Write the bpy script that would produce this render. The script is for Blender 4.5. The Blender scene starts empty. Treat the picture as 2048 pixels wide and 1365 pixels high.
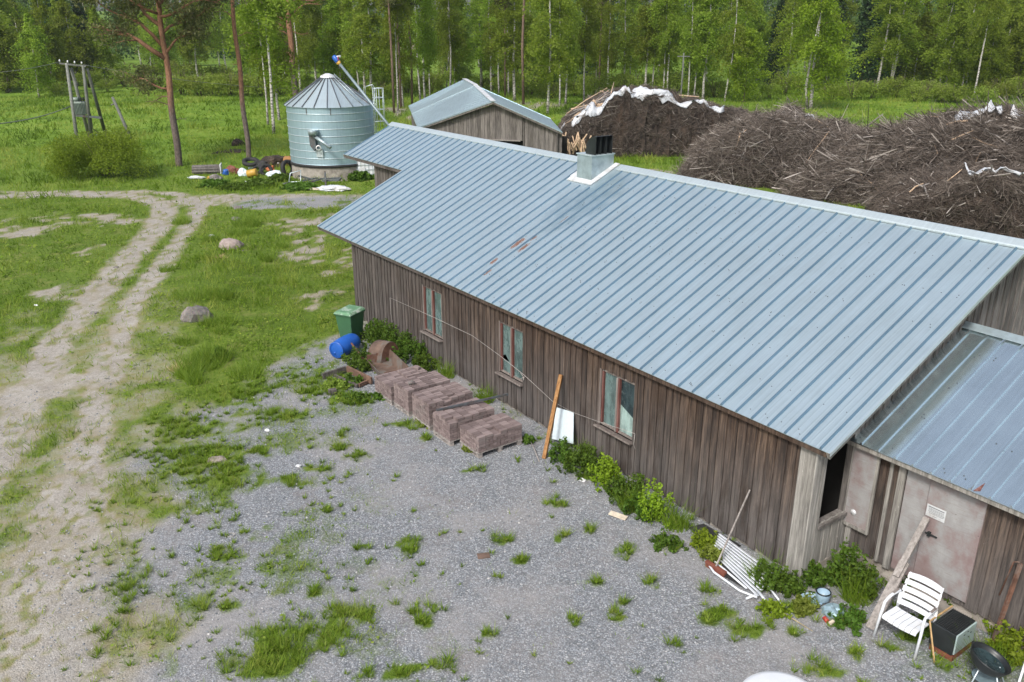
import bpy, bmesh, math, random
import numpy as np
from mathutils import Vector, Matrix, Euler
R = math.radians
rng = random.Random(7)
NR = np.random.RandomState(11)
scene = bpy.context.scene
COL = scene.collection

# ------------------------------------------------------------------ camera (metres; camera 9 m above the yard)
F_PX = 1700.0; PITCH = math.atan(637.0 / F_PX); CAMH = 9.0
_u = Vector((0, math.sin(PITCH), math.cos(PITCH))); _f = Vector((0, math.cos(PITCH), -math.sin(PITCH)))
def ray(x, y):
    return Vector((1, 0, 0)) * ((x - 1024) / F_PX) - _u * ((y - 682.5) / F_PX) + _f
def at(x, y, z=0.0):
    d = ray(x, y); t = (z - CAMH) / d.z
    return Vector((d.x * t, d.y * t, z))
def atY(x, y, Y):
    d = ray(x, y); t = Y / d.y
    return Vector((d.x * t, Y, CAMH + d.z * t))
# barn frame: s runs along the front wall away from its near corner, t into the building
BO = at(1600, 1158); TH = R(125.73)
EV = Vector((math.cos(TH), math.sin(TH), 0)); NV = Vector((EV.y, -EV.x, 0))
BROT = TH - math.pi
def BL(s, t, z=0.0):
    return BO + EV * s + NV * t + Vector((0, 0, z))
def toB(P):
    d = P - BO; return d.dot(EV), d.dot(NV)
def onwall(x, y, t=0.0):
    d = ray(x, y); o = Vector((0, 0, CAMH)); k = ((BO + NV * t - o).dot(NV)) / d.dot(NV)
    P = o + d * k; q = P - BO
    return q.dot(EV), P.z

# ------------------------------------------------------------------ object helpers
def new_obj(name, data, parent=None):
    o = bpy.data.objects.new(name, data); COL.objects.link(o)
    if parent is not None: o.parent = parent
    return o
def tag(o, label=None, cat=None, group=None, kind=None):
    if label: o['label'] = label
    if cat: o['category'] = cat
    if group: o['group'] = group
    if kind: o['kind'] = kind
    return o
def thing(name, label, cat, loc=(0, 0, 0), rz=0.0, group=None):
    o = new_obj(name, None); o.location = loc; o.rotation_euler = (0, 0, rz)
    o.empty_display_size = 0.2
    return tag(o, label, cat, group)
def children(o): return [c for c in ALLCH.get(o.name, [])]
def copy_tree(o, kids, parent=None):
    c = o.copy(); COL.objects.link(c)
    if parent is not None: c.parent = parent
    for ch, sub in kids: copy_tree(ch, sub, c)
    return c
def tree_of(o):
    m = {}
    for x in bpy.data.objects:
        if x.parent: m.setdefault(x.parent.name, []).append(x)
    def rec(x): return [(c, rec(c)) for c in m.get(x.name, [])]
    return rec(o)

class MB:
    """collects shapes, links them as one mesh object"""
    def __init__(s): s.v = []; s.f = []; s.m = []; s.r = []; s.sm = []
    def add(s, vs, fs, m=0, r=None, smooth=False):
        b = len(s.v); rv = rng.random() if r is None else r
        s.v.extend([tuple(p) for p in vs]); s.r.extend([rv] * len(vs))
        for f in fs:
            s.f.append(tuple(i + b for i in f)); s.m.append(m); s.sm.append(smooth)
    def box(s, c, size, rot=None, m=0, r=None):
        x, y, z = size[0] / 2, size[1] / 2, size[2] / 2
        vs = [Vector(p) for p in ((-x, -y, -z), (x, -y, -z), (x, y, -z), (-x, y, -z), (-x, -y, z), (x, -y, z), (x, y, z), (-x, y, z))]
        if rot is not None:
            M = rot if isinstance(rot, Matrix) else Euler(rot).to_matrix()
            vs = [M @ p for p in vs]
        c = Vector(c); vs = [p + c for p in vs]
        s.add(vs, [(0, 3, 2, 1), (4, 5, 6, 7), (0, 1, 5, 4), (1, 2, 6, 5), (2, 3, 7, 6), (3, 0, 4, 7)], m, r)
    def span(s, a, b, m=0, r=None):
        s.box([(a[i] + b[i]) / 2 for i in range(3)], [abs(b[i] - a[i]) for i in range(3)], None, m, r)
    def bar(s, p0, p1, w, h, m=0, r=None, up=(0, 0, 1)):
        p0 = Vector(p0); p1 = Vector(p1); d = p1 - p0; L = d.length
        if L < 1e-6: return
        z = d / L; u = Vector(up)
        if abs(z.dot(u)) > 0.98: u = Vector((1, 0, 0))
        x = u.cross(z).normalized(); y = z.cross(x)
        M = Matrix((x, y, z)).transposed()
        s.box((p0 + p1) / 2, (w, h, L), M, m, r)
    def tube(s, pts, rad, n=8, m=0, r=None, caps=True, smooth=True):
        pts = [Vector(p) for p in pts]; k = len(pts)
        rads = list(rad) if hasattr(rad, '__len__') else [rad] * k
        vs = []; ref = None
        for i, p in enumerate(pts):
            d = (pts[min(i + 1, k - 1)] - pts[max(i - 1, 0)])
            d = d.normalized() if d.length > 1e-9 else Vector((0, 0, 1))
            if ref is None:
                ref = Vector((1, 0, 0)) if abs(d.x) < 0.8 else Vector((0, 1, 0))
            x = (ref - d * ref.dot(d)).normalized(); y = d.cross(x); ref = x
            for j in range(n):
                a = 2 * math.pi * j / n
                vs.append(p + (x * math.cos(a) + y * math.sin(a)) * rads[i])
        fs = []
        for i in range(k - 1):
            for j in range(n):
                a = i * n + j; b = i * n + (j + 1) % n
                fs.append((a, b, b + n, a + n))
        s.add(vs, fs, m, r, smooth)
        if caps:
            b = len(s.v) - len(vs)
            s.f.append(tuple(b + j for j in reversed(range(n)))); s.m.append(m); s.sm.append(False)
            s.f.append(tuple(b + (k - 1) * n + j for j in range(n))); s.m.append(m); s.sm.append(False)
    def lathe(s, prof, n=32, m=0, r=None, c=(0, 0, 0), smooth=True, M=None):
        vs = []; c = Vector(c)
        for (rr, z) in prof:
            for j in range(n):
                a = 2 * math.pi * j / n
                p = Vector((rr * math.cos(a), rr * math.sin(a), z))
                if M is not None: p = M @ p
                vs.append(p + c)
        fs = []
        for i in range(len(prof) - 1):
            for j in range(n):
                a = i * n + j; b = i * n + (j + 1) % n
                fs.append((a, b, b + n, a + n))
        s.add(vs, fs, m, r, smooth)
    def poly(s, pts, m=0, r=None): s.add(pts, [tuple(range(len(pts)))], m, r)
    def prism(s, pts, off, m=0, r=None):
        off = Vector(off); n = len(pts); pts = [Vector(p) for p in pts]
        vs = pts + [p + off for p in pts]
        fs = [tuple(range(n)), tuple(reversed(range(n, 2 * n)))]
        for i in range(n): fs.append((i, (i + 1) % n + 0, (i + 1) % n + n, i + n)[::-1])
        s.add(vs, fs, m, r)
    def build(s, name, mats, parent=None, bevel=0.0, fixn=False):
        me = bpy.data.meshes.new(name)
        me.from_pydata(s.v, [], s.f)
        for mm in (mats if isinstance(mats, (list, tuple)) else [mats]): me.materials.append(mm)
        me.polygons.foreach_set('material_index', s.m)
        me.polygons.foreach_set('use_smooth', s.sm)
        a = me.attributes.new('rnd', 'FLOAT', 'POINT'); a.data.foreach_set('value', s.r)
        me.update()
        if fixn:
            bm = bmesh.new(); bm.from_mesh(me); bmesh.ops.recalc_face_normals(bm, faces=bm.faces); bm.to_mesh(me); bm.free()
        o = new_obj(name, me, parent)
        if bevel > 0:
            b = o.modifiers.new('bevel', 'BEVEL'); b.width = bevel; b.segments = 2; b.limit_method = 'ANGLE'; b.angle_limit = R(40)
        return o

def raw_mesh(name, verts, faces, nper, mats, attrs=None, parent=None, smooth=False):
    """fast mesh from numpy arrays, every face with nper corners"""
    me = bpy.data.meshes.new(name); nv = len(verts); nf = len(faces)
    me.vertices.add(nv); me.vertices.foreach_set('co', np.ascontiguousarray(verts, dtype=np.float32).ravel())
    me.loops.add(nf * nper); me.loops.foreach_set('vertex_index', np.ascontiguousarray(faces, dtype=np.int32).ravel())
    me.polygons.add(nf); me.polygons.foreach_set('loop_start', np.arange(0, nf * nper, nper, dtype=np.int32))
    try: me.polygons.foreach_set('loop_total', np.full(nf, nper, dtype=np.int32))
    except Exception: pass
    me.polygons.foreach_set('use_smooth', np.full(nf, bool(smooth)))
    for mm in (mats if isinstance(mats, (list, tuple)) else [mats]): me.materials.append(mm)
    for k, val in (attrs or {}).items():
        a = me.attributes.new(k, 'FLOAT', 'POINT'); a.data.foreach_set('value', np.ascontiguousarray(val, dtype=np.float32))
    me.update(); me.validate()
    return new_obj(name, me, parent)

# numpy noise
def _h(i, j, s):
    v = np.sin(i * 127.1 + j * 311.7 + s * 74.7) * 43758.5453
    return v - np.floor(v)
def vnoise(x, y, s=0):
    ix = np.floor(x); iy = np.floor(y); fx = x - ix; fy = y - iy
    fx = fx * fx * (3 - 2 * fx); fy = fy * fy * (3 - 2 * fy)
    a = _h(ix, iy, s); b = _h(ix + 1, iy, s); c = _h(ix, iy + 1, s); d = _h(ix + 1, iy + 1, s)
    return (a * (1 - fx) + b * fx) * (1 - fy) + (c * (1 - fx) + d * fx) * fy
def fbm(x, y, s=0, o=4):
    t = 0; a = 0.5; n = 0
    for k in range(o):
        t = t + a * vnoise(x * 2 ** k + 17.3 * k, y * 2 ** k - 9.1 * k, s + k); n += a; a *= 0.5
    return t / n
def sstep(a, b, x):
    t = np.clip((x - a) / (b - a), 0, 1); return t * t * (3 - 2 * t)

# ------------------------------------------------------------------ materials
class NT:
    def __init__(s, name):
        s.mat = bpy.data.materials.new(name); s.mat.use_nodes = True
        s.t = s.mat.node_tree; s.t.nodes.clear()
        s.out = s.n('ShaderNodeOutputMaterial'); s.tc = s.n('ShaderNodeTexCoord')
    def n(s, typ, **kw):
        nd = s.t.nodes.new(typ)
        for k, v in kw.items(): setattr(nd, k, v)
        return nd
    def l(s, a, b): s.t.links.new(a, b)
    def setin(s, nd, key, v):
        if hasattr(v, 'is_linked') or isinstance(v, bpy.types.NodeSocket): s.l(v, nd.inputs[key])
        else: nd.inputs[key].default_value = v
    def coord(s, scale=(1, 1, 1), rot=(0, 0, 0), which='Object'):
        m = s.n('ShaderNodeMapping'); m.inputs['Scale'].default_value = scale; m.inputs['Rotation'].default_value = rot
        s.l(s.tc.outputs[which], m.inputs['Vector']); return m.outputs[0]
    def noise(s, vec, scale=5, detail=4, rough=0.55, dist=0.0):
        nd = s.n('ShaderNodeTexNoise'); s.l(vec, nd.inputs['Vector'])
        nd.inputs['Scale'].default_value = scale; nd.inputs['Detail'].default_value = detail
        nd.inputs['Roughness'].default_value = rough; nd.inputs['Distortion'].default_value = dist
        return nd.outputs['Fac']
    def vor(s, vec, scale=5, feature='F1', out='Distance'):
        nd = s.n('ShaderNodeTexVoronoi', feature=feature); s.l(vec, nd.inputs['Vector']); nd.inputs['Scale'].default_value = scale
        return nd.outputs[out]
    def ramp(s, fac, stops, interp='LINEAR'):
        nd = s.n('ShaderNodeValToRGB'); cr = nd.color_ramp; cr.interpolation = interp
        while len(cr.elements) > 1: cr.elements.remove(cr.elements[-1])
        cr.elements[0].position = stops[0][0]; cr.elements[0].color = c4(stops[0][1])
        for p, c in stops[1:]:
            e = cr.elements.new(p); e.color = c4(c)
        s.l(fac, nd.inputs[0]); return nd.outputs[0]
    def mix(s, fac, a, b, mode='MIX'):
        nd = s.n('ShaderNodeMix', data_type='RGBA', blend_type=mode)
        s.setin(nd, 0, fac)
        s.setin(nd, 6, a if not isinstance(a, (tuple, list)) else c4(a))
        s.setin(nd, 7, b if not isinstance(b, (tuple, list)) else c4(b))
        return nd.outputs[2]
    def math(s, op, a, b=0.0, c=0.0, clamp=False):
        nd = s.n('ShaderNodeMath', operation=op); nd.use_clamp = clamp
        s.setin(nd, 0, a); s.setin(nd, 1, b)
        if op in ('MULTIPLY_ADD', 'SMOOTH_MIN', 'COMPARE'): s.setin(nd, 2, c)
        return nd.outputs[0]
    def mrange(s, v, a, b, c=0.0, d=1.0):
        nd = s.n('ShaderNodeMapRange'); s.setin(nd, 0, v); s.setin(nd, 1, a); s.setin(nd, 2, b); s.setin(nd, 3, c); s.setin(nd, 4, d)
        return nd.outputs[0]
    def attr(s, name):
        nd = s.n('ShaderNodeAttribute'); nd.attribute_name = name; return nd.outputs['Fac']
    def sep(s, vec):
        nd = s.n('ShaderNodeSeparateXYZ'); s.l(vec, nd.inputs[0]); return nd.outputs
    def rnd(s):
        return s.n('ShaderNodeObjectInfo').outputs['Random']
    def bump(s, h, strength=0.5, dist=0.02, normal=None):
        nd = s.n('ShaderNodeBump'); nd.inputs['Strength'].default_value = strength; nd.inputs['Distance'].default_value = dist
        s.l(h, nd.inputs['Height'])
        if normal is not None: s.l(normal, nd.inputs['Normal'])
        return nd.outputs[0]
    def bsdf(s, color, rough=0.6, metal=0.0, normal=None, spec=None, trans=None, alpha=None):
        p = s.n('ShaderNodeBsdfPrincipled')
        s.setin(p, 'Base Color', c4(color) if isinstance(color, (tuple, list)) else color)
        s.setin(p, 'Roughness', rough); s.setin(p, 'Metallic', metal)
        if normal is not None: s.l(normal, p.inputs['Normal'])
        if spec is not None: s.setin(p, 'Specular IOR Level', spec)
        s.l(p.outputs[0], s.out.inputs[0]); return p
def c4(c): return tuple(c) if len(c) == 4 else (c[0], c[1], c[2], 1.0)
def simple(name, col, rough=0.6, metal=0.0, var=0.15, scale=6.0, bump=0.0, spec=None, dirt=None):
    t = NT(name); v = t.coord()
    nz = t.noise(v, scale, 5, 0.6)
    lo = tuple(c * (1 - var) for c in col); hi = tuple(min(1, c * (1 + var)) for c in col)
    c = t.ramp(nz, [(0.3, lo), (0.7, hi)])
    if dirt is not None:
        d = t.noise(v, scale * 0.45, 6, 0.7)
        c = t.mix(t.mrange(d, 0.5, 0.68), c, dirt)
    nrm = t.bump(t.noise(v, scale * 6, 4, 0.6), bump, 0.02) if bump > 0 else None
    t.bsdf(c, rough, metal, nrm, spec)
    return t.mat
MAT = {}
def wood(name, low, mid, high, grey, zgrey=(0.0, 2.2), rough=0.85, greymix=1.0, streak=1.0, white=None, sgrey=None):
    """weathered boards; grain runs along local z; per board tone from 'rnd'"""
    t = NT(name); r = t.attr('rnd')
    off = t.n('ShaderNodeVectorMath', operation='ADD'); t.l(t.tc.outputs['Object'], off.inputs[0])
    cb = t.n('ShaderNodeCombineXYZ'); t.l(t.math('MULTIPLY', r, 37.0), cb.inputs[2]); t.l(cb.outputs[0], off.inputs[1])
    mp = t.n('ShaderNodeMapping'); mp.inputs['Scale'].default_value = (14, 14, 0.9); t.l(off.outputs[0], mp.inputs['Vector'])
    g1 = t.noise(mp.outputs[0], 1.6, 8, 0.68, 0.25)
    mp2 = t.n('ShaderNodeMapping'); mp2.inputs['Scale'].default_value = (60, 60, 1.4); t.l(off.outputs[0], mp2.inputs['Vector'])
    g2 = t.noise(mp2.outputs[0], 1.2, 3, 0.6)
    f = t.math('ADD', t.math('MULTIPLY_ADD', g1, 1.2, -0.22), t.math('MULTIPLY', t.math('SUBTRACT', r, 0.5), 0.17))
    c = t.ramp(f, [(0.16, low), (0.38, mid), (0.62, high)])
    z = t.sep(t.tc.outputs['Object'])[2]
    big = t.noise(t.coord((0.9, 0.9, 0.5)), 1.1, 5, 0.65)
    zz = t.math('ADD', z, t.math('MULTIPLY', t.math('SUBTRACT', t.math('ADD', t.math('MULTIPLY', g1, 0.6), t.math('MULTIPLY', big, 0.7)), 0.65), 3.2))
    gm = t.mrange(zz, zgrey[1], zgrey[0])
    if sgrey:
        xx = t.math('ADD', t.sep(t.tc.outputs['Object'])[0], t.math('MULTIPLY', t.math('SUBTRACT', big, 0.5), 8.0))
        gm = t.math('MAXIMUM', gm, t.mrange(xx, sgrey[0], sgrey[1], 0, 0.9))
    gc = t.ramp(f, [(0.18, tuple(x * 0.42 for x in grey)), (0.5, grey), (0.75, tuple(min(1, x * 1.5) for x in grey))])
    c = t.mix(t.math('MULTIPLY', gm, greymix), c, gc)
    c = t.mix(t.math('MULTIPLY', t.mrange(g2, 0.52, 0.8), 0.38 * streak), c, tuple(x * 0.35 for x in low))
    st_ = t.noise(t.coord((1.6, 1.6, 0.45)), 1.3, 6, 0.7, 0.3); c = t.mix(t.mrange(st_, 0.52, 0.66, 0, 0.62 * streak), c, tuple(x * 0.55 for x in mid))
    sp = t.noise(t.coord((9, 9, 3.2)), 3.0, 6, 0.75)
    c = t.mix(t.mrange(sp, 0.63, 0.76, 0, 0.65), c, white or tuple(min(1, x * 2.2) for x in grey))
    nrm = t.bump(g2, 0.55, 0.006)
    t.bsdf(c, rough, 0, nrm, 0.25); return t.mat
MAT['wall'] = wood('weathered_board', (0.014, 0.0095, 0.0075), (0.060, 0.039, 0.028), (0.155, 0.110, 0.080), (0.125, 0.112, 0.106), zgrey=(0.5, 2.6), sgrey=(-8.5, -15.0))
MAT['wall_pale'] = wood('pale_trim_board', (0.11, 0.10, 0.085), (0.24, 0.225, 0.20), (0.40, 0.385, 0.35), (0.34, 0.33, 0.31), zgrey=(0.0, 3.5), streak=0.5)
MAT['wall_grey'] = wood('grey_board', (0.04, 0.034, 0.03), (0.12, 0.105, 0.09), (0.25, 0.225, 0.20), (0.19, 0.175, 0.165), zgrey=(1.0, 6.0))
MAT['frame_wood'] = wood('flaking_frame_paint', (0.11, 0.085, 0.075), (0.185, 0.160, 0.146), (0.27, 0.245, 0.23), (0.34, 0.30, 0.28), zgrey=(-2, -1), streak=0.6)
MAT['red_wood'] = wood('faded_red_paint', (0.07, 0.024, 0.020), (0.135, 0.055, 0.047), (0.23, 0.13, 0.115), (0.3, 0.2, 0.18), zgrey=(-2, -1), streak=0.7)
MAT['pole_wood'] = wood('orange_brown_timber', (0.15, 0.07, 0.026), (0.27, 0.140, 0.055), (0.37, 0.22, 0.10), (0.3, 0.2, 0.1), zgrey=(-2, -1), streak=0.4)
MAT['plank'] = wood('grey_planed_plank', (0.14, 0.125, 0.11), (0.235, 0.215, 0.20), (0.33, 0.31, 0.295), (0.36, 0.33, 0.31), zgrey=(0, 2), streak=0.4)
MAT['util_pole'] = wood('green_grey_pole', (0.07, 0.075, 0.065), (0.15, 0.16, 0.14), (0.24, 0.25, 0.225), (0.2, 0.2, 0.18), zgrey=(0, 3))
MAT['fresh_wood'] = simple('split_wood_pale', (0.55, 0.40, 0.27), 0.8, 0, 0.3, 8)

def boardpaint():
    t = NT('worn_pinkish_board'); v = t.coord()
    a = t.noise(t.coord((1.2, 1.2, 0.8)), 1.6, 6, 0.6); b = t.noise(t.coord((2, 2, 14)), 2.5, 5, 0.65); d = t.noise(v, 9, 6, 0.7)
    c = t.ramp(a, [(0.32, (0.17, 0.105, 0.10)), (0.45, (0.225, 0.175, 0.172)), (0.56, (0.265, 0.262, 0.262)), (0.7, (0.33, 0.335, 0.335))])
    c = t.mix(t.mrange(b, 0.5, 0.75, 0, 0.5), c, (0.19, 0.145, 0.14))
    c = t.mix(t.mrange(d, 0.62, 0.75, 0, 0.6), c, (0.2, 0.15, 0.14))
    vv = t.vor(v, 5.5); c = t.mix(t.mrange(vv, 0.045, 0.03), c, (0.06, 0.05, 0.05))
    t.bsdf(c, 0.75, 0, t.bump(d, 0.2, 0.01)); return t.mat
MAT['boardpaint'] = boardpaint()

def galv(name, base, rough, metal, stripe=0.0, wear=False, rustpts=None, dark=0.0):
    t = NT(name); v = t.coord(); o = t.sep(t.tc.outputs['Object'])
    sp = t.noise(v, 1.1, 6, 0.62); st = t.noise(t.coord((9, 0.35, 0.35)), 1.6, 4, 0.6)
    fine = t.noise(t.coord((60, 1.2, 1.2)), 1.0, 3, 0.6)
    f = t.math('ADD', t.math('MULTIPLY', sp, 0.5), t.math('MULTIPLY', st, 0.5))
    c = t.ramp(f, [(0.3, tuple(x * 0.82 for x in base)), (0.52, base), (0.72, tuple(min(1, x * 1.14) for x in base))])
    c = t.mix(t.mrange(fine, 0.5, 0.8, 0, 0.25), c, tuple(x * 0.75 for x in base))
    rg = t.mrange(f, 0.3, 0.7, rough * 1.15, rough * 0.85)
    mt = metal
    if rustpts:
        msk = None
        for (rs, rt, ls, lt) in rustpts:
            dx = t.math('DIVIDE', t.math('SUBTRACT', o[0], -rs), ls); dy = t.math('DIVIDE', t.math('SUBTRACT', o[1], rt), lt)
            q = t.math('ADD', t.math('MULTIPLY', dx, dx), t.math('MULTIPLY', dy, dy))
            q = t.mrange(q, 1.0, 0.0, 0, 1)
            msk = q if msk is None else t.math('MAXIMUM', msk, q)
        nz = t.noise(t.coord((16, 5, 5)), 2.2, 6, 0.7)
        mk = t.mrange(t.math('ADD', msk, t.math('MULTIPLY', t.math('SUBTRACT', nz, 0.5), 2.6)), 0.62, 0.74)
        mk = t.math('MULTIPLY', mk, t.mrange(msk, 0.02, 0.2))
        c = t.mix(mk, c, t.ramp(nz, [(0.3, (0.10, 0.035, 0.02)), (0.7, (0.19, 0.105, 0.078))]))
        mt = t.math('SUBTRACT', metal, t.math('MULTIPLY', mk, metal)); rg = t.math('ADD', rg, t.math('MULTIPLY', mk, 0.4))
    if wear:
        # wet looking dulled zinc below the vent: s 9.2..10.9 running down the slope
        dx = t.math('DIVIDE', t.math('ADD', o[0], 10.35), 1.05); dy = t.math('DIVIDE', t.math('SUBTRACT', o[1], 3.9), 1.75)
        q = t.math('ADD', t.math('MULTIPLY', dx, dx), t.math('MULTIPLY', dy, dy))
        nz = t.noise(t.coord((2.2, 1.1, 1.1)), 1.6, 6, 0.7)
        mk = t.mrange(t.math('ADD', t.math('SUBTRACT', 1.0, q), t.math('MULTIPLY', t.math('SUBTRACT', nz, 0.5), 3.0)), 0.1, 1.1, 0, 0.6)
        c = t.mix(mk, c, (0.22, 0.34, 0.41))
    h = t.math('ADD', t.noise(v, 2.5, 3, 0.5), 0.0)
    if stripe > 0:
        w = t.math('SINE', t.math('MULTIPLY', o[0], 2 * math.pi / stripe))
        w = t.mrange(w, 0.55, 1.0)
        h = t.math('ADD', t.math('MULTIPLY', h, 0.6), w)
        c = t.mix(t.math('MULTIPLY', w, 0.10), c, tuple(x * 0.7 for x in base))
    nrm = t.bump(h, 0.30, 0.012)
    t.bsdf(c, rg, mt, nrm); return t.mat
RUST = [(10.74, 1.78, 0.16, 0.42), (10.38, 1.72, 0.12, 0.34), (10.47, 2.1, 0.1, 0.2), (10.72, 1.0, 0.12, 0.22), (10.45, 0.62, 0.06, 0.25), (10.3, 3.0, 0.05, 0.3)]
MAT['roof'] = galv('galvanised_roof', (0.52, 0.63, 0.68), 0.40, 0.72, 0.115, True, RUST)
MAT['roof_rib'] = galv('galvanised_rib_shaded', (0.20, 0.31, 0.40), 0.42, 0.75)  # same zinc as the sheet, darkened to paint in the ribs' shaded sides
MAT['annex_roof'] = galv('new_zinc_sheet', (0.74, 0.86, 0.90), 0.17, 0.92, 0.0)
MAT['ridge'] = galv('ridge_flashing', (0.52, 0.60, 0.63), 0.45, 0.55)
MAT['shed_roof'] = galv('shed_sheet', (0.44, 0.55, 0.60), 0.42, 0.65, 0.30)
MAT['zinc'] = galv('silo_zinc', (0.36, 0.50, 0.57), 0.45, 0.6)
MAT['silo_roof'] = galv('silo_roof_zinc', (0.50, 0.60, 0.64), 0.40, 0.6)
MAT['zinc_dull'] = simple('dull_zinc', (0.36, 0.44, 0.47), 0.5, 0.6, 0.2, 5)
MAT['flash'] = simple('white_flashing', (0.66, 0.68, 0.70), 0.5, 0.3, 0.1, 6, dirt=(0.45, 0.43, 0.41))
MAT['black_metal'] = simple('black_painted_sheet', (0.022, 0.026, 0.028), 0.38, 0.2, 0.3, 4)
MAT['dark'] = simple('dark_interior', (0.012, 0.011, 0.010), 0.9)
MAT['screw'] = simple('screw_head', (0.08, 0.10, 0.12), 0.5, 0.4)
MAT['steel'] = simple('grey_steel', (0.13, 0.15, 0.165), 0.45, 0.6, 0.2, 8, dirt=(0.14, 0.09, 0.07))
MAT['rust'] = simple('rusty_iron', (0.15, 0.075, 0.05), 0.85, 0.2, 0.4, 7, 0.2, dirt=(0.20, 0.17, 0.15))
MAT['rust_pale'] = simple('rusty_painted_iron', (0.125, 0.082, 0.062), 0.8, 0.1, 0.4, 4, 0.15, dirt=(0.14, 0.15, 0.14))
MAT['concrete'] = simple('stained_concrete', (0.30, 0.275, 0.245), 0.9, 0, 0.35, 2.2, 0.3, dirt=(0.14, 0.12, 0.10))
MAT['white_plastic'] = simple('white_plastic', (0.62, 0.65, 0.69), 0.38, 0, 0.05, 5, dirt=(0.62, 0.61, 0.58))
MAT['white_paint'] = simple('white_painted_slat', (0.62, 0.65, 0.70), 0.45, 0, 0.08, 8)
MAT['blue_plastic'] = simple('blue_plastic', (0.015, 0.095, 0.40), 0.38, 0, 0.1, 4)
MAT['green_plastic'] = simple('green_plastic', (0.045, 0.125, 0.062), 0.45, 0, 0.12, 3)
MAT['lid_green'] = simple('faded_green_lid', (0.10, 0.22, 0.12), 0.5, 0, 0.15, 5, dirt=(0.55, 0.60, 0.55))
MAT['black_rubber'] = simple('black_rubber', (0.02, 0.02, 0.021), 0.75, 0, 0.25, 8, 0.2)
MAT['cord'] = simple('pale_cord', (0.36, 0.34, 0.32), 0.8)
MAT['wire'] = simple('wire', (0.16, 0.17, 0.17), 0.5)
MAT['cream'] = simple('cream_scrap', (0.55, 0.48, 0.38), 0.8, 0, 0.3, 9)
MAT['orange'] = simple('orange_plastic', (0.45, 0.12, 0.05), 0.5)
MAT['yellow'] = simple('yellow_plastic', (0.45, 0.27, 0.04), 0.5, 0, 0.2, 6)
MAT['red'] = simple('red_plastic', (0.45, 0.04, 0.035), 0.5)
MAT['teal_enamel'] = simple('pale_teal_enamel', (0.36, 0.46, 0.46), 0.35, 0.1, 0.12, 5, dirt=(0.22, 0.24, 0.23))
MAT['red_brown'] = simple('red_brown_panel', (0.17, 0.055, 0.035), 0.7, 0, 0.3, 6)
MAT['film'] = simple('white_sheet_film', (0.50, 0.53, 0.57), 0.55, 0, 0.08, 3, 0.2, dirt=(0.45, 0.43, 0.42))
MAT['panel'] = simple('pale_blue_white_panel', (0.55, 0.64, 0.68), 0.5, 0, 0.08, 12)
MAT['enamel_blue'] = simple('pale_blue_enamel', (0.30, 0.42, 0.52), 0.35, 0, 0.1, 6)
MAT['lath'] = simple('thin_wood_lath', (0.42, 0.28, 0.13), 0.75, 0, 0.25, 10)
MAT['transformer'] = simple('transformer_grey_green', (0.20, 0.25, 0.22), 0.5, 0.1, 0.12, 4)
MAT['auger'] = simple('auger_grey', (0.20, 0.255, 0.285), 0.5, 0.4, 0.15, 4)
def paver():
    t = NT('red_grey_concrete_paver'); r = t.attr('rnd'); v = t.coord()
    n = t.noise(v, 9, 6, 0.65); n2 = t.noise(v, 2.2, 5, 0.6)
    c = t.ramp(t.math('ADD', t.math('MULTIPLY_ADD', r, 0.34, 0.10), t.math('MULTIPLY', n, 0.45)), [(0.2, (0.10, 0.074, 0.071)), (0.5, (0.195, 0.150, 0.145)), (0.8, (0.275, 0.222, 0.214))])
    c = t.mix(t.mrange(n2, 0.52, 0.68, 0, 0.5), c, (0.20, 0.185, 0.175))
    t.bsdf(c, 0.9, 0, t.bump(t.noise(v, 60, 3, 0.6), 0.3, 0.004)); return t.mat
MAT['paver'] = paver()
def glass(name, tint, board=False):
    t = NT(name); v = t.coord()
    a = t.noise(t.coord((3, 3, 1.2)), 1.6, 6, 0.65); b = t.noise(v, 14, 6, 0.75)
    c = t.ramp(a, [(0.3, tuple(x * 0.45 for x in tint)), (0.5, tint), (0.68, tuple(min(1, x * 1.5) for x in tint))])
    c = t.mix(t.mrange(b, 0.58, 0.75, 0, 0.6), c, (0.36, 0.42, 0.41))
    t.bsdf(c, t.mrange(a, 0.3, 0.7, 0.12, 0.42), 0, t.bump(a, 0.15, 0.02), 0.6); return t.mat
MAT['glass'] = glass('dusty_teal_glass', (0.095, 0.145, 0.142))
MAT['brown_beam'] = simple('brown_beam', (0.135, 0.080, 0.055), 0.85, 0, 0.3, 9)
MAT['glass_dark'] = glass('dark_glass', (0.022, 0.04, 0.045))
MAT['glass_pale'] = glass('pale_board_behind_glass', (0.26, 0.36, 0.34))
def rock():
    t = NT('granite'); v = t.coord(); n = t.noise(v, 5, 8, 0.7); m = t.noise(v, 1.6, 4, 0.6); k = t.vor(v, 40, 'F1', 'Color')
    c = t.ramp(n, [(0.3, (0.075, 0.068, 0.064)), (0.5, (0.165, 0.150, 0.142)), (0.7, (0.27, 0.25, 0.235))])
    c = t.mix(0.12, c, k, 'OVERLAY'); c = t.mix(t.mrange(m, 0.55, 0.7, 0, 0.5), c, (0.20, 0.20, 0.15))
    t.bsdf(c, 0.9, 0, t.bump(n, 0.8, 0.03)); return t.mat
MAT['rock'] = rock()
def rock2():
    t = NT('pink_granite'); v = t.coord(); n = t.noise(v, 5, 8, 0.7)
    c = t.ramp(n, [(0.3, (0.17, 0.13, 0.12)), (0.5, (0.28, 0.23, 0.21)), (0.7, (0.38, 0.32, 0.30))])
    t.bsdf(c, 0.9, 0, t.bump(n, 0.6, 0.03)); return t.mat
MAT['rock_pink'] = rock2()
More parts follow.
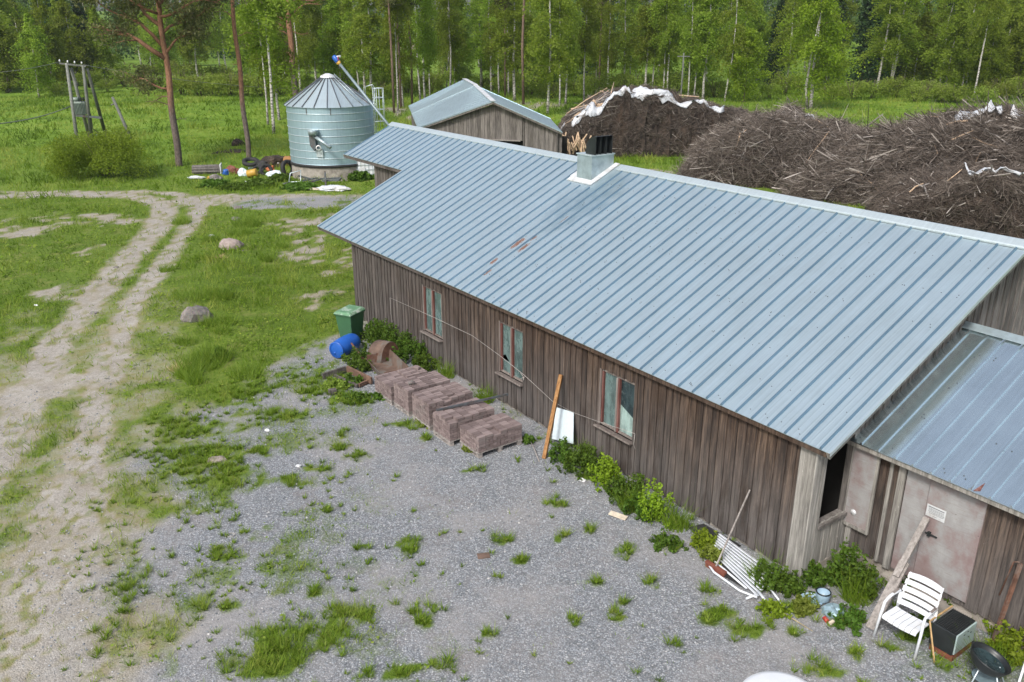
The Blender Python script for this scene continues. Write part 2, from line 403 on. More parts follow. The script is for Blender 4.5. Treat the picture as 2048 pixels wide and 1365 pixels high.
# foliage
def leaf(name, lo, mid, hi, transl=0.45, rough=0.55, objvar=0.25, posscale=0.35):
    t = NT(name); r = t.attr('rnd'); v = t.coord()
    big = t.noise(v, posscale, 3, 0.6)
    f = t.math('ADD', t.math('MULTIPLY', r, 0.6), t.math('MULTIPLY', big, 0.4))
    c = t.ramp(f, [(0.15, lo), (0.5, mid), (0.85, hi)])
    if objvar > 0:
        hs = t.n('ShaderNodeHueSaturation'); t.l(c, hs.inputs['Color'])
        ro = t.rnd(); t.l(t.mrange(ro, 0, 1, 0.488, 0.512), hs.inputs['Hue']); t.l(t.mrange(ro, 0, 1, 1 - objvar, 1 + objvar), hs.inputs['Value'])
        c = hs.outputs[0]
    d = t.n('ShaderNodeBsdfPrincipled'); t.l(c, d.inputs['Base Color']); d.inputs['Roughness'].default_value = rough
    d.inputs['Specular IOR Level'].default_value = 0.2
    tr = t.n('ShaderNodeBsdfTranslucent'); t.l(t.mix(0.5, c, t.mix(1.0, c, (1.0, 1.0, 0.45), 'MULTIPLY')), tr.inputs['Color'])
    mx = t.n('ShaderNodeMixShader'); mx.inputs[0].default_value = transl
    t.l(d.outputs[0], mx.inputs[1]); t.l(tr.outputs[0], mx.inputs[2]); t.l(mx.outputs[0], t.out.inputs[0]); return t.mat
MAT['birch_leaf'] = leaf('birch_leaf', (0.125, 0.185, 0.015), (0.245, 0.335, 0.038), (0.34, 0.43, 0.08), 0.64)
MAT['bush_leaf'] = leaf('willow_leaf', (0.12, 0.18, 0.022), (0.23, 0.31, 0.045), (0.34, 0.41, 0.10), 0.55)
MAT['dark_leaf'] = leaf('nettle_leaf', (0.030, 0.070, 0.010), (0.072, 0.140, 0.018), (0.130, 0.225, 0.03), 0.45, objvar=0.1, posscale=1.5)
MAT['bright_leaf'] = leaf('young_leaf', (0.10, 0.17, 0.010), (0.215, 0.32, 0.020), (0.31, 0.41, 0.045), 0.5)
MAT['needle'] = leaf('pine_needle', (0.060, 0.075, 0.026), (0.120, 0.130, 0.048), (0.20, 0.19, 0.085), 0.45, objvar=0.1)
MAT['spruce'] = leaf('spruce_needle', (0.012, 0.034, 0.012), (0.030, 0.062, 0.020), (0.055, 0.095, 0.03), 0.2)
MAT['grass'] = leaf('grass_blade', (0.066, 0.124, 0.009), (0.148, 0.248, 0.018), (0.300, 0.345, 0.07), 0.4, objvar=0.0, posscale=0.25)
MAT['straw'] = simple('dry_straw', (0.40, 0.31, 0.15), 0.85, 0, 0.3, 9)
def birch_bark():
    t = NT('birch_bark'); v = t.coord((3.0, 3.0, 11.0)); n = t.noise(v, 1.0, 5, 0.7, 0.4); z = t.sep(t.tc.outputs['Object'])[2]
    big = t.noise(t.coord((1.5, 1.5, 0.9)), 1.2, 3, 0.6)
    low = t.mrange(z, 3.0, 0.2, 0.0, 0.10)
    f = t.math('ADD', n, t.math('ADD', low, t.math('MULTIPLY', t.math('SUBTRACT', big, 0.5), 0.25)))
    c = t.ramp(f, [(0.46, (0.54, 0.525, 0.50)), (0.56, (0.33, 0.315, 0.295)), (0.64, (0.055, 0.05, 0.046))])
    c = t.mix(t.math('MULTIPLY', t.rnd(), 0.35), c, (0.20, 0.18, 0.16))
    t.bsdf(c, 0.7, 0, t.bump(n, 0.4, 0.02)); return t.mat
MAT['birch_bark'] = birch_bark()
MAT['twig'] = simple('brown_twig', (0.10, 0.075, 0.055), 0.9, 0, 0.3, 3)
def pine_bark():
    t = NT('pine_bark'); v = t.coord((7, 7, 3)); n = t.noise(v, 1.5, 7, 0.7); z = t.sep(t.tc.outputs['Object'])[2]
    b = t.noise(t.coord((1, 1, 0.6)), 1.0, 3)
    up = t.ramp(n, [(0.3, (0.13, 0.062, 0.036)), (0.55, (0.265, 0.135, 0.078)), (0.75, (0.36, 0.225, 0.15))])
    dn = t.ramp(n, [(0.3, (0.05, 0.038, 0.032)), (0.55, (0.135, 0.105, 0.092)), (0.75, (0.22, 0.185, 0.17))])
    m = t.mrange(t.math('ADD', z, t.math('MULTIPLY', b, 2.0)), 4.2, 6.0)
    t.bsdf(t.mix(m, dn, up), 0.9, 0, t.bump(n, 0.8, 0.04)); return t.mat
MAT['pine_bark'] = pine_bark()
MAT['thin_bark'] = simple('reddish_thin_bark', (0.155, 0.105, 0.080), 0.9, 0, 0.35, 4)
def brush():
    t = NT('brushwood'); r = t.attr('rnd'); v = t.coord()
    n = t.noise(v, 0.6, 4, 0.6); f = t.math('ADD', t.math('MULTIPLY', r, 0.75), t.math('MULTIPLY', n, 0.25))
    c = t.ramp(f, [(0.05, (0.020, 0.015, 0.012)), (0.34, (0.105, 0.085, 0.071)), (0.66, (0.215, 0.187, 0.163)), (0.92, (0.42, 0.385, 0.35))])
    t.bsdf(c, 0.9, 0, None, 0.2); return t.mat
MAT['brush'] = brush()
def mound():
    t = NT('packed_brush'); v = t.coord(); n = t.noise(v, 3.0, 9, 0.75, 0.6); k = t.noise(v, 0.5, 4, 0.6)
    c = t.ramp(n, [(0.36, (0.006, 0.005, 0.004)), (0.5, (0.034, 0.025, 0.019)), (0.66, (0.10, 0.074, 0.057))])  # near-black tones paint in the shaded gaps between the sticks
    c = t.mix(t.mrange(k, 0.45, 0.7, 0, 0.4), c, (0.085, 0.048, 0.026))
    t.bsdf(c, 0.95, 0, t.bump(n, 1.0, 0.15)); return t.mat
MAT['mound'] = mound()
# ------------------------------------------------------------------ ground: one terrain cut into meadow, yard and track
def PL(pts): return np.array([[at(x, y).x, at(x, y).y] for x, y in pts])
RUT_L = PL([(-120, 1080), (-10, 930), (35, 850), (61, 786), (81, 744), (103, 702), (129, 666), (161, 628), (193, 592), (226, 553), (255, 515), (290, 482), (319, 450), (328, 418), (318, 406), (298, 398), (262, 393), (220, 391), (120, 390), (0, 394), (-220, 400)])
RUT_R = PL([(85, 1500), (97, 1333), (107, 1236), (122, 1138), (136, 1041), (151, 973), (175, 905), (195, 822), (203, 773), (210, 741), (223, 705), (239, 670), (255, 637), (277, 602), (300, 566), (326, 528), (348, 495), (374, 460), (398, 429), (396, 412), (384, 398), (360, 389.5), (335, 386), (270, 384), (150, 384), (0, 385.5), (-220, 389)])
ROAD_E = PL([(395, 402), (470, 399), (560, 398), (660, 400), (760, 402)])
GRAVEL_E = PL([(525, 408), (600, 405), (700, 404), (790, 404)])
YARD = PL([(235, 1500), (250, 1250), (262, 1120), (285, 1010), (330, 920), (345, 830), (425, 800), (505, 765), (590, 725), (640, 690), (700, 640)]); YARD = np.vstack([YARD, [[BL(17.5, 4).x, BL(17.5, 4).y], [BL(-14, 4).x, BL(-14, 4).y], [BL(-14, -8).x, BL(-14, -8).y]]])
ISL = [(400, 925, 105, 42), (450, 955, 80, 30), (350, 860, 75, 30), (330, 905, 55, 26), (560, 830, 60, 12), (600, 1275, 110, 45), (530, 1325, 85, 32),
       (690, 1225, 62, 20), (600, 1300, 60, 20), (245, 1180, 38, 55), (215, 1260, 26, 60), (820, 1092, 26, 17), (1005, 1077, 22, 9), (1040, 1117, 18, 10), (460, 1116, 28, 14), (437, 1098, 14, 12),
       (655, 1022, 9, 6), (625, 1186, 15, 8), (405, 1218, 18, 9), (460, 1214, 18, 9), (890, 1332, 32, 15), (870, 1220, 13, 11), (848, 1246, 20, 15), (828, 1226, 9, 8),
       (1185, 1166, 18, 9), (1250, 1103, 26, 14), (1110, 1008, 22, 10), (1225, 1232, 18, 14), (1145, 1240, 14, 10), (980, 1268, 12, 9), (1640, 1335, 50, 18), (1715, 1308, 13, 14),
       (1445, 1232, 40, 20), (1495, 1262, 40, 18), (1415, 1185, 22, 9), (1590, 1268, 12, 10), (1540, 1255, 14, 10), (732, 1097, 15, 8), (1125, 1072, 10, 7), (1180, 1062, 8, 6), (1300, 1165, 12, 8), (1250, 1205, 8, 6),
       (810, 1345, 45, 14), (1350, 1290, 16, 8), (720, 1350, 22, 12), (720, 915, 26, 9), (680, 895, 20, 8), (575, 955, 18, 8), (635, 935, 22, 8), (590, 970, 20, 6), (520, 905, 26, 8), (480, 790, 60, 22), (640, 770, 55, 26),
       (700, 800, 45, 18), (690, 870, 10, 7), (820, 850, 34, 10), (860, 875, 14, 6), (1455, 1115, 12, 12), (950, 940, 20, 5), (1180, 955, 25, 9), (1340, 1090, 22, 14), (1400, 1080, 16, 14), (1780, 1300, 14, 10), (1820, 1278, 16, 9), (1690, 1245, 40, 14), (1880, 1325, 18, 12), (1600, 1215, 40, 16)]
BARE = [(1065, 214, 50, 8), (800, 226, 45, 6), (845, 238, 30, 8), (1310, 345, 70, 8), (170, 438, 120, 10), (55, 462, 75, 9), (230, 440, 40, 8), (620, 445, 40, 22), (610, 500, 25, 25), (650, 600, 40, 18), (150, 760, 60, 14), (40, 790, 60, 22), (200, 590, 30, 12), (700, 520, 20, 30), (180, 500, 30, 8), (120, 585, 40, 9)]
def seg_dist(px, py, line):
    d = np.full(px.shape, 1e9)
    for (a, b) in zip(line[:-1], line[1:]):
        ab = b - a; L2 = (ab ** 2).sum() + 1e-9
        k = np.clip(((px - a[0]) * ab[0] + (py - a[1]) * ab[1]) / L2, 0, 1)
        d = np.minimum(d, np.hypot(px - a[0] - k * ab[0], py - a[1] - k * ab[1]))
    return d
def poly_sd(px, py, poly):
    d = seg_dist(px, py, np.vstack([poly, poly[:1]])); ins = np.zeros(px.shape, bool); n = len(poly)
    for i in range(n):
        x1, y1 = poly[i]; x2, y2 = poly[(i + 1) % n]
        if y1 == y2: continue
        c = ((y1 > py) != (y2 > py)) & (px < (x2 - x1) * (py - y1) / (y2 - y1) + x1)
        ins ^= c
    return np.where(ins, d, -d)
def blobs(px, py, lst, warp=0.55):
    m = np.zeros(px.shape)
    wx = (fbm(px * 1.7, py * 1.7, 91, 4) - 0.5) * 1.1 + (fbm(px * 6, py * 6, 93, 2) - 0.5) * 0.35; wy = (fbm(px * 1.7, py * 1.7, 92, 4) - 0.5) * 1.1 + (fbm(px * 6, py * 6, 94, 2) - 0.5) * 0.35
    k0 = warp * np.clip(py / 22, 0.35, 2.2); px = px + wx * k0; py = py + wy * k0
    for (cx, cy, rx, ry) in lst:
        c = at(cx, cy); ex = at(cx + rx, cy); ey = at(cx, cy - ry); ey2 = at(cx, cy + ry)
        a = max(abs(ex.x - c.x), 0.08); b = max(abs(ey.y - ey2.y) / 2, 0.08)
        q = ((px - c.x - (py - c.y) * 0.0) / a) ** 2 + ((py - c.y) / b) ** 2
        m = np.maximum(m, np.clip(1.25 - q * 0.62, 0, 1.1))
    return m
def height(x, y):
    x = np.asarray(x, float); y = np.asarray(y, float); r = np.hypot(x, y)
    far = sstep(45, 85, y)
    h = (fbm(x * 0.045, y * 0.045, 3, 4) - 0.5) * 1.3 * far
    h = h + (fbm(x * 0.7, y * 0.7, 5, 3) - 0.5) * 0.10 * sstep(14, 30, r)
    h = h + 1.3 * np.exp(-(((x + 26) / 14) ** 2 + ((y - 92) / 9) ** 2)) + 0.5 * np.exp(-(((x + 17) / 7) ** 2 + ((y - 66) / 6) ** 2))
    # grassy hump between yard and track
    h = h + 0.30 * np.exp(-(((x + 11.3) / 1.6) ** 2 + ((y - 29) / 7) ** 2)) * 0.6
    # land rises a little in front of the annex door and far off
    h = h + 8 * sstep(420, 700, y) + 9 * sstep(70, 200, np.abs(x + 45)) * sstep(130, 280, y)
    return h
def fields(x, y):
    """grass density, bare track, gravel weight at ground points"""
    wob = (fbm(x * 0.9, y * 0.9, 21, 3) - 0.5) * 0.8 + (fbm(x * 3.3, y * 3.3, 22, 3) - 0.5) * 0.45
    d1 = seg_dist(x, y, RUT_L); d2 = seg_dist(x, y, RUT_R); w1 = 0.40 + 0.12 * sstep(26, 34, y); w2 = 0.30 + 0.32 * sstep(19, 12, y)
    tr = np.maximum(sstep(0.42, -0.14, d1 - w1 + wob * 0.45), sstep(0.42 + 0.35 * sstep(19, 12, y), -0.14, d2 - w2 + wob * (0.50 + 0.2 * sstep(19, 12, y))))
    de = seg_dist(x, y, ROAD_E); tr = np.maximum(tr, sstep(2.1, 0.9, de + wob * 1.3)); tr = tr * (1 - .9 * sstep(1.9, 1.0, seg_dist(x, y, GRAVEL_E) + wob))
    mid = sstep(3.2, 1.2, np.minimum(seg_dist(x, y, RUT_L), seg_dist(x, y, RUT_R)))
    yd = poly_sd(x, y, YARD); yn = fbm(x * 0.55, y * 0.55, 31, 4) - 0.5
    gravel = sstep(-0.6, 0.5, yd + yn * 3.4)
    ge = seg_dist(x, y, GRAVEL_E); gravel = np.maximum(gravel, sstep(1.9, 1.2, ge + wob * 1.2))
    g = 1.0 - gravel
    # patchy cover where the yard meets the grass
    patch = fbm(x * 0.8, y * 0.8, 41, 4)
    g = np.maximum(g, sstep(0.38, 0.56, patch) * sstep(7.5, 0.8, yd) * 0.92 * (0.45 + 0.55 * sstep(0.4, 0.6, fbm(x * 3.6, y * 3.6, 42, 3))))
    near_left = sstep(3.0, 6.5, -x + 1.0) * sstep(24, 12, y)
    g = np.maximum(g, sstep(0.57, 0.72, fbm(x * 2.3, y * 2.3, 43, 3)) * 0.9 * sstep(-0.5, 1.0, yd) * (0.30 + 0.70 * near_left))
    g = np.maximum(g, np.clip(blobs(x, y, ISL) * (0.55 + 0.9 * sstep(0.34, 0.62, fbm(x * 4.2, y * 4.2, 47, 3))) - 0.06, 0, 1.0) * (gravel > 0.05))
    # thin cover along the track
    g = g * (1 - tr * (0.95 - 0.45 * sstep(0.48, 0.64, fbm(x * 6.5, y * 6.5, 23, 3))))
    thin = mid * (1 - tr) * sstep(36, 22, y)
    nearb = sstep(19, 13, y); g = g * (1 - (0.35 + 0.12 * nearb) * thin * sstep(0.35, 0.6, fbm(x * 1.6, y * 1.6, 51, 3)) - 0.18 * thin)
    bz = np.clip(blobs(x, y, BARE, 1.6) * (0.2 + 1.2 * sstep(0.36, 0.66, fbm(x * 1.5, y * 1.5, 53, 4))) - 0.05, 0, 0.85)
    g = g * (1 - 0.9 * bz)
    soil = np.maximum(bz, 0.0)
    return np.clip(g, 0, 1), np.clip(np.maximum(tr, soil * 0.8), 0, 1), np.clip(gravel, 0, 1)

def ground_mat():
    t = NT('ground_cover'); v = t.coord()
    g = t.attr('grass'); tr = t.attr('track'); gr = t.attr('gravel')
    fine = t.noise(v, 7.0, 6, 0.7); mid = t.noise(v, 1.3, 5, 0.65); big = t.noise(v, 0.16, 4, 0.6)
    st = t.vor(v, 40, 'F1', 'Color'); sd = t.vor(v, 40); st2 = t.vor(v, 17, 'F1', 'Color')
    sv = t.sep(st)[0]; sv2 = t.sep(st2)[1]
    grv = t.ramp(sv, [(0.0, (0.155, 0.170, 0.188)), (0.45, (0.235, 0.254, 0.278)), (0.8, (0.315, 0.336, 0.362)), (1.0, (0.46, 0.465, 0.47))])
    grv = t.mix(t.mrange(sv2, 0.6, 1.0, 0, 0.35), grv, (0.15, 0.135, 0.125))
    grv = t.mix(t.mrange(sd, 0.34, 0.66, 0, 0.6), grv, (0.085, 0.087, 0.09))
    dust = t.ramp(fine, [(0.3, (0.225, 0.215, 0.21)), (0.7, (0.32, 0.31, 0.305))])
    grv = t.mix(t.math('MULTIPLY', t.mrange(t.noise(v, 0.33, 5, 0.65), 0.46, 0.64), 0.75), grv, dust)
    grv = t.mix(t.mrange(t.noise(v, 0.9, 5, 0.7), 0.55, 0.75, 0, 0.4), grv, (0.17, 0.13, 0.115))
    dirt = t.ramp(t.math('ADD', t.math('MULTIPLY', fine, 0.5), t.math('MULTIPLY', mid, 0.5)), [(0.28, (0.19, 0.168, 0.140)), (0.5, (0.308, 0.288, 0.256)), (0.72, (0.41, 0.392, 0.362))])
    dirt = t.mix(t.mrange(sv, 0.80, 1.0, 0, 0.5), dirt, (0.45, 0.43, 0.41)); dirt = t.mix(t.mrange(sv, 0.25, 0.0, 0, 0.5), dirt, (0.13, 0.115, 0.10)); dirt = t.mix(t.mrange(t.noise(v, 0.7, 6, 0.7), 0.50, 0.66, 0, 0.55), dirt, (0.235, 0.205, 0.135))
    dirt = t.mix(t.mrange(t.noise(v, 3.5, 5, 0.7), 0.60, 0.72, 0, 0.5), dirt, (0.15, 0.12, 0.09))
    soil = t.ramp(t.math('ADD', t.math('MULTIPLY', fine, 0.6), t.math('MULTIPLY', big, 0.4)), [(0.3, (0.035, 0.064, 0.008)), (0.5, (0.092, 0.150, 0.015)), (0.7, (0.185, 0.215, 0.05))])
    soil = t.mix(t.mrange(mid, 0.52, 0.72, 0, 0.55), soil, (0.22, 0.205, 0.08))
    far = t.mrange(t.sep(v)[1], 40, 70)
    fg = t.ramp(t.math('ADD', t.math('MULTIPLY', t.noise(v, 0.9, 8, 0.75), 0.6), t.math('MULTIPLY', big, 0.4)), [(0.32, (0.045, 0.092, 0.009)), (0.5, (0.120, 0.208, 0.018)), (0.68, (0.225, 0.28, 0.055))])
    soil = t.mix(far, soil, fg)
    strawz = t.math('MULTIPLY', t.math('MULTIPLY', t.mrange(g, 0.12, 0.45), t.mrange(g, 0.98, 0.6)), t.mrange(t.noise(v, 2.2, 6, 0.7), 0.40, 0.6)); dirt = t.mix(t.math('MULTIPLY', strawz, 0.75), dirt, (0.225, 0.19, 0.075)); dirt = t.mix(t.mrange(t.noise(v, 14, 5, 0.7), 0.60, 0.70, 0, 0.55), dirt, (0.12, 0.10, 0.075))
    c = t.mix(gr, dirt, grv)
    c = t.mix(tr, c, t.mix(t.math('MULTIPLY', gr, 0.45), dirt, grv))
    edge = t.math('ADD', g, t.math('MULTIPLY', t.math('SUBTRACT', fine, 0.5), 0.9))
    inyard = t.math('MULTIPLY', gr, t.mrange(g, 0.95, 0.6)); c = t.mix(t.math('MULTIPLY', t.mrange(edge, 0.30, 0.80), t.math('SUBTRACT', 1.0, t.math('MULTIPLY', inyard, 0.45))), c, soil)
    pl = t.attr('plough'); c = t.mix(pl, c, (0.30, 0.225, 0.185))
    hb = t.math('ADD', t.math('MULTIPLY', sd, -0.9), t.math('MULTIPLY', fine, 1.3))
    t.bsdf(c, 0.92, 0, t.bump(hb, 0.55, 0.02), 0.2); return t.mat
MAT['ground'] = ground_mat()
def build_ground():
    th = np.concatenate([np.arange(-180, 40, 5.0), np.arange(40, 140, 0.34), np.arange(140, 180, 5.0)])
    rr = np.concatenate([[0.4], np.geomspace(2.0, 9.0, 20)[:-1], np.geomspace(9.0, 70.0, 230)[:-1], np.geomspace(70, 1400, 70)])
    T, Rr = np.meshgrid(np.radians(th), rr); x = Rr * np.cos(T); y = Rr * np.sin(T)
    z = height(x, y); g, tr, gv = fields(x.ravel(), y.ravel())
    plough = (np.exp(-(((x.ravel() + 50) / 36) ** 2 + ((y.ravel() - 370) / 55) ** 2) ** 2) > 0.4).astype(float)
    nT = len(th); nR = len(rr); i = np.arange(nR - 1)[:, None] * nT; j = np.arange(nT)[None, :]; j2 = (j + 1) % nT
    F = np.stack([i + j, i + j2, i + nT + j2, i + nT + j], -1).reshape(-1, 4)[:, ::-1]
    V = np.stack([x.ravel(), y.ravel(), z.ravel()], 1)
    cg, ct, cv = g[F].mean(1), tr[F].mean(1), gv[F].mean(1)
    cls = np.where(ct > 0.5, 2, np.where(cv > 0.5, 1, 0))
    for k, nm in ((0, 'meadow'), (1, 'gravel_yard'), (2, 'dirt_track')):
        f = F[cls == k]; u, inv = np.unique(f, return_inverse=True)
        o = raw_mesh(nm, V[u], inv.reshape(-1, 4), 4, MAT['ground'], dict(grass=g[u], track=tr[u], gravel=gv[u], plough=plough[u]), smooth=True)
        o['kind'] = 'structure'
    return
build_ground()
# footprint of buildings, to keep grass out
def blocked(x, y):
    dx = x - BO.x; dy = y - BO.y
    s = dx * EV.x + dy * EV.y; t = dx * NV.x + dy * NV.y
    b = (s > -0.05) & (s < 17.25) & (t > 0.0) & (t < 11)
    b |= (s >= 17.2) & (s < 22.5) & (t > 3.3) & (t < 11)
    b |= (s > -9) & (s <= 0) & (t > 1.15) & (t < 11)
    b |= np.hypot(x + 11.24, y - 54.2) < 2.6
    return b
def build_grass():
    Vs = []; Fs = []; Rs = []; base = 0
    bands = [(8.5, 14, 700, 0.010, 0.095), (14, 22, 480, 0.013, 0.105), (22, 34, 200, 0.019, 0.12), (34, 52, 85, 0.030, 0.15), (52, 80, 40, 0.048, 0.20), (80, 135, 15, 0.085, 0.25)]
    for (r0, r1, dens, w, hgt) in bands:
        a0, a1 = R(52), R(128)
        area = 0.5 * (a1 - a0) * (r1 ** 2 - r0 ** 2); n = int(area * dens)
        r = np.sqrt(NR.rand(n) * (r1 ** 2 - r0 ** 2) + r0 ** 2); a = a0 + (a1 - a0) * NR.rand(n)
        x = r * np.cos(a); y = r * np.sin(a)
        g, tr, gv = fields(x, y)
        clump = sstep(0.35, 0.65, fbm(x * 1.6, y * 1.6, 61, 3))
        keep = (NR.rand(n) < np.clip((g - 0.22) * 1.5, 0, 1) * (0.35 + 0.65 * clump)) & ~blocked(x, y)
        x = x[keep]; y = y[keep]; g = g[keep]; clump = clump[keep]; n = len(x)
        tall = 0.6 + 1.1 * sstep(0.5, 0.75, fbm(x * 0.35, y * 0.35, 63, 3)) + 0.5 * clump
        inyard = gv[keep] > 0.5
        tall = np.where(inyard, tall * 0.80, tall)
        h = hgt * tall * (0.5 + 0.9 * NR.rand(n)); ph = NR.rand(n) * 2 * np.pi; ln = h * (0.25 + 0.75 * NR.rand(n)); la = NR.rand(n) * 2 * np.pi
        z = height(x, y); ww = w * (0.6 + 0.9 * NR.rand(n))
        dx = np.cos(ph) * ww / 2; dy = np.sin(ph) * ww / 2
        A = np.stack([x - dx, y - dy, z - 0.01], 1); B = np.stack([x + dx, y + dy, z - 0.01], 1)
        C = np.stack([x + ln * np.cos(la), y + ln * np.sin(la), z + h], 1)
        V = np.stack([A, B, C], 1).reshape(-1, 3); Vs.append(V)
        Fs.append(np.arange(n * 3).reshape(-1, 3) + base); base += n * 3
        sc = np.clip(30 / np.hypot(x, y), .35, 2.2); thn = sstep(0.95, 0.45, g) * (gv[keep] < .5); tone = np.clip(0.52 + (fbm(x * 0.22, y * 0.22, 71, 3) - 0.5) * (1.0 + 0.8 * sstep(45, 70, y)) + (fbm(x * 1.3, y * 1.3, 73, 3) - 0.5) * 0.8 + (fbm(x * 2.6 * sc, y * 2.6 * sc, 74, 2) - 0.5) * 1.0 + (NR.rand(n) - 0.5) * 0.45 + 0.30 * thn, 0, 1)
        Rs.append(np.repeat(tone, 3))
    # separate tufts standing in the gravel
    C = []
    for (cx, cy, rx, ry) in ISL:
        c = at(cx, cy); a = max(abs(at(cx + rx, cy).x - c.x), .08); b = max(abs(at(cx, cy - ry).y - at(cx, cy + ry).y) / 2, .08)
        m = int(3 + a * b * 55); q = NR.normal(0, .52, (m, 2)); C += [(c.x + q[k, 0] * a, c.y + q[k, 1] * b, NR.uniform(.7, 1.25)) for k in range(m)]
    m = 5200; px_ = NR.uniform(-9, 8, m); py_ = NR.uniform(9.3, 27, m); yd = poly_sd(px_, py_, YARD); wgt = (.035 + .30 * sstep(5.5, 0.2, yd) + .16 * sstep(1.5, -4.5, px_) * sstep(20, 11, py_)) * sstep(.38, .6, fbm(px_ * .8, py_ * .8, 99, 3)) * 1.4
    wl = (px_ - BO.x) * NV.x + (py_ - BO.y) * NV.y; wgt = wgt + .18 * sstep(-1.6, -.3, wl)
    ok = (yd > -1.0) & (NR.rand(m) < wgt); C += [(a, b, NR.uniform(.35, .9)) for a, b in zip(px_[ok], py_[ok])]
    C = np.array(C); C = C[~blocked(C[:, 0], C[:, 1])]; print('tufts', len(C)); LV = []; LR = []
    for (cx, cy, sc_) in C:
        n = int(26 * sc_ + 8); a = NR.rand(n) * 6.283; r0_ = NR.rand(n) * .06 * sc_; hh = (.05 + .10 * NR.rand(n)) * sc_; ln = hh * NR.uniform(.3, 1.5, n); w = .0065 * (cy / 12) ** .7
        x = cx + r0_ * np.cos(a); y = cy + r0_ * np.sin(a); z = float(height(np.array([cx]), np.array([cy]))[0]); dx = -np.sin(a) * w; dy = np.cos(a) * w
        V = np.stack([np.stack([x - dx, y - dy, np.full(n, z)], 1), np.stack([x + dx, y + dy, np.full(n, z)], 1), np.stack([x + np.cos(a) * ln, y + np.sin(a) * ln, z + hh], 1)], 1).reshape(-1, 3)
        Vs.append(V); Fs.append(np.arange(n * 3).reshape(-1, 3) + base); base += n * 3; Rs.append(np.repeat(np.clip(NR.normal(.5, .12) + NR.normal(0, .16, n), 0, 1), 3))
    # broad leaves (plantain, clover, dandelion) between the blades
    for (r0, r1, dens, sz) in ((8.5, 20, 150, .030), (20, 36, 60, .048), (36, 56, 22, .075)):
        n = int(.5 * R(76) * (r1 ** 2 - r0 ** 2) * dens); r = np.sqrt(NR.rand(n) * (r1 ** 2 - r0 ** 2) + r0 ** 2); a = R(52) + R(76) * NR.rand(n); x = r * np.cos(a); y = r * np.sin(a); g, tr, gv = fields(x, y)
        keep = (NR.rand(n) < np.clip((g - .3) * 1.3, 0, 1) * sstep(.42, .62, fbm(x * 1.1, y * 1.1, 65, 3))) & ~blocked(x, y); x = x[keep]; y = y[keep]; n = len(x); z = height(x, y) + NR.uniform(.02, .09, n) * (sz / .03) ** .6; s_ = sz * NR.uniform(.5, 1.3, n); a = NR.rand(n) * 6.283
        P0 = np.stack([x, y, z], 1); u = np.stack([np.cos(a), np.sin(a), NR.normal(.1, .35, n)], 1); v = np.stack([-np.sin(a), np.cos(a), NR.normal(0, .3, n)], 1)
        V = np.stack([P0 - u * s_[:, None], P0 + v * s_[:, None] * .6, P0 + u * s_[:, None], P0 - u * s_[:, None], P0 + u * s_[:, None], P0 - v * s_[:, None] * .6], 1).reshape(-1, 3)
        Vs.append(V); Fs.append(np.arange(n * 6).reshape(-1, 3) + base); base += n * 6; Rs.append(np.repeat(np.clip(NR.normal(.5, .2, n), 0, 1), 6))
    print('grass blades', base // 3)
    o = raw_mesh('grass', np.concatenate(Vs), np.concatenate(Fs), 3, MAT['grass'], dict(rnd=np.concatenate(Rs)))
    o['kind'] = 'stuff'; o['label'] = 'short green grass and weeds over the meadow and in tufts on the gravel'
    o['category'] = 'grass'
build_grass()
def build_pebbles():
    n = 60000
    r = np.sqrt(NR.rand(n) * (24 ** 2 - 8.5 ** 2) + 8.5 ** 2); a = R(48) + R(90) * NR.rand(n); x = r * np.cos(a); y = r * np.sin(a)
    g, tr, gv = fields(x, y); keep = (NR.rand(n) < np.clip(gv * (1 - g) + 0.25 * tr, 0, 1) * (0.3 + 0.7 * sstep(0.4, 0.6, fbm(x * 0.4, y * 0.4, 81, 3)))) & ~blocked(x, y)
    x = x[keep]; y = y[keep]; n = len(x); z = height(x, y)
    s = 0.010 + 0.016 * NR.rand(n) ** 2
    oc = np.array([[1, 0, 0], [0, 1, 0], [-1, 0, 0], [0, -1, 0], [0, 0, 0.8], [0, 0, -0.5]])
    V = oc[None] * s[:, None, None] * (0.6 + 0.8 * NR.rand(n, 6, 1)) ; an = NR.rand(n) * 6.28
    c, sn = np.cos(an)[:, None], np.sin(an)[:, None]
    V = np.stack([V[..., 0] * c - V[..., 1] * sn, V[..., 0] * sn + V[..., 1] * c, V[..., 2]], -1) + np.stack([x, y, z + 0.004], 1)[:, None]
    f = np.array([[0, 1, 4], [1, 2, 4], [2, 3, 4], [3, 0, 4]]); F = (f[None] + (np.arange(n) * 6)[:, None, None]).reshape(-1, 3)
    t = NT('crushed_stone'); rr = t.attr('rnd')
    t.bsdf(t.ramp(rr, [(0, (0.10, 0.112, 0.126)), (0.5, (0.222, 0.242, 0.265)), (0.85, (0.32, 0.34, 0.362)), (1, (0.44, 0.435, 0.43))]), 0.85)
    o = raw_mesh('gravel', V.reshape(-1, 3), F, 3, t.mat, dict(rnd=np.repeat(NR.rand(n), 6)))
    o['kind'] = 'stuff'; o['label'] = 'loose grey crushed stone scattered over the yard'; o['category'] = 'gravel'
build_pebbles()
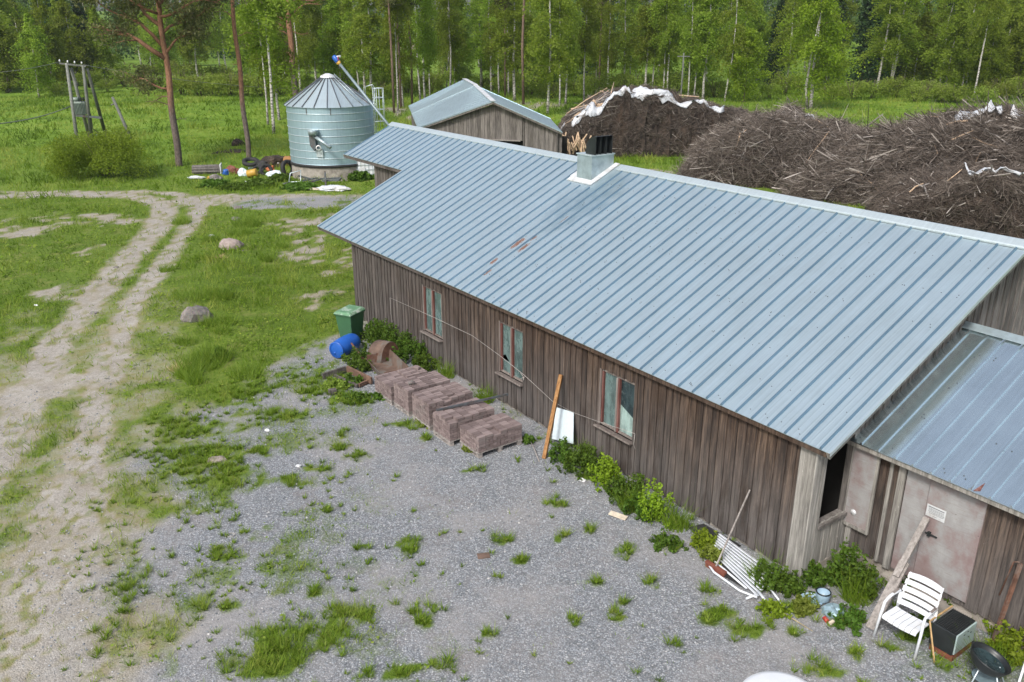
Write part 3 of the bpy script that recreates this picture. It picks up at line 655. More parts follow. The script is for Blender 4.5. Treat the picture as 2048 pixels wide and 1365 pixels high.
# ------------------------------------------------------------------ barn (local x = -s, y = t)
SL = math.tan(R(24.9)); ZE = 2.61; TE = -0.15; TR = 5.40; ZR = ZE + SL * (TR - TE)
def rz_(t): return ZE + SL * (t - TE)
def LP(s, t, z): return (-s, t, z)
barn = thing('barn', 'long weathered board barn with blue-grey ribbed metal roof and a lower annex at its end', 'barn', BO, BROT)
def rect_minus(s0, s1, z0, z1, holes):
    """z pieces of a board between s0 and s1 that miss the holes"""
    segs = [(z0, z1)]
    for (a, b, c, d) in holes:
        if s1 <= a + 1e-4 or s0 >= b - 1e-4: continue
        ns = []
        for (p, q) in segs:
            if d <= p or c >= q: ns.append((p, q)); continue
            if c > p: ns.append((p, c))
            if d < q: ns.append((d, q))
        segs = ns
    return segs
def board_wall(name, axis, u0, u1, fixed, ztop, z0, holes, mat, parent, bw=(0.10, 0.15), gap=0.02, out=-1, seed=1, thick=0.024, label=None):
    """vertical overlapping boards; axis 's' runs along the barn, 't' across; ztop is a function of u"""
    rg = random.Random(seed); edges = {u0, u1}
    for h in holes: edges |= {max(u0, min(u1, h[0])), max(u0, min(u1, h[1]))}
    ed = sorted(edges); mb = MB(); k = 0
    for a, b in zip(ed[:-1], ed[1:]):
        u = a
        while u < b - 1e-4:
            w = rg.uniform(*bw); e = u + w
            if b - e < bw[0] * 0.6: e = b
            for (p, q) in rect_minus(u, e, z0 - rg.uniform(0, 0.05), min(ztop(u), ztop(e)), holes):
                prd = (k % 2) * gap; d0 = fixed + out * prd; d1 = d0 - out * thick
                ov = 0.012 if k % 2 else -0.004
                aa, bb = u - ov, e + ov
                sk = rg.uniform(-0.002, 0.002)
                if axis == 's': mb.span(LP(aa, d0 + sk, p), LP(bb, d1 + sk, q), r=rg.random())
                else: mb.span(LP(d0 + sk, aa, p), LP(d1 + sk, bb, q), r=rg.random())
            u = e; k += 1
    return mb.build(name, mat, parent)
# measured windows: (s0, s1, z0, z1)
WIN = [(11.76, 12.78, 0.80, 2.19), (8.03, 9.05, 0.80, 2.18), (4.22, 5.30, 0.84, 2.18)]
holes = [(a - 0.0, b + 0.0, c - 0.03, d) for a, b, c, d in WIN]
board_wall('front_wall', 's', 0.30, 17.22, -0.01, lambda u: rz_(0) - 0.05, 0.10, holes, MAT['wall'], barn, bw=(0.07, 0.125), gap=0.024, seed=3)
mb = MB(); mb.span(LP(0.02, 0.03, -0.3), LP(17.2, 0.16, 0.14)); mb.span(LP(-0.02, 0.16, -0.3), LP(0.1, 10.6, 0.14)); mb.build('plinth', MAT['concrete'], barn)
# added near-black backing blocks light and stands in for the unlit inside
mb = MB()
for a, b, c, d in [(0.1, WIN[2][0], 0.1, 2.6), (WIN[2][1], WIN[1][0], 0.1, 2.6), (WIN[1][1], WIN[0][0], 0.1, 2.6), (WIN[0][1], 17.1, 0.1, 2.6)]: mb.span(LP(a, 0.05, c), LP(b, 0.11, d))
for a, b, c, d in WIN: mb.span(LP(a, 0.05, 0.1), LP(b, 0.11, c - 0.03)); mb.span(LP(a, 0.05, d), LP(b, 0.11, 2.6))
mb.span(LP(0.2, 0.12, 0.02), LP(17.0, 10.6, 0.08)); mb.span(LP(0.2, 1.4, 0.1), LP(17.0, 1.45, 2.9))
mb.build('dark_backing', MAT['dark'], barn)
# corner trim at the near corner
mb = MB()
for k, (a, b) in enumerate([(0.0, 0.10), (0.105, 0.20), (0.205, 0.30)]): mb.span(LP(a, -0.035 + 0.006 * k, 0.05 - 0.02 * k), LP(b, 0.02, rz_(0) - 0.05))
mb.span(LP(-0.03, -0.035, 0.05), LP(-0.003, 0.10, rz_(0) - 0.05)); mb.span(LP(-0.024, 0.103, 0.05), LP(0.0, 0.18, rz_(0.1) - 0.06)); mb.span(LP(-0.03, 0.183, 0.0), LP(0.0, 0.265, rz_(0.1) - 0.06))
mb.build('corner_trim', MAT['wall_pale'], barn)
# end wall with the open hatch
H_T0, H_T1, H_Z0, H_Z1 = 0.30, 1.02, 0.97, 2.50
board_wall('end_wall', 't', 0.268, 1.16, 0.0, lambda u: rz_(u) - 0.05, 0.02, [(H_T0, H_T1, H_Z0, H_Z1)], MAT['wall_pale'], barn, bw=(0.1, 0.14), gap=0.015, seed=8)
board_wall('end_wall', 't', 1.16, 10.4, 0.0, lambda u: min(rz_(u), rz_(2 * TR - u)) - 0.05, 0.02, [], MAT['wall_grey'], barn, seed=9)
mb = MB(); mb.span(LP(-0.055, H_T0 - 0.03, H_Z0 - 0.06), LP(0.12, H_T1 + 0.05, H_Z0 - 0.005)); mb.span(LP(0.0, H_T1 + 0.003, H_Z0), LP(0.10, H_T1 + 0.05, H_Z1)); hatch = mb.build('hatch_frame', MAT['wall_grey'], barn)
# far walls
board_wall('far_end_wall', 't', 0.0, 10.6, 17.22, lambda u: min(rz_(u), rz_(2 * TR - u)) - 0.06, 0.1, [], MAT['wall'], barn, out=1, seed=12)
s_ext = onwall(749, 330, 3.4)[0]
board_wall('porch_wall', 's', 17.25, s_ext, 3.4, lambda u: rz_(3.4) - 0.08, 0.0, [], MAT['wall_grey'], barn, seed=13)
board_wall('porch_end_wall', 't', 3.42, 10.6, s_ext, lambda u: min(rz_(u), rz_(2 * TR - u)) - 0.06, 0.0, [], MAT['wall_grey'], barn, out=1, seed=14)
board_wall('rear_wall', 's', 0.0, s_ext, 10.6, lambda u: rz_(2 * TR - 10.6) - 0.05, 0.0, [], MAT['wall_grey'], barn, out=1, seed=15)
# windows
def window(i, w):
    a, b, c, d = w; m = (a + b) / 2 - 0.02
    wf = MB()
    wf.span(LP(b - 0.06, -0.028, c + 0.05), LP(b, 0.06, d)); wf.span(LP(a, 0.0, c + 0.05), LP(a + 0.05, 0.06, d))
    wf.span(LP(a + 0.053, 0.0, d - 0.05), LP(b - 0.063, 0.06, d - 0.003)); wf.span(LP(a + 0.053, 0.0, c + 0.053), LP(b - 0.078, 0.055, c + 0.10))
    f = wf.build('window', MAT['frame_wood'], barn)
    rd = MB(); rd.span(LP(m - 0.055, -0.02, c + 0.056), LP(m - 0.005, 0.05, d - 0.053)); rd.span(LP(b - 0.105, -0.012, c + 0.103), LP(b - 0.065, 0.04, d - 0.053), )
    rd.build('red_mullion', MAT['red_wood'], f)
    sd = MB(); sd.span(LP(m, -0.026, c + 0.056), LP(m + 0.045, 0.045, d - 0.053)); sd.build('mullion', MAT['frame_wood'], f)
    sl = MB(); sl.box(LP((a + b) / 2, -0.06, c + 0.01), (b - a + 0.05, 0.16, 0.035), (R(-12), 0, 0)); sl.build('sill', MAT['frame_wood'], f)
    for k, (p, q) in enumerate([(a + 0.05, m - 0.055), (m + 0.045, b - 0.115)]):
        g = MB(); z0, z1 = c + 0.10, d - 0.052
        if i == 2 and k == 0:
            zz = z0 + (z1 - z0) * 0.40
            g.add([LP(p, 0.035, z0), LP(q, 0.035, z0), LP(q, 0.035, zz + 0.13), LP(p, 0.035, zz - 0.06)], [(0, 1, 2, 3)], 1)
            g.add([LP(p, 0.035, zz - 0.06), LP(q, 0.035, zz + 0.13), LP(q, 0.035, z1), LP(p, 0.035, z1)], [(0, 1, 2, 3)], 2)
        elif i == 1 and k == 1:
            zz = z0 + (z1 - z0) * 0.24; xm = p + (q - p) * 0.62
            pts = [(p, z0), (q, z0), (q, zz), (xm + 0.08, zz + 0.02), (xm - 0.02, zz + 0.17), (p + 0.06, zz + 0.10), (p + 0.13, zz + 0.27), (q, zz + 0.21), (q, z1), (p, z1)]
            g.add([LP(s_, 0.035, z_) for s_, z_ in [(p, z0), (q, z0), (q, zz), (p + 0.12, zz + 0.0), (p, zz + 0.02)]], [(0, 1, 2, 3, 4)], 0)
            g.add([LP(s_, 0.035, z_) for s_, z_ in [(p, zz + 0.02), (p + 0.12, zz), (q - 0.1, zz + 0.14), (q, zz + 0.10), (q, z1), (p, z1)]], [(0, 1, 2, 3, 4, 5)], 0)
        else:
            g.add([LP(p, 0.035, z0), LP(q, 0.035, z0), LP(q, 0.035, z1), LP(p, 0.035, z1)], [(0, 1, 2, 3)], 0)
        g.build('pane', [MAT['glass'], MAT['glass_pale'], MAT['glass_dark']], f)
    if i == 0 or i == 2:
        cu = MB(); x0 = m + 0.09
        cu.add([LP(x0 + 0.1, 0.05, c + 0.7), LP(x0, 0.05, c + 0.5), LP(x0, 0.05, d - 0.1), LP(x0 + 0.16, 0.05, d - 0.08)], [(0, 1, 2, 3)])
        # curtain hem seen through the dusty pane is left to the glass tone
    # head boards between window and eave
for i, w in enumerate(WIN): window(i, w)
# roof: front slope (main part and the higher narrow part), back slope, ribs, ridge
def slope_sheet(mb, s0, s1, t0, t1, th=0.012, m=0):
    a, b = [LP(s0, t0, rz_(t0)), LP(s1, t0, rz_(t0))], [LP(s1, t1, rz_(t1)), LP(s0, t1, rz_(t1))]
    mb.prism([a[0], b[1], b[0], a[1]], (0, 0, -th), m)
def rib(mb, s, t0, t1, zf=rz_, h=0.036, wb=0.046, wt=0.024, m=0):
    p = []
    for t in (t0, t1):
        z = zf(t) + 0.0015; p += [LP(s - wb / 2, t, z), LP(s - wt / 2, t, z + h), LP(s + wt / 2, t, z + h), LP(s + wb / 2, t, z)]
    mb.add(p, [(0, 1, 5, 4), (1, 2, 6, 5), (2, 3, 7, 6), (0, 3, 2, 1), (4, 5, 6, 7)], m)
rf = MB(); S0, S1, SX, TX = -0.30, 19.53, 24.28, 3.17
slope_sheet(rf, S0, S1, TE, TR - 0.02); slope_sheet(rf, S1 + 0.003, SX, TX, TR - 0.02)
bk = lambda t: rz_(2 * TR - t)
rf.prism([LP(S0, TR + 0.02, bk(TR + 0.02)), LP(S0, 10.95, bk(10.95)), LP(SX, 10.95, bk(10.95)), LP(SX, TR + 0.02, bk(TR + 0.02))], (0, 0, -0.012))
roof = rf.build('roof', MAT['roof'], barn, fixn=True)
rb = MB(); s = S0 + 0.17; VT0, VT1, VS0, VS1 = 4.45, 5.6, 10.93, 11.80
while s < SX - 0.05:
    t0 = TE if s < S1 else TX
    t1 = TR - 0.10
    if VS0 - 0.1 < s < VS1 + 0.1: t1 = VT0 - 0.12
    rib(rb, s, t0 - 0.004, t1)
    s += 0.343 if s < 10.6 else 0.405
rb.build('rib', MAT['roof_rib'], roof).__setitem__('kind', 'stuff')
sc_ = MB(); rs = random.Random(5)
for i in range(230):
    s = S0 + 0.17 + 0.343 * rs.randint(0, 31) + rs.choice([0.13, 0.17, 0.21]); t = rs.choice([0.0, 0.62, 1.3, 2.1, 2.9, 3.7, 4.6]) + rs.uniform(-0.06, 0.06)
    if s > 10.6 and rs.random() < 0.7: continue
    sc_.lathe([(0.009, 0.0), (0.009, 0.010), (0.004, 0.013)], 6, 0, c=LP(s, t, rz_(t)))
sc_.build('screw', MAT['screw'], roof).__setitem__('kind', 'stuff')
rd = MB()
for (a, b) in ((S0 - 0.02, VS0 - 0.16), (VS1 + 0.02, SX + 0.02)):
    q = []
    for s in (a, b):
        q += [LP(s, TR - 0.19, rz_(TR - 0.19) + 0.04), LP(s, TR - 0.17, rz_(TR - 0.17) + 0.055), LP(s, TR - 0.02, ZR + 0.065), LP(s, TR + 0.02, ZR + 0.065), LP(s, TR + 0.19, rz_(TR - 0.19) + 0.04), LP(s, TR - 0.19, rz_(TR - 0.19) + 0.012)]
    rd.add(q, [(0, 6, 7, 1), (1, 7, 8, 2), (2, 8, 9, 3), (3, 9, 10, 4), (0, 1, 2, 3, 4), (10, 9, 8, 7, 6), (5, 11, 6, 0)])
rd.build('ridge_cap', MAT['ridge'], roof)
tr_ = MB()
def rake(mb, s, t0, t1, w=0.05, h=0.13):
    p0 = Vector(LP(s, t0, rz_(t0) - h / 2 - 0.014)); p1 = Vector(LP(s, t1, rz_(t1) - h / 2 - 0.014)); mb.bar(p0, p1, w, h)
for a_ in ((S0 + 0.03, TE + 0.02, TR), (S1 - 0.04, TE + 0.02, TX + 0.1), (SX - 0.04, TX, TR)):
    tr_ = MB(); rake(tr_, *a_); tr_.build('rake_board', MAT['wall_pale'], roof)
fl = MB(); fl.prism([LP(S0 - 0.012, TE, rz_(TE) - 0.05), LP(S0 - 0.012, TR, rz_(TR) - 0.05), LP(S0 - 0.012, TR, rz_(TR) + 0.02), LP(S0 - 0.012, TE, rz_(TE) + 0.02)], (0.012, 0, 0)); fl.build('rake_flashing', MAT['ridge'], roof, fixn=True)
ev = MB(); ev.span(LP(S0 + 0.06, TE + 0.02, rz_(TE) - 0.11), LP(S1 - 0.07, TE + 0.045, rz_(TE) - 0.016)); ev.span(LP(S1 + 0.02, TX + 0.02, rz_(TX) - 0.13), LP(SX - 0.07, TX + 0.045, rz_(TX) - 0.016)); ev.build('eave_board', MAT['wall'], roof)
sf = MB(); sf.prism([LP(17.25, TE + 0.05, rz_(TE) - 0.1), LP(S1 - 0.08, TE + 0.05, rz_(TE) - 0.1), LP(S1 - 0.08, 3.3, rz_(3.3) - 0.1), LP(17.25, 3.3, rz_(3.3) - 0.1)], (0, 0, 0.02)); sf.build('soffit', MAT['wall_grey'], roof, fixn=True)
# ventilation box with black cowl astride the ridge
vt = MB(); vt.prism([LP(11.71, 4.58, rz_(4.58) - 0.1), LP(11.71, 5.40, ZR - 0.1), LP(11.71, 5.40, 5.52), LP(11.71, 4.58, 5.52)], (0.64, 0, 0))
vent = vt.build('vent_box', MAT['zinc_dull'], roof, fixn=True, bevel=0.008)
vb = MB(); vb.span(LP(11.735, 4.555, 5.50), LP(11.045, 5.425, 5.535)); vb.build('rim', MAT['ridge'], vent, bevel=0.006)
fb = MB()
fb.prism([LP(11.95, 4.42, rz_(4.42) + 0.045), LP(10.90, 4.42, rz_(4.42) + 0.045), LP(10.90, 4.575, rz_(4.575) + 0.045), LP(11.95, 4.575, rz_(4.575) + 0.045)], (0, 0, -0.03))
fb.prism([LP(11.064, 4.58, rz_(4.58) + 0.045), LP(10.88, 4.58, rz_(4.58) + 0.045), LP(10.88, 5.46, rz_(5.46) + 0.045), LP(11.064, 5.46, rz_(5.46) + 0.045)], (0, 0, -0.03))
fb.prism([LP(12.0, 4.58, rz_(4.58) + 0.045), LP(11.715, 4.58, rz_(4.58) + 0.045), LP(11.715, 4.85, rz_(4.85) + 0.045), LP(12.0, 4.85, rz_(4.85) + 0.045)], (0, 0, -0.03))
fb.build('flashing', MAT['flash'], vent, fixn=True)
cw = MB(); prof = [(11.44, 5.537)]
for k in range(9):
    a = R(90) * k / 8; prof.append((11.44 - 0.30 * (1 - math.cos(a)), 5.60 + 0.43 * math.sin(a)))
prof += [(11.02, 6.045), (11.02, 5.537)]
for t in (4.66, 5.27): cw.prism([LP(s_, t, z) for s_, z in prof], (0, 0.012, 0))
for (a, b) in zip(prof[:-2], prof[1:-1]): cw.prism([LP(a[0], 4.673, a[1]), LP(a[0], 5.269, a[1]), LP(b[0], 5.269, b[1]), LP(b[0], 4.673, b[1])], (0.012, 0, -0.006))
for t in (4.86, 5.07): cw.span(LP(11.035, t, 5.54), LP(11.30, t + 0.012, 6.02))
cw.span(LP(11.20, 4.68, 5.54), LP(11.19, 5.26, 6.0))
for t in (4.79, 5.0): 
    for z in (5.62, 5.78, 5.94): cw.box(LP(11.185, t, z), (0.01, 0.022, 0.022))
cowl = cw.build('cowl', MAT['black_metal'], vent, fixn=True)

# ------------------------------------------------------------------ annex on the near end
AT0, AZ0, ASL = 0.95, 2.38, math.tan(R(24.5)); AT1 = 4.12
def az_(t): return AZ0 + ASL * (t - AT0)
AS0, AS1 = 0.135, -8.0
DR = (-2.22, -0.92, 0.36, 2.19)
board_wall('annex_front_wall', 's', AS1, -0.002, 1.18, lambda u: az_(1.18) - 0.05, 0.30, [DR], MAT['wall'], barn, bw=(0.075, 0.13), seed=21)
mb = MB(); mb.span(LP(AS1, 1.22, -0.3), LP(-0.11, 1.36, 0.33)); mb.span(LP(-2.35, 1.02, -0.2), LP(-0.85, 1.215, 0.16)); mb.build('annex_plinth', MAT['concrete'], barn)
mb = MB(); mb.span(LP(AS1 + 0.1, 1.42, 0.1), LP(-0.12, 1.46, az_(1.44) - 0.06)); mb.span(LP(AS1 + 0.1, 1.47, 0.1), LP(-0.12, 4.0, 0.2)); mb.build('dark_backing', MAT['dark'], barn)  # added black sheets standing in for the annex's unlit inside
board_wall('annex_end_wall', 't', 1.2, 7.0, AS1, lambda u: min(az_(u), az_(2 * AT1 - u)) - 0.05, 0.0, [], MAT['wall'], barn, seed=24)
ar = MB(); ar.prism([LP(AS0, AT0, az_(AT0)), LP(AS0, AT1, az_(AT1)), LP(AS1 - 0.3, AT1, az_(AT1)), LP(AS1 - 0.3, AT0, az_(AT0))], (0, 0, -0.012)); az2 = lambda t: az_(2 * AT1 - t); ar.prism([LP(0.0, AT1 + 0.01, az2(AT1 + 0.01)), LP(0.0, 7.2, az2(7.2)), LP(AS1 - 0.3, 7.2, az2(7.2)), LP(AS1 - 0.3, AT1 + 0.01, az2(AT1 + 0.01))], (0, 0, -0.012))
aroof = ar.build('annex_roof', MAT['annex_roof'], barn, fixn=True)
ab = MB(); s = -0.17
while s > AS1: rib(ab, s, AT0 - 0.004, AT1 - 0.09, az_, 0.034, 0.05, 0.026); s -= 0.305
ab.build('rib', MAT['annex_roof'], aroof).__setitem__('kind', 'stuff')
fb = MB(); fb.prism([LP(0.0, AT1 - 0.16, az_(AT1 - 0.16) + 0.045), LP(0.0, AT1, az_(AT1) + 0.055), LP(AS1 - 0.3, AT1, az_(AT1) + 0.055), LP(AS1 - 0.3, AT1 - 0.16, az_(AT1 - 0.16) + 0.045)], (0, 0, -0.008)); fb.prism([LP(0.0, AT1 + 0.16, az_(AT1 - 0.16) + 0.045), LP(0.0, AT1 + 0.002, az_(AT1) + 0.055), LP(AS1 - 0.3, AT1 + 0.002, az_(AT1) + 0.055), LP(AS1 - 0.3, AT1 + 0.16, az_(AT1 - 0.16) + 0.045)], (0, 0, -0.008)); fb.build('ridge_cap', MAT['zinc_dull'], aroof, fixn=True)
eb = MB(); eb.span(LP(AS0 - 0.02, AT0 + 0.02, AZ0 - 0.10), LP(AS1 - 0.28, AT0 + 0.045, AZ0 - 0.014)); eb.span(LP(-0.12, AT0 + 0.05, AZ0 - 0.09), LP(AS1 - 0.28, 1.15, AZ0 - 0.06)); eb.build('eave_board', MAT['wall_pale'], aroof)
as_ = MB()
for i in range(70):
    s = -0.17 - 0.305 * rs.randint(0, 24) + rs.choice([0.1, 0.15, 0.2]); t = rs.choice([1.1, 1.9, 2.7, 3.5]) + rs.uniform(-.08, .08)
    if s < AS1: continue
    as_.lathe([(0.012, 0.0), (0.012, 0.012), (0.005, 0.016)], 6, 0, c=LP(s, t, az_(t)))
as_.build('screw', MAT['screw'], aroof).__setitem__('kind', 'stuff')
rp = MB(); q = (-2.06, 1.02); rp.prism([LP(-2.05, 0.96, az_(0.96) + 0.005), LP(-2.13, 1.0, az_(1.0) + 0.005), LP(-2.11, 1.16, az_(1.16) + 0.005)], (0, 0, 0.004)); rp.build('rust_patch', MAT['red_wood'], aroof, fixn=True)
# door leaves, trims, shutter
dn = MB(); dn.span(LP(-1.318, 1.155, 0.30), LP(-0.93, 1.195, 2.18)); d1 = dn.build('side_door', MAT['boardpaint'], barn, bevel=0.004)
dm = MB(); dm.span(LP(-2.215, 1.135, 0.37), LP(-1.330, 1.175, 2.18)); d2 = dm.build('door', MAT['boardpaint'], barn, bevel=0.004)
dl = MB(); dl.span(LP(-1.40, 1.11, 1.24), LP(-1.60, 1.132, 1.265)); dl.box(LP(-1.47, 1.115, 1.26), (0.05, 0.05, 0.08)); dl.build('latch', MAT['black_metal'], d2, bevel=0.004)
dt = MB(); dt.span(LP(-0.915, 1.12, 0.25), LP(-0.80, 1.158, 2.22)); dt.span(LP(-0.70, 1.125, 0.28), LP(-0.64, 1.15, 2.22)); dt.span(LP(-0.13, 1.12, 0.25), LP(-0.035, 1.152, 2.22)); dt.build('door_trim', MAT['wall_pale'], barn)
sh = MB(); sh.span(LP(-0.43, 1.075, 0.78), LP(0.09, 1.095, 2.24)); shut = sh.build('shutter', MAT['boardpaint'], barn)
sh = MB(); sh.span(LP(-0.475, 1.06, 0.72), LP(-0.43, 1.10, 2.24)); sh.span(LP(0.09, 1.06, 0.72), LP(0.13, 1.10, 2.24)); sh.span(LP(-0.427, 1.058, 0.72), LP(0.088, 1.10, 0.778)); sh.build('shutter_frame', MAT['wall_pale'], shut)
sh = MB(); sh.lathe([(0.0, 0.0), (0.055, 0.0), (0.05, 0.012), (0.0, 0.016)], 14, M=Euler((R(90), 0, 0)).to_matrix(), c=LP(-0.16, 1.074, 1.02)); sh.build('round_plate', MAT['flash'], shut)
# notice on the door
sg = thing('notice_sign', 'small white notice with lines of tiny print screwed to the worn door', 'sign', BL(-1.505, 1.128, 1.66), BROT)
mb = MB(); mb.box((0, 0, 0), (0.31, 0.006, 0.21)); mb.build('panel', MAT['flash'], sg)
pr = MB(); pr.box((0, -0.0045, 0.072), (0.26, 0.002, 0.014)); rs2 = random.Random(3)
for k in range(6):
    x = -0.12 + 0.012 * (k > 3)
    while x < 0.12 - 0.012 * (k > 3):
        w = rs2.uniform(0.012, 0.035); pr.box((x + w / 2, -0.0045, 0.046 - k * 0.017), (w, 0.002, 0.006)); x += w + 0.007
pr.box((0.0, -0.0045, -0.075), (0.06, 0.002, 0.006))
pr.build('print', simple('grey_print', (0.16, 0.17, 0.18), 0.8), sg)
# clothes line along the front wall
rope = MB(); pts = []
for (x, y) in ((780, 596), (865, 634), (945, 672), (1000, 712), (1050, 752), (1105, 803)):
    s, z = onwall(x, y, -0.07); pts.append(BL(s, -0.07, z))
rope.tube(pts, 0.0055, 5); s, z = onwall(785, 660, -0.06); rope.tube([pts[0], BL(s + 0.05, -0.06, z + 0.5), BL(s - 0.02, -0.06, z + 0.2), BL(s, -0.06, z)], 0.0055, 5)
p2 = []
for (x, y) in ((1105, 803), (1145, 825), (1195, 843), (1235, 856), (1270, 868)):
    s, z = onwall(x, y, -0.09); p2.append(BL(s, -0.09, z))
rope.tube(p2, 0.0042, 5); s, z = onwall(1048, 755, -0.07)
for k in range(5): rope.tube([BL(s, -0.075, z), BL(s + rng.uniform(-.12, .12), -0.09, z + rng.uniform(-.12, .1))], 0.007, 4)
s, z = onwall(1270, 868, -0.05); rope.tube([BL(s, -0.05, z), BL(s + 0.02, -0.05, z - 0.25), BL(s - 0.03, -0.05, z - 0.34)], 0.006, 4)
o = rope.build('clothes_line', MAT['cord']); tag(o, 'slack pale cord strung along the barn wall across its windows', 'cord')
# ------------------------------------------------------------------ things in the yard
# pallets of pavers: (s0, s1, t0, t1, courses)
STK = [(6.83, 7.60, -2.12, -0.93, 6, 'nearest the leaning timber post'), (7.68, 8.44, -2.33, -1.10, 8, 'under the steel bar'),
       (8.62, 9.44, -2.31, -1.08, 9, 'third from the leaning timber post'), (9.58, 10.32, -2.33, -1.12, 9, 'topped by a dark lump'), (10.40, 11.30, -2.36, -1.15, 6, 'beside the rusty hopper parts')]
PALH = 0.135; CH = 0.062; PL_, PW_ = 0.20, 0.10
core = MB(); ptop = MB(); ptop.box((0, 0, 0), (PL_ - 0.014, PW_ - 0.013, CH - 0.002)); 
meshes = []
for k in range(4):
    mb = MB(); mb.box((0, 0, 0), (PL_ - 0.014, PW_ - 0.013, CH - 0.002), r=k / 3.0); o = mb.build('paver', MAT['paver'], bevel=0.0); meshes.append(o.data); bpy.data.objects.remove(o)
npv = 0
for si, (s0, s1, t0, t1, nc, desc) in enumerate(STK):
    pal = thing('pallet', 'grey wooden pallet under the paver stack ' + desc, 'pallet', BL((s0 + s1) / 2, (t0 + t1) / 2, 0), BROT, 'pallets carrying pavers along the barn wall')
    W, D = s1 - s0, t1 - t0
    mb = MB()
    for k in range(5): mb.box((-W / 2 + 0.06 + k * (W - 0.12) / 4, 0, 0.122), (0.11, D, 0.02))
    for k in range(3): mb.box((0, -D / 2 + 0.05 + k * (D - 0.1) / 2, 0.10), (W, 0.11, 0.02))
    mb.build('deck', MAT['plank'], pal)
    for k in range(3):
        mb = MB(); yy = -D / 2 + 0.06 + k * (D - 0.12) / 2
        for j in range(3): mb.box((-W / 2 + 0.06 + j * (W - 0.12) / 2, yy, 0.054), (0.10, 0.10, 0.072))
        mb.box((0, yy, 0.008), (W, 0.10, 0.018)); mb.build('runner', MAT['plank'], pal)
    rg = random.Random(40 + si)
    ns = int(round(W / PW_)); nt_ = int(round(D / PL_)); ds = W / ns; dt_ = D / nt_
    # lower courses, only the bricks on the outside are built (the inside is solid brick)
    for c in range(nc - 1):
        z = PALH + CH * (c + 0.5); odd = c % 2
        if odd: a, b, la, lb = int(round(W / PL_)), int(round(D / PW_)), W, D
        else: a, b, la, lb = ns, nt_, W, D
        for i in range(a):
            for j in range(b):
                if 0 < i < a - 1 and 0 < j < b - 1: continue
                cs = s0 + (i + 0.5) * la / a + rg.uniform(-.004, .004); ct = t0 + (j + 0.5) * lb / b + rg.uniform(-.007, .007)
                core.box(BL(cs, ct, z), (la / a - 0.013, lb / b - 0.013, CH - 0.009), (0, 0, BROT + rg.uniform(-.02, .02)))
    core.box(BL((s0 + s1) / 2, (t0 + t1) / 2, PALH + CH * (nc - 1) / 2), (W - 0.12, D - 0.12, CH * (nc - 1) - 0.004), (0, 0, BROT))
    skip = {0: {(1, 2), (2, 2), (0, 2)}, 1: {(0, 0), (1, 0), (ns - 1, 0)}, 2: {(0, 2), (1, 3)}, 3: set(), 4: set()}[si]
    def put(cs, ct, z, lng, yaw=0):
        global npv
        o = bpy.data.objects.new('paver', rg.choice(meshes)); COL.objects.link(o)
        o.location = BL(cs, ct, z); o.rotation_euler = (rg.uniform(-.012, .012), rg.uniform(-.012, .012), BROT + yaw + (math.pi / 2 if lng else 0) + rg.uniform(-.025, .025))
        tag(o, 'reddish grey paver in the top layer of the stack ' + desc, 'paver', 'pavers in the top layers of the pallet stacks'); npv += 1
    for i in range(ns):
        for j in range(nt_):
            if (i, j) in skip: continue
            put(s0 + (i + 0.5) * ds, t0 + (j + 0.5) * dt_, PALH + CH * (nc - 0.5) + rg.uniform(-.002, .006), True)
    if si == 4:
        for i in range(5):
            for j in range(3): put(s0 + 0.05 + i * 0.105 + 0.25, t1 - 0.1 - j * 0.205, PALH + CH * (nc + 0.5), True)
        put(s0 + 0.55, t1 - 0.15, PALH + CH * (nc + 1.5) + 0.01, False, 0.3)
o = core.build('paver', MAT['paver']); o['kind'] = 'stuff'; o['label'] = 'reddish grey concrete pavers in the lower layers of the five pallet stacks'; o['category'] = 'paver'
bar = MB(); z = PALH + CH * 8 + 0.02; bar.bar(BL(8.33, -2.28, z), BL(7.92, -0.55, z + 0.10), 0.05, 0.04); tag(bar.build('steel_bar', MAT['steel']), 'grey steel bar lying across a paver stack', 'steel bar')
lump = MB()
z = PALH + CH * 9 + 0.03; lump.tube([BL(9.92, -2.12, z), BL(9.88, -2.04, z + 0.03), BL(9.84, -1.98, z)], [0.045, 0.06, 0.03], 7); tag(lump.build('stone_lump', MAT['rock']), 'small dark stone lump on top of a paver stack', 'stone')
# leaning timber and panel behind it
s1_, z1_ = onwall(1122, 750, -0.10); b0 = at(1088, 918)
mb = MB(); mb.bar(b0, BL(s1_, -0.10, z1_), 0.085, 0.085, r=0.5); tag(mb.build('timber_post', MAT['pole_wood'], bevel=0.008), 'orange brown squared timber leaning against the barn wall', 'timber post')
pts = []
for (x, y, t) in ((1112, 815, -.075), (1147, 825, -.07), (1146, 888, -.30), (1104, 878, -.30)):
    s, z = onwall(x, y, t); pts.append(BL(s, t, max(z, 0.05)))
mb = MB(); n_ = (pts[1] - pts[0]).cross(pts[3] - pts[0]).normalized(); mb.prism([p for p in pts], n_ * 0.012); tag(mb.build('panel_board', MAT['panel'], fixn=True), 'pale blue-white panel leaning on the barn wall behind the timber post', 'panel')
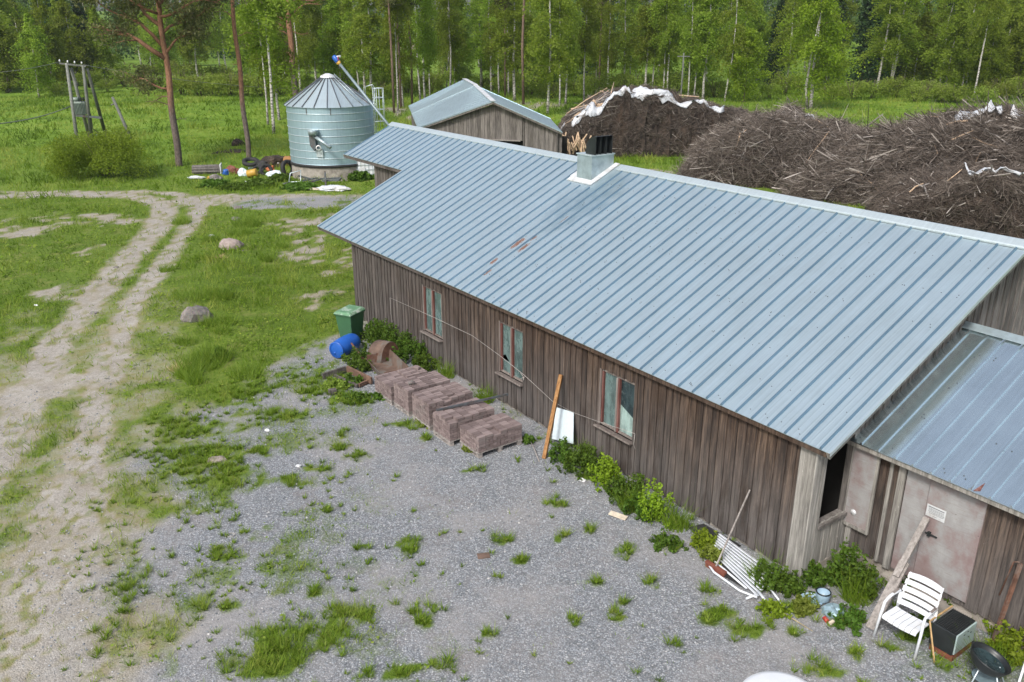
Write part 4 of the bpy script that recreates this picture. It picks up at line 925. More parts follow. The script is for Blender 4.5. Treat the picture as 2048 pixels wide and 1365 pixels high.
# wheelie bin
wb = thing('wheelie_bin', 'green wheelie bin with a bleached lid at the barn corner', 'wheelie bin', BL(15.25, -1.12, 0), BROT + R(28))
mb = MB(); a, b, h = 0.215, 0.25, 0.93
lo = [(-a, -b, 0.06), (a, -b, 0.06), (a, b, 0.06), (-a, b, 0.06)]; A, B = 0.285, 0.355
mb.add(lo + [(-A, -B, h), (A, -B, h), (A, B, h), (-A, B, h)], [(3, 2, 1, 0), (0, 1, 5, 4), (1, 2, 6, 5), (2, 3, 7, 6), (3, 0, 4, 7)]); mb.span((-A - .02, -B - .02, h - .05), (A + .02, B + .02, h + .005)); body = mb.build('body', MAT['green_plastic'], wb, bevel=0.02)
mb = MB(); mb.add([(-A - .03, -B - .045, h + .008), (A + .03, -B - .045, h + .008), (A + .03, B + .03, h + .008), (-A - .03, B + .03, h + .008), (-A + .03, -B + .03, h + .075), (A - .03, -B + .03, h + .075), (A - .03, B - .03, h + .095), (-A + .03, B - .03, h + .095)], [(3, 2, 1, 0), (0, 1, 5, 4), (1, 2, 6, 5), (2, 3, 7, 6), (3, 0, 4, 7), (4, 5, 6, 7)]); lid = mb.build('lid', MAT['lid_green'], wb, bevel=0.012)
mb = MB(); mb.tube([(-.2, B + .07, h + .02), (.2, B + .07, h + .02)], .016, 8); mb.bar((-.2, B, h - .02), (-.2, B + .07, h + .02), .03, .03); mb.bar((.2, B, h - .02), (.2, B + .07, h + .02), .03, .03); mb.build('handle', MAT['green_plastic'], wb)
for x in (-.26, .26):
    mb = MB(); mb.lathe([(0.0, -.025), (.10, -.025), (.10, .025), (0, .025)], 18, M=Euler((0, R(90), 0)).to_matrix(), c=(x, b, .10)); mb.build('wheel', MAT['black_rubber'], wb)
# blue drum lying
bd = thing('plastic_drum', 'bright blue plastic drum lying in front of the wheelie bin', 'drum', BL(14.35, -1.72, 0.27), BROT)
M = Euler((0, R(90), R(118))).to_matrix()
mb = MB(); mb.lathe([(0, -.44), (.20, -.44), (.235, -.42), (.235, -.38), (.262, -.30), (.275, -.1), (.275, .1), (.262, .30), (.235, .38), (.22, .42), (0, .42)], 28, M=M); mb.build('body', MAT['blue_plastic'], bd)
mb = MB(); mb.lathe([(.205, -.455), (.245, -.455), (.245, -.425), (.205, -.425)], 28, M=M); mb.build('rim', MAT['blue_plastic'], bd)
mb = MB(); mb.lathe([(0, -.46), (.035, -.46), (.035, -.44)], 12, M=M, c=M @ Vector((.1, 0.06, 0))); mb.build('bung', MAT['blue_plastic'], bd)
# rusty sheet hood, trough, frame
rh = thing('rusty_hood', 'curved rusty iron hood half sunk in nettles beside the blue drum', 'rusty hood', BL(13.5, -1.05, -.12), BROT + R(14))
mb = MB(); n = 12; prof = [(-.42 * math.cos(math.pi * k / n), .62 * math.sin(math.pi * k / n) ** 0.8 if 0 < k < n else 0.0) for k in range(n + 1)]
vs = [(y * 0.9, x * 0.9 + 0, z) for x, z in [(0, 0)] for y in (0,)]
vv = []; ff = []
for k, (x, z) in enumerate(prof): vv += [(-.12, x, z), (.42, x * .85, z * 1.12)]
for k in range(n): ff.append((2 * k, 2 * k + 2, 2 * k + 3, 2 * k + 1))
mb.add(vv, ff, smooth=True); o = mb.build('shell', MAT['rust_pale'], rh); m_ = o.modifiers.new('solid', 'SOLIDIFY'); m_.thickness = .012
mb = MB(); mb.add([(.42, x * .85, z * 1.12) for x, z in prof], [tuple(range(n + 1))]); o = mb.build('end_plate', MAT['rust'], rh)
tr_ = thing('rusty_trough', 'rusty open iron trough lying behind the brown wooden frame', 'trough', BL(12.45, -1.42, 0.02), BROT + R(-8))
mb = MB(); L, Wd, hh = 1.45, .62, .34
def tpl(c, sz, rot=None): mb.box(c, sz, rot)
tpl((0, 0, .02), (L, Wd, .012)); tpl((0, .33, .18), (L, .012, hh), (R(-14), 0, 0)); tpl((0, -.33, .12), (L, .012, .2), (R(18), 0, 0)); mb.build('body', MAT['rust_pale'], tr_)
for x in (-.72, .72):
    mb = MB(); mb.box((x, 0, .15), (.012, .62, .28)); mb.build('end_plate', MAT['rust'], tr_)
mb = MB(); mb.bar((-.9, -.32, .05), (-1.5, -.5, .42), .035, .035); mb.build('drawbar', MAT['rust'], tr_)
fr = thing('timber_cradle', 'brown wooden frame with a cross piece lying on the grass by the paver stacks', 'frame', (0, 0, 0))
fpt = lambda x, y, z: at(x, y).xy.to_3d() + Vector((0, 0, z))
for (p, q, w_, m_) in ((fpt(646, 760, .10), fpt(692, 747, .13), .17, 'wall'), (fpt(695, 747, .13), fpt(744, 771, .13), .19, 'brown_beam'), (fpt(670, 757, .08), fpt(716, 778, .08), .08, 'wall'), (fpt(718, 777, .08), fpt(742, 766, .08), .10, 'brown_beam')):
    mb = MB(); mb.bar(p, q, .06, w_, r=.4); mb.build('beam', MAT[m_], fr, bevel=.006)
mb = MB(); mb.box(BL(11.95, -3.25, .07), (.2, .14, .14), (0, 0, .4)); tag(mb.build('wood_block', MAT['wall'], bevel=.01), 'short dark block of wood on the grass beside the wooden frame', 'wood block')
mb = MB(); mb.box(BL(12.55, -2.22, .10), (.05, .04, .16), (.2, .3, .4)); tag(mb.build('paper_scrap', MAT['flash']), 'small white scrap inside the wooden frame', 'scrap')
# push broom
hb = at(1431, 1143); s, z = onwall(1500, 980, -0.06); tp = BL(s, -0.06, z)
br = thing('push_broom', 'push broom with a red-brown head and thin wooden handle leaning on the barn wall', 'broom', hb, BROT)
mi = Matrix.Rotation(-BROT, 4, 'Z')
def tl(P): return mi @ (Vector(P) - hb)
mb = MB(); mb.bar(Vector((0, 0, .10)), tl(tp), .026, .026); mb.build('handle', MAT['plank'], br)
mb = MB(); mb.box((0.0, 0, .085), (.44, .075, .05)); mb.build('head', MAT['red_brown'], br, bevel=.008)
mb = MB(); mb.box((0.0, 0, .03), (.42, .07, .065)); mb.build('bristles', MAT['red_brown'], br)
# collapsed white slatted lounger
lg = thing('folded_lounger', 'broken white slatted garden lounger lying folded along the barn wall', 'lounger', (0, 0, 0))
for k in range(9):
    f = k / 8
    p = BL(1.55 - .10 * f, -.32 - .34 * f, .20 - .15 * f); q = BL(.20 - .12 * f, -.52 - .50 * f, .22 - .17 * f)
    mb = MB(); mb.bar(p, q, .052, .016, up=(0.3, 0.2, 1)); mb.build('slat', MAT['white_paint'], lg)
for (pp, r_) in (([BL(1.25, -.98, .04), BL(.95, -1.12, .05), BL(.35, -1.16, .05), BL(.05, -1.08, .06)], .020), ([BL(.15, -.95, .08), BL(-.05, -1.02, .06), BL(-.36, -1.16, .03)], .022), ([BL(.1, -1.0, .06), BL(.16, -1.22, .03)], .02), ([BL(1.6, -.4, .06), BL(1.2, -.86, .05), BL(.3, -1.05, .08)], .018), ([BL(.1, -.75, .12), BL(-.32, -.88, .04)], .018)):
    mb = MB(); mb.tube(pp, r_, 8); mb.build('frame_tube', MAT['white_paint'], lg)
mb = MB(); mb.prism([BL(1.3, -.80, .025), BL(.9, -1.05, .025), BL(.4, -1.02, .03), BL(.55, -.75, .05)], (0, 0, .006)); mb.build('dark_fabric', MAT['black_rubber'], lg, fixn=True)
# pot and litter by the annex corner
pt = thing('enamel_pot', 'pale blue enamel pot with a black rim among weeds at the barn corner', 'pot', BL(-.60, -.22, 0), .4)
mb = MB(); mb.lathe([(0, .02), (.085, .02), (.115, .06), (.118, .19)], 24); mb.lathe([(.105, .19), (.095, .05), (0, .045)], 24); mb.build('body', MAT['enamel_blue'], pt)
mb = MB(); mb.lathe([(.105, .188), (.124, .188), (.124, .204), (.105, .204), (.105, .188)], 24); mb.build('rim', MAT['black_metal'], pt)
mb = MB(); mb.lathe([(0, .02), (.17, .035), (.185, .05)], 24, c=(0, 0, 0)); o = mb.build('dish', MAT['enamel_blue']); o.location = BL(-.50, -.38, 0); tag(o, 'shallow pale blue dish lying beside the enamel pot', 'dish')
def blob(name, loc, size, mat, label, cat, seed=0, sub=3, amp=.3, rz=0.0, group=None, parent=None, flat=True):
    bm = bmesh.new(); bmesh.ops.create_icosphere(bm, subdivisions=sub, radius=1.0); rg = random.Random(seed); o3 = [Vector((rg.uniform(-9, 9), rg.uniform(-9, 9), rg.uniform(-9, 9))) for _ in range(2)]
    from mathutils import noise as mn
    for v in bm.verts:
        d = 1 + amp * mn.fractal(v.co * 1.1 + o3[0], 1.0, 2.0, 4) + amp * .35 * mn.noise(v.co * 4 + o3[1]); v.co = v.co * d
        if v.co.z < -.35 and flat: v.co.z = -.35
        v.co.x *= size[0]; v.co.y *= size[1]; v.co.z = (v.co.z + .35) * size[2]
    me = bpy.data.meshes.new(name); bm.to_mesh(me); bm.free(); me.materials.append(mat)
    for p in me.polygons: p.use_smooth = sub > 3
    a = me.attributes.new('rnd', 'FLOAT', 'POINT'); a.data.foreach_set('value', [.5] * len(me.vertices))
    o = new_obj(name, me, parent); o.location = loc; o.rotation_euler = (0, 0, rz)
    if label: tag(o, label, cat, group)
    return o
blob('foil_bag', BL(-.86, -.36, 0), (.17, .13, .10), MAT['zinc'], 'crumpled silver foil bag beside the enamel pot', 'bag', 5, 3, .5)
mb = MB(); mb.tube([BL(-.98, -.62, .03), BL(-.90, -.60, .05)], .035, 8); tag(mb.build('red_can', MAT['red']), 'small red can on the gravel by the foil bag', 'can')
mb = MB(); mb.box(BL(-1.03, -.58, .03), (.10, .05, .03), (0, 0, .6)); tag(mb.build('cream_scrap', MAT['cream']), 'small cream scrap beside the red can', 'scrap')
# plank propped against the door
pk = thing('door_plank', 'long grey two-piece plank propped against the annex door', 'plank', (0, 0, 0))
p0 = at(1741, 1258); sT, zT = onwall(1855, 1036, 1.06); pT = BL(sT, 1.06, zT)
mb = MB(); mb.bar(p0 + Vector((0, 0, .0)), p0 + (pT - p0) * .60, .16, .05, r=.5, up=NV - Vector((0, 0, .4))); mb.build('wide_plank', MAT['plank'], pk, bevel=.004)
off = (NV * -.05) + Vector((0, 0, .02))
mb = MB(); mb.bar(p0 + (pT - p0) * .47 + off, pT + off * .4, .10, .045, r=.7, up=NV - Vector((0, 0, .4))); mb.build('narrow_plank', MAT['plank'], pk, bevel=.004)
# white plastic armchair (local: front is -y, x to the right seen from the front... )
ch = thing('garden_armchair', 'white slatted plastic garden armchair standing by the annex door', 'chair', BL(-1.92, -.25, 0), BROT + R(2))
hw = .30
def chp(name, fn, mat='white_plastic', bv=0.0):
    mb = MB(); fn(mb); return mb.build(name, MAT[mat], ch, bevel=bv)
for sx in (-1, 1):
    chp('front_leg', lambda m: m.tube([(sx * (hw + .03), -.03, 0), (sx * (hw + .02), .05, .40), (sx * (hw + .01), .085, .60), (sx * hw, .13, .648)], [.02, .023, .023, .022], 10))
    chp('armrest', lambda m: m.tube([(sx * hw, .125, .645), (sx * hw, .25, .668), (sx * (hw - .005), .47, .655), (sx * (hw - .01), .50, .63)], [.022, .024, .024, .022], 10), bv=0)
    chp('rear_leg', lambda m: m.tube([(sx * (hw - .01), .50, .635), (sx * (hw - .005), .50, .40), (sx * hw, .60, 0)], [.02, .022, .02], 10))
    if sx > 0 or True:
        ar = MB(); ar.box((sx * hw, .36, .690), (.042, .16, .004), (R(2), 0, 0)); ar.build('armrest_strip', MAT['frame_wood'], ch)
def seat(m):
    for k in range(6):
        x0 = -hw + .025 + k * (2 * hw - .05) / 6; x1 = x0 + (2 * hw - .05) / 6 - .008
        pr = [(.0, .385), (.02, .415), (.08, .428), (.25, .41), (.42, .395)]
        vs = []
        for (y, z) in pr: vs += [(x0, y, z - .06 * (1 - ((x0 / hw) ** 2)) * .4), (x1, y, z - .06 * (1 - ((x1 / hw) ** 2)) * .4)]
        vs += [(a_, b_, c_ - .016) for a_, b_, c_ in vs]; n = len(pr) * 2; fs = []
        for q in range(len(pr) - 1): fs += [(2 * q, 2 * q + 1, 2 * q + 3, 2 * q + 2), (n + 2 * q, n + 2 * q + 2, n + 2 * q + 3, n + 2 * q + 1)]
        fs += [(0, n, n + 1, 1), (2 * q + 2, 2 * q + 3, n + 2 * q + 3, n + 2 * q + 2)]
        for q in range(len(pr) - 1): fs += [(2 * q, 2 * q + 2, n + 2 * q + 2, n + 2 * q), (2 * q + 1, n + 2 * q + 1, n + 2 * q + 3, 2 * q + 3)]
        m.add(vs, fs)
chp('seat', seat)
for k in range(5):
    f = k / 4; z = .47 + f * .42; y = .455 + f * .165
    def sl_(m):
        vs = []; N = 8; wz = .036; wd = hw - .015 - .03 * max(0, f - .7)
        for q in range(N + 1):
            u = -1 + 2 * q / N; yy = y + .035 * (1 - u * u); dz = (.025 * (1 - u * u) if k == 4 else 0)
            vs += [(u * wd, yy - .014, z - wz), (u * wd, yy + .014, z + wz + dz), (u * wd, yy + .004, z - wz), (u * wd, yy + .032, z + wz + dz)]
        fs = []
        for q in range(N):
            a = 4 * q; fs += [(a, a + 4, a + 5, a + 1), (a + 2, a + 3, a + 7, a + 6), (a + 1, a + 5, a + 7, a + 3), (a, a + 2, a + 6, a + 4)]
        fs += [(0, 1, 3, 2), (4 * N, 4 * N + 2, 4 * N + 3, 4 * N + 1)]
        m.add(vs, fs)
    chp('back_slat', sl_, bv=.004)
for sx in (-1, 1): chp('back_post', lambda m: m.tube([(sx * (hw - .04), .46, .40), (sx * (hw - .04), .66, .93)], .013, 8))
# discarded heater / stove box lying on its base
sv = thing('old_stove', 'discarded black stove with ribbed top and pale teal front beside the white armchair', 'stove', BL(-2.42, .42, 0), BROT)
mb = MB(); mb.span((-.19, -.30, .10), (.17, .28, .48)); mb.build('body', MAT['black_metal'], sv, bevel=.01)
mb = MB()
for k in range(11): mb.span((-.175 + k * .031, -.28, .485), (-.163 + k * .031, .26, .497))
mb.span((-.18, -.02, .482), (.16, 0.0, .494)); mb.build('grille', MAT['black_metal'], sv)
mb = MB(); mb.span((.175, -.29, .13), (.20, .275, .475)); fp = mb.build('front_panel', MAT['teal_enamel'], sv, bevel=.006)
mb = MB()
for y, z in ((-.1, .40), (.0, .42), (.1, .36), (.05, .30)): mb.span((.2, y, z), (.206, y + .03, z + .012))
mb.build('slots', MAT['black_metal'], fp)
mb = MB(); mb.span((-.17, -.29, 0), (.185, .27, .095)); mb.build('base', MAT['red_brown'], sv)
mb = MB(); mb.bar((-.22, -.32, .50), (-.20, .28, .515), .02, .02); mb.build('edge_lath', MAT['lath'], sv); mb = MB(); mb.bar((-.22, -.33, .50), (.05, -.52, .0), .02, .02); mb.build('leaning_lath', MAT['lath'], sv)
# kettle grill
kg = thing('kettle_grill', 'black kettle barbecue bowl on a thin tripod with an ash plate', 'grill', at(1966, 1372), 0)
T_ = Matrix.Rotation(R(20), 3, 'Y') @ Matrix.Rotation(R(6), 3, 'X'); cz = Vector((0, 0, .46))
prof = [(0.02, -.19), (.12, -.17), (.21, -.11), (.265, -.03), (.282, .03), (.29, .05), (.275, .052), (.262, .01), (.2, -.09), (.1, -.15), (0.0, -.165)]
mb = MB(); mb.lathe(prof, 40, M=T_, c=cz); mb.build('bowl', MAT['black_metal'], kg)
mb = MB(); mb.lathe([(0, -.06), (.16, -.055), (.235, -.015)], 30, M=T_, c=cz); mb.build('rain_water', MAT['glass_dark'], kg)
for a in (200, 285, 350):
    a = R(a); mb = MB(); mb.tube([(.16 * math.cos(a), .16 * math.sin(a), .36), (.30 * math.cos(a), .30 * math.sin(a), 0)], .011, 8); mb.build('leg', MAT['ridge'], kg)
mb = MB(); mb.lathe([(0, .145), (.15, .145), (.175, .165), (.15, .152), (0, .15)], 28); mb.build('ash_plate', MAT['zinc'], kg)
mb = MB(); h_ = [(-.10, .29, .49), (-.08, .33, .51), (.04, .33, .49), (.06, .29, .48)]; mb.tube(h_, .009, 6); mb.build('handle', MAT['black_metal'], kg)
# white round table right in front
wt = thing('round_table', 'white round plastic table cut by the lower edge of the picture', 'table', at(1548, 1347, .71).xy.to_3d() + Vector((-.02, -.50, 0)), 0)
mb = MB(); mb.lathe([(0, .72), (.50, .705), (.56, .695), (.575, .675), (.565, .655), (.5, .66), (0, .68)], 56); mb.build('tabletop', MAT['white_plastic'], wt)
for k in range(4):
    a = R(45 + 90 * k); mb = MB(); mb.tube([(.36 * math.cos(a), .36 * math.sin(a), .67), (.42 * math.cos(a), .42 * math.sin(a), 0)], [.03, .022], 10); mb.build('leg', MAT['white_plastic'], wt)
# rusty bar leaning at the right, a white post
s, z = onwall(2036, 1120, 1.09); mb = MB(); mb.bar(BL(-2.80, .95, .12), BL(-2.86, 1.09, 1.50), .05, .05); mb.tube([BL(-2.86, 1.08, 1.5), BL(-2.84, 1.05, 1.535), BL(-2.78, 1.05, 1.5), BL(-2.72, .98, .9)], .012, 6)
tag(mb.build('rusty_post', MAT['rust']), 'rusty iron post leaning on the dark annex wall', 'post')
mb = MB(); mb.bar(at(2036, 1372), at(2036, 1372) + Vector((.10, .1, .42)), .03, .03); tag(mb.build('white_stake', MAT['white_paint']), 'thin white stake among weeds at the lower right corner', 'stake')
# small things on the ground
mb = MB(); mb.box(at(1236, 1034) + Vector((0, 0, .03)), (.36, .13, .025), (.05, .04, R(-32))); tag(mb.build('broken_board', MAT['cream'], bevel=.004), 'short broken pale board on the gravel below nettles', 'board')
mb = MB(); mb.box(at(967, 1113) + Vector((0, 0, .012)), (.22, .15, .02), (0, 0, .2)); tag(mb.build('rusty_plate', MAT['rust_pale']), 'small rusty plate with pale edges in the middle of the gravel', 'plate')
for k in range(6): pass
bp = MB(); an = [(at(461, 1071) + Vector((.085 * math.cos(a), .06 * math.sin(a), .012))) for a in np.linspace(0, 5.9, 14)]; bp.tube(an, .008, 5); tag(bp.build('cord_loop', MAT['cord']), 'small pale loop of cord on the gravel', 'cord')
blob('flat_stone', at(434, 922), (.22, .15, .06), MAT['rock_pink'], 'flat pale stone in the grass patch on the gravel', 'stone', 9, 3, .25)
for i, (x, y, lab) in enumerate(((597, 934, 'white paper scrap on the gravel near grass tufts'), (535, 862, 'pale rag lying on the gravel below weeds'), (72, 612, 'white scrap on the left meadow beside the track'), (1165, 962, 'white crumpled scrap at the foot of the nettles'))):
    o = blob('litter_scrap', at(x, y), (.07, .05, .04), MAT['flash'], lab, 'scrap', 20 + i, 2, .5)
mb = MB(); mb.tube([at(1545, 1215) + Vector((0, 0, .02)), at(1580, 1240) + Vector((0, 0, .05)), at(1625, 1265) + Vector((0, 0, .02))], [.008, .007, .004], 5); tag(mb.build('dry_stick', MAT['straw']), 'thin dry stick on the gravel near the lounger', 'stick')
mb = MB()
for k in range(1): mb.tube([BL(6.75, -.75, .05), BL(6.35, -.95, .09), BL(5.9, -1.15, .03)], .012, 5)
tag(mb.build('pale_lath', MAT['plank']), 'thin pale lath on the ground beside the timber post', 'lath')
mb = MB(); mb.box(BL(3.95, -.62, .08), (2.0, .05, .10), (0, R(2), BROT)); tag(mb.build('edging_board', MAT['wall'], bevel=.005), 'dark edging board lying in the nettles along the wall', 'board')
mb = MB(); mb.prism([BL(2.1, -.12, .04), BL(1.2, -.12, .05), BL(1.35, -.45, .02), BL(2.2, -.42, .02)], (0, 0, .02)); tag(mb.build('roofing_felt', MAT['black_rubber'], fixn=True), 'black strip of roofing felt at the foot of the wall', 'felt')
# boulders
blob('boulder', at(390, 648) + Vector((0, .25, -.06)), (.50, .40, .46), MAT['rock'], 'angular grey boulder in the grass between track and yard', 'boulder', 36, 2, .34, .5)
blob('boulder', at(458, 502) + Vector((0, .3, -.08)), (.52, .42, .40), MAT['rock_pink'], 'rounded pinkish boulder half sunk in long grass', 'boulder', 41, 4, .2, .2)
for i, (x, y, s_, lab) in enumerate(((489, 505, .17, 'small grey stone touching the pinkish boulder'), (476, 418, .22, 'flat grey stone at the edge of the road bend'), (472, 440, .22, 'grey stone in tall grass below the road bend'), (423, 473, .14, 'small white stone beside the track'), (189, 628, .13, 'small clod in the middle of the track'), (232, 536, .10, 'small pale stone in the left wheel rut'))):
    blob('stone', at(x, y) + Vector((0, 0, -.02)), (s_, s_ * .8, s_ * .6), MAT['rock'] if i != 3 else MAT['flash'], lab, 'stone', 50 + i, 3, .35)
# ------------------------------------------------------------------ grain silo
SC = Vector((-11.24, 54.2, 0)); SR = 2.62; SZ0, SZ1, SZ2 = .90, 4.36, 6.10
silo = thing('grain_silo', 'round galvanised grain silo with conical ribbed roof on a concrete base', 'silo', SC)
mb = MB(); mb.lathe([(SR - .02, -.5), (SR - .02, SZ0 - .06)], 64, smooth=True); mb.lathe([(SR - .02, SZ0 - .06), (0, SZ0 - .06)], 64, smooth=False); mb.build('base', MAT['concrete'], silo)
mb = MB(); mb.lathe([(SR + .05, SZ0 - .10), (SR + .06, SZ0 - .10), (SR + .03, SZ0 + .05), (SR, SZ0 + .05)], 64); mb.build('base_seal', MAT['black_rubber'], silo)
prof = []; N = 8; dz = (SZ1 - SZ0) / N
for k in range(N):
    z = SZ0 + k * dz
    for j in range(10): prof.append((SR + .005 * math.cos(j * math.pi), z + dz * j / 10 + (.05 if k + j == 0 else 0)))
prof.append((SR, SZ1))
mb = MB(); mb.lathe(prof, 72); sw = mb.build('wall', MAT['zinc'], silo)
for k in range(1, N + 1):
    mb = MB(); z = SZ0 + k * dz - (.04 if k == N else 0); mb.lathe([(SR + .004, z - .022), (SR + .024, z - .012), (SR + .024, z + .01), (SR + .004, z + .02)], 72); mb.build('hoop', MAT['ridge'], sw)
mb = MB()
for a in (-110, -78, -50, -135): 
    a = R(a); c = Vector((math.cos(a), math.sin(a), 0)); mb.box(c * (SR + .012) + Vector((0, 0, SZ1 - .28)), (.02, .05, .40), (0, 0, a)) if a in (R(-110), R(-78)) else None
mb.build('seam_strip', MAT['steel'], sw)
mb = MB(); NS = 22; cr = [(SR + .14, SZ1 - .05), (SR + .10, SZ1 + .02), (.42, SZ2 - .20)]
mb.lathe([(SR + .12, SZ1 - .06), (.36, SZ2 - .22)], NS, smooth=False); mb.lathe([(SR - .02, SZ1 - .10), (SR + .12, SZ1 - .06)], NS, smooth=False); sroof = mb.build('roof', MAT['silo_roof'], silo)
for k in range(NS):
    a = 2 * math.pi * k / NS; c = Vector((math.cos(a), math.sin(a), 0)); mb = MB(); mb.bar(c * (SR + .12) + Vector((0, 0, SZ1 - .03)), c * .37 + Vector((0, 0, SZ2 - .19)), .04, .07); mb.build('rib', MAT['steel'], sroof)
mb = MB(); mb.lathe([(.48, SZ2 - .24), (.44, SZ2 - .14), (.12, SZ2), (0, SZ2)], 22); mb.build('roof_cap', MAT['flash'], sroof)
def ladder(mb, p0, p1, side, w=.38, step=.28, r=.022):
    p0 = Vector(p0); p1 = Vector(p1); s_ = Vector(side).normalized() * w / 2
    mb.tube([p0 - s_, p1 - s_], r, 6); mb.tube([p0 + s_, p1 + s_], r, 6); n = int((p1 - p0).length / step)
    for k in range(1, n): q = p0.lerp(p1, k / n); mb.tube([q - s_, q + s_], r * .8, 5)
aL = R(-5); cL = Vector((math.cos(aL), math.sin(aL), 0)); tL = Vector((-cL.y, cL.x, 0))
mb = MB(); ladder(mb, cL * (SR + .18) + Vector((0, 0, SZ0)), cL * (SR + .18) + Vector((0, 0, SZ1 + .95)), tL); lad = mb.build('ladder', MAT['ridge'], silo)
for z in (2.6, 3.3, 4.0, 4.7, 5.25):
    mb = MB(); pts = [cL * (SR + .18) + tL * (-.2) + Vector((0, 0, z))]
    for k in range(9):
        a = math.pi * k / 8; pts.append(cL * (SR + .18 + .62 * math.sin(a)) + tL * (-.36 * math.cos(a)) + Vector((0, 0, z)))
    pts.append(cL * (SR + .18) + tL * .2 + Vector((0, 0, z))); mb.tube(pts, .02, 5); mb.build('safety_hoop', MAT['ridge'], lad)
for k in (1, 3, 5, 7):
    a = math.pi * k / 8; q = cL * (SR + .18 + .62 * math.sin(a)) + tL * (-.36 * math.cos(a)); mb = MB(); mb.tube([q + Vector((0, 0, 2.6)), q + Vector((0, 0, 5.25))], .016, 5); mb.build('cage_bar', MAT['ridge'], lad)
for s_ in (-.2, .2):
    mb = MB(); q = cL * (SR + .18) + tL * s_; mb.tube([q + Vector((0, 0, SZ1 + .9)), q + cL * -.1 + Vector((0, 0, SZ1 + 1.1)), q - cL * .55 + Vector((0, 0, SZ1 + .95)), q - cL * .6 + Vector((0, 0, SZ1 + .3))], .02, 5); mb.build('handrail', MAT['ridge'], lad)
aR = R(-32); cR = Vector((math.cos(aR), math.sin(aR), 0)); mb = MB(); ladder(mb, cR * (SR - .1) + Vector((0, 0, SZ1 + .22)), cR * .4 + Vector((0, 0, SZ2 - .02)), (-cR.y, cR.x, 0), .30, .3, .018); mb.build('roof_ladder', MAT['ridge'], sroof)
aD = R(-100); cD = Vector((math.cos(aD), math.sin(aD), 0)); tD = Vector((-cD.y, cD.x, 0)); z = 2.45
mb = MB(); mb.lathe([(0, .0), (.30, -.02), (.31, -.05), (.28, -.30), (.26, -.30)], 20, c=cD * (SR + .30) + Vector((0, 0, z + .62))); hop = mb.build('discharge_hood', MAT['zinc_dull'], silo)
q = cD * (SR + .30) + Vector((0, 0, z)); mb = MB(); mb.prism([q + tD * -.30 + Vector((0, 0, .40)), q + tD * .05 + Vector((0, 0, .42)), q + tD * .12 + Vector((0, 0, -.35)), q + tD * -.02 + Vector((0, 0, -.62)), q + tD * -.26 + Vector((0, 0, -.30))], cD * -.28); mb.build('chute', MAT['steel'], hop, fixn=True)
mb = MB(); mb.tube([q + tD * .02 + Vector((0, 0, .28)), q + tD * 1.15 + cD * .3 + Vector((0, 0, -.35))], .10, 14); mb.build('auger_stub', MAT['zinc_dull'], hop)
mb = MB(); mb.lathe([(.10, -.03), (.16, -.03), (.16, .03), (.10, .03)], 16, M=Euler((R(90), 0, 0)).to_matrix(), c=q + tD * .26 + Vector((0, 0, -.42))); mb.build('valve_ring', MAT['flash'], hop)
mb = MB(); mb.box(cD * (SR + .05) + tD * .22 + Vector((0, 0, z - .75)), (.06, .42, .5), (0, 0, aD)); mb.build('access_hatch', MAT['ridge'], sw)
# auger tube
ag = thing('grain_auger', 'long grey grain auger tube with a blue motor leaning over the silo roof', 'auger', (0, 0, 0))
pA = Vector((-4.7, 51.0, .1)); pB = atY(676, 124, 52.4)
mb = MB(); mb.tube([pA, pB], .08, 14); mb.build('tube', MAT['auger'], ag)
dA = (pB - pA).normalized(); xx = dA.orthogonal().normalized(); Mq = dA.to_track_quat('Z', 'Y').to_matrix()
mb = MB(); mb.lathe([(0, -.06), (.14, -.06), (.155, 0), (.155, .28), (.11, .36), (0, .36)], 16, M=Mq, c=pB + dA * .05); mt = mb.build('motor', MAT['blue_plastic'], ag)
mb = MB(); mb.tube([pB + dA * .3, pB + dA * .3 + Vector((.36, -.02, .08))], .07, 10); mb.build('motor_end', MAT['flash'], mt)
mb = MB(); mb.lathe([(.09, -.22), (.15, -.07), (.09, -.07)], 14, M=Mq, c=pB + dA * .05); mb.build('yellow_guard', MAT['yellow'], ag)
mb = MB(); mb.box(pB + dA * .2 + Vector((.16, -.1, .05)), (.04, .14, .22)); mb.build('red_guard', MAT['red'], mt)
# ------------------------------------------------------------------ board shed with crooked metal roof
shed = thing('board_shed', 'grey board shed with a sagging pale metal gable roof behind the barn', 'shed', (0, 0, 0))
FLp, FA, FRp = Vector((-6.35, 58.6, 2.35)), Vector((-1.22, 57.0, 4.22)), Vector((3.25, 55.9, 2.40))
BLp, BAm, BA, BRm, BRp = Vector((-8.6, 73.0, 2.5)), Vector((-2.75, 66.5, 4.55)), atY(929, 159, 74.5), Vector((2.85, 64.4, 2.35)), Vector((.9, 74.0, 2.3))
mb = MB(); mb.prism([FLp, FA, BAm, FLp.lerp(BLp, .62)], (0, 0, -.05)); mb.prism([FLp.lerp(BLp, .60) + Vector((0, 0, .05)), BAm + Vector((0, 0, .06)), BA, BLp], (0, 0, -.05)); sr = mb.build('roof', MAT['shed_roof'], shed, fixn=True)
mb = MB(); mb.prism([FA + Vector((.02, 0, 0)), FRp, BRm, BAm + Vector((.02, 0, 0))], (0, 0, -.05)); mb.prism([BAm + Vector((.02, 0, .05)), BRm + Vector((0, 0, .04)), BRp, BA + Vector((.02, 0, 0))], (0, 0, -.05)); mb.build('roof_slope', MAT['shed_roof'], sr, fixn=True)
mb = MB()
for (a, b, c_, d) in ((FLp, FA, FLp.lerp(BLp, .62), BAm), (BA, BLp, BAm, FLp.lerp(BLp, .6))): 
    for k in range(0, 13): f = k / 12; mb.bar(a.lerp(c_, f) + Vector((0, 0, .012)), b.lerp(d, f) + Vector((0, 0, .012)), .04, .02)
mb.build('rib', MAT['shed_roof'], sr)
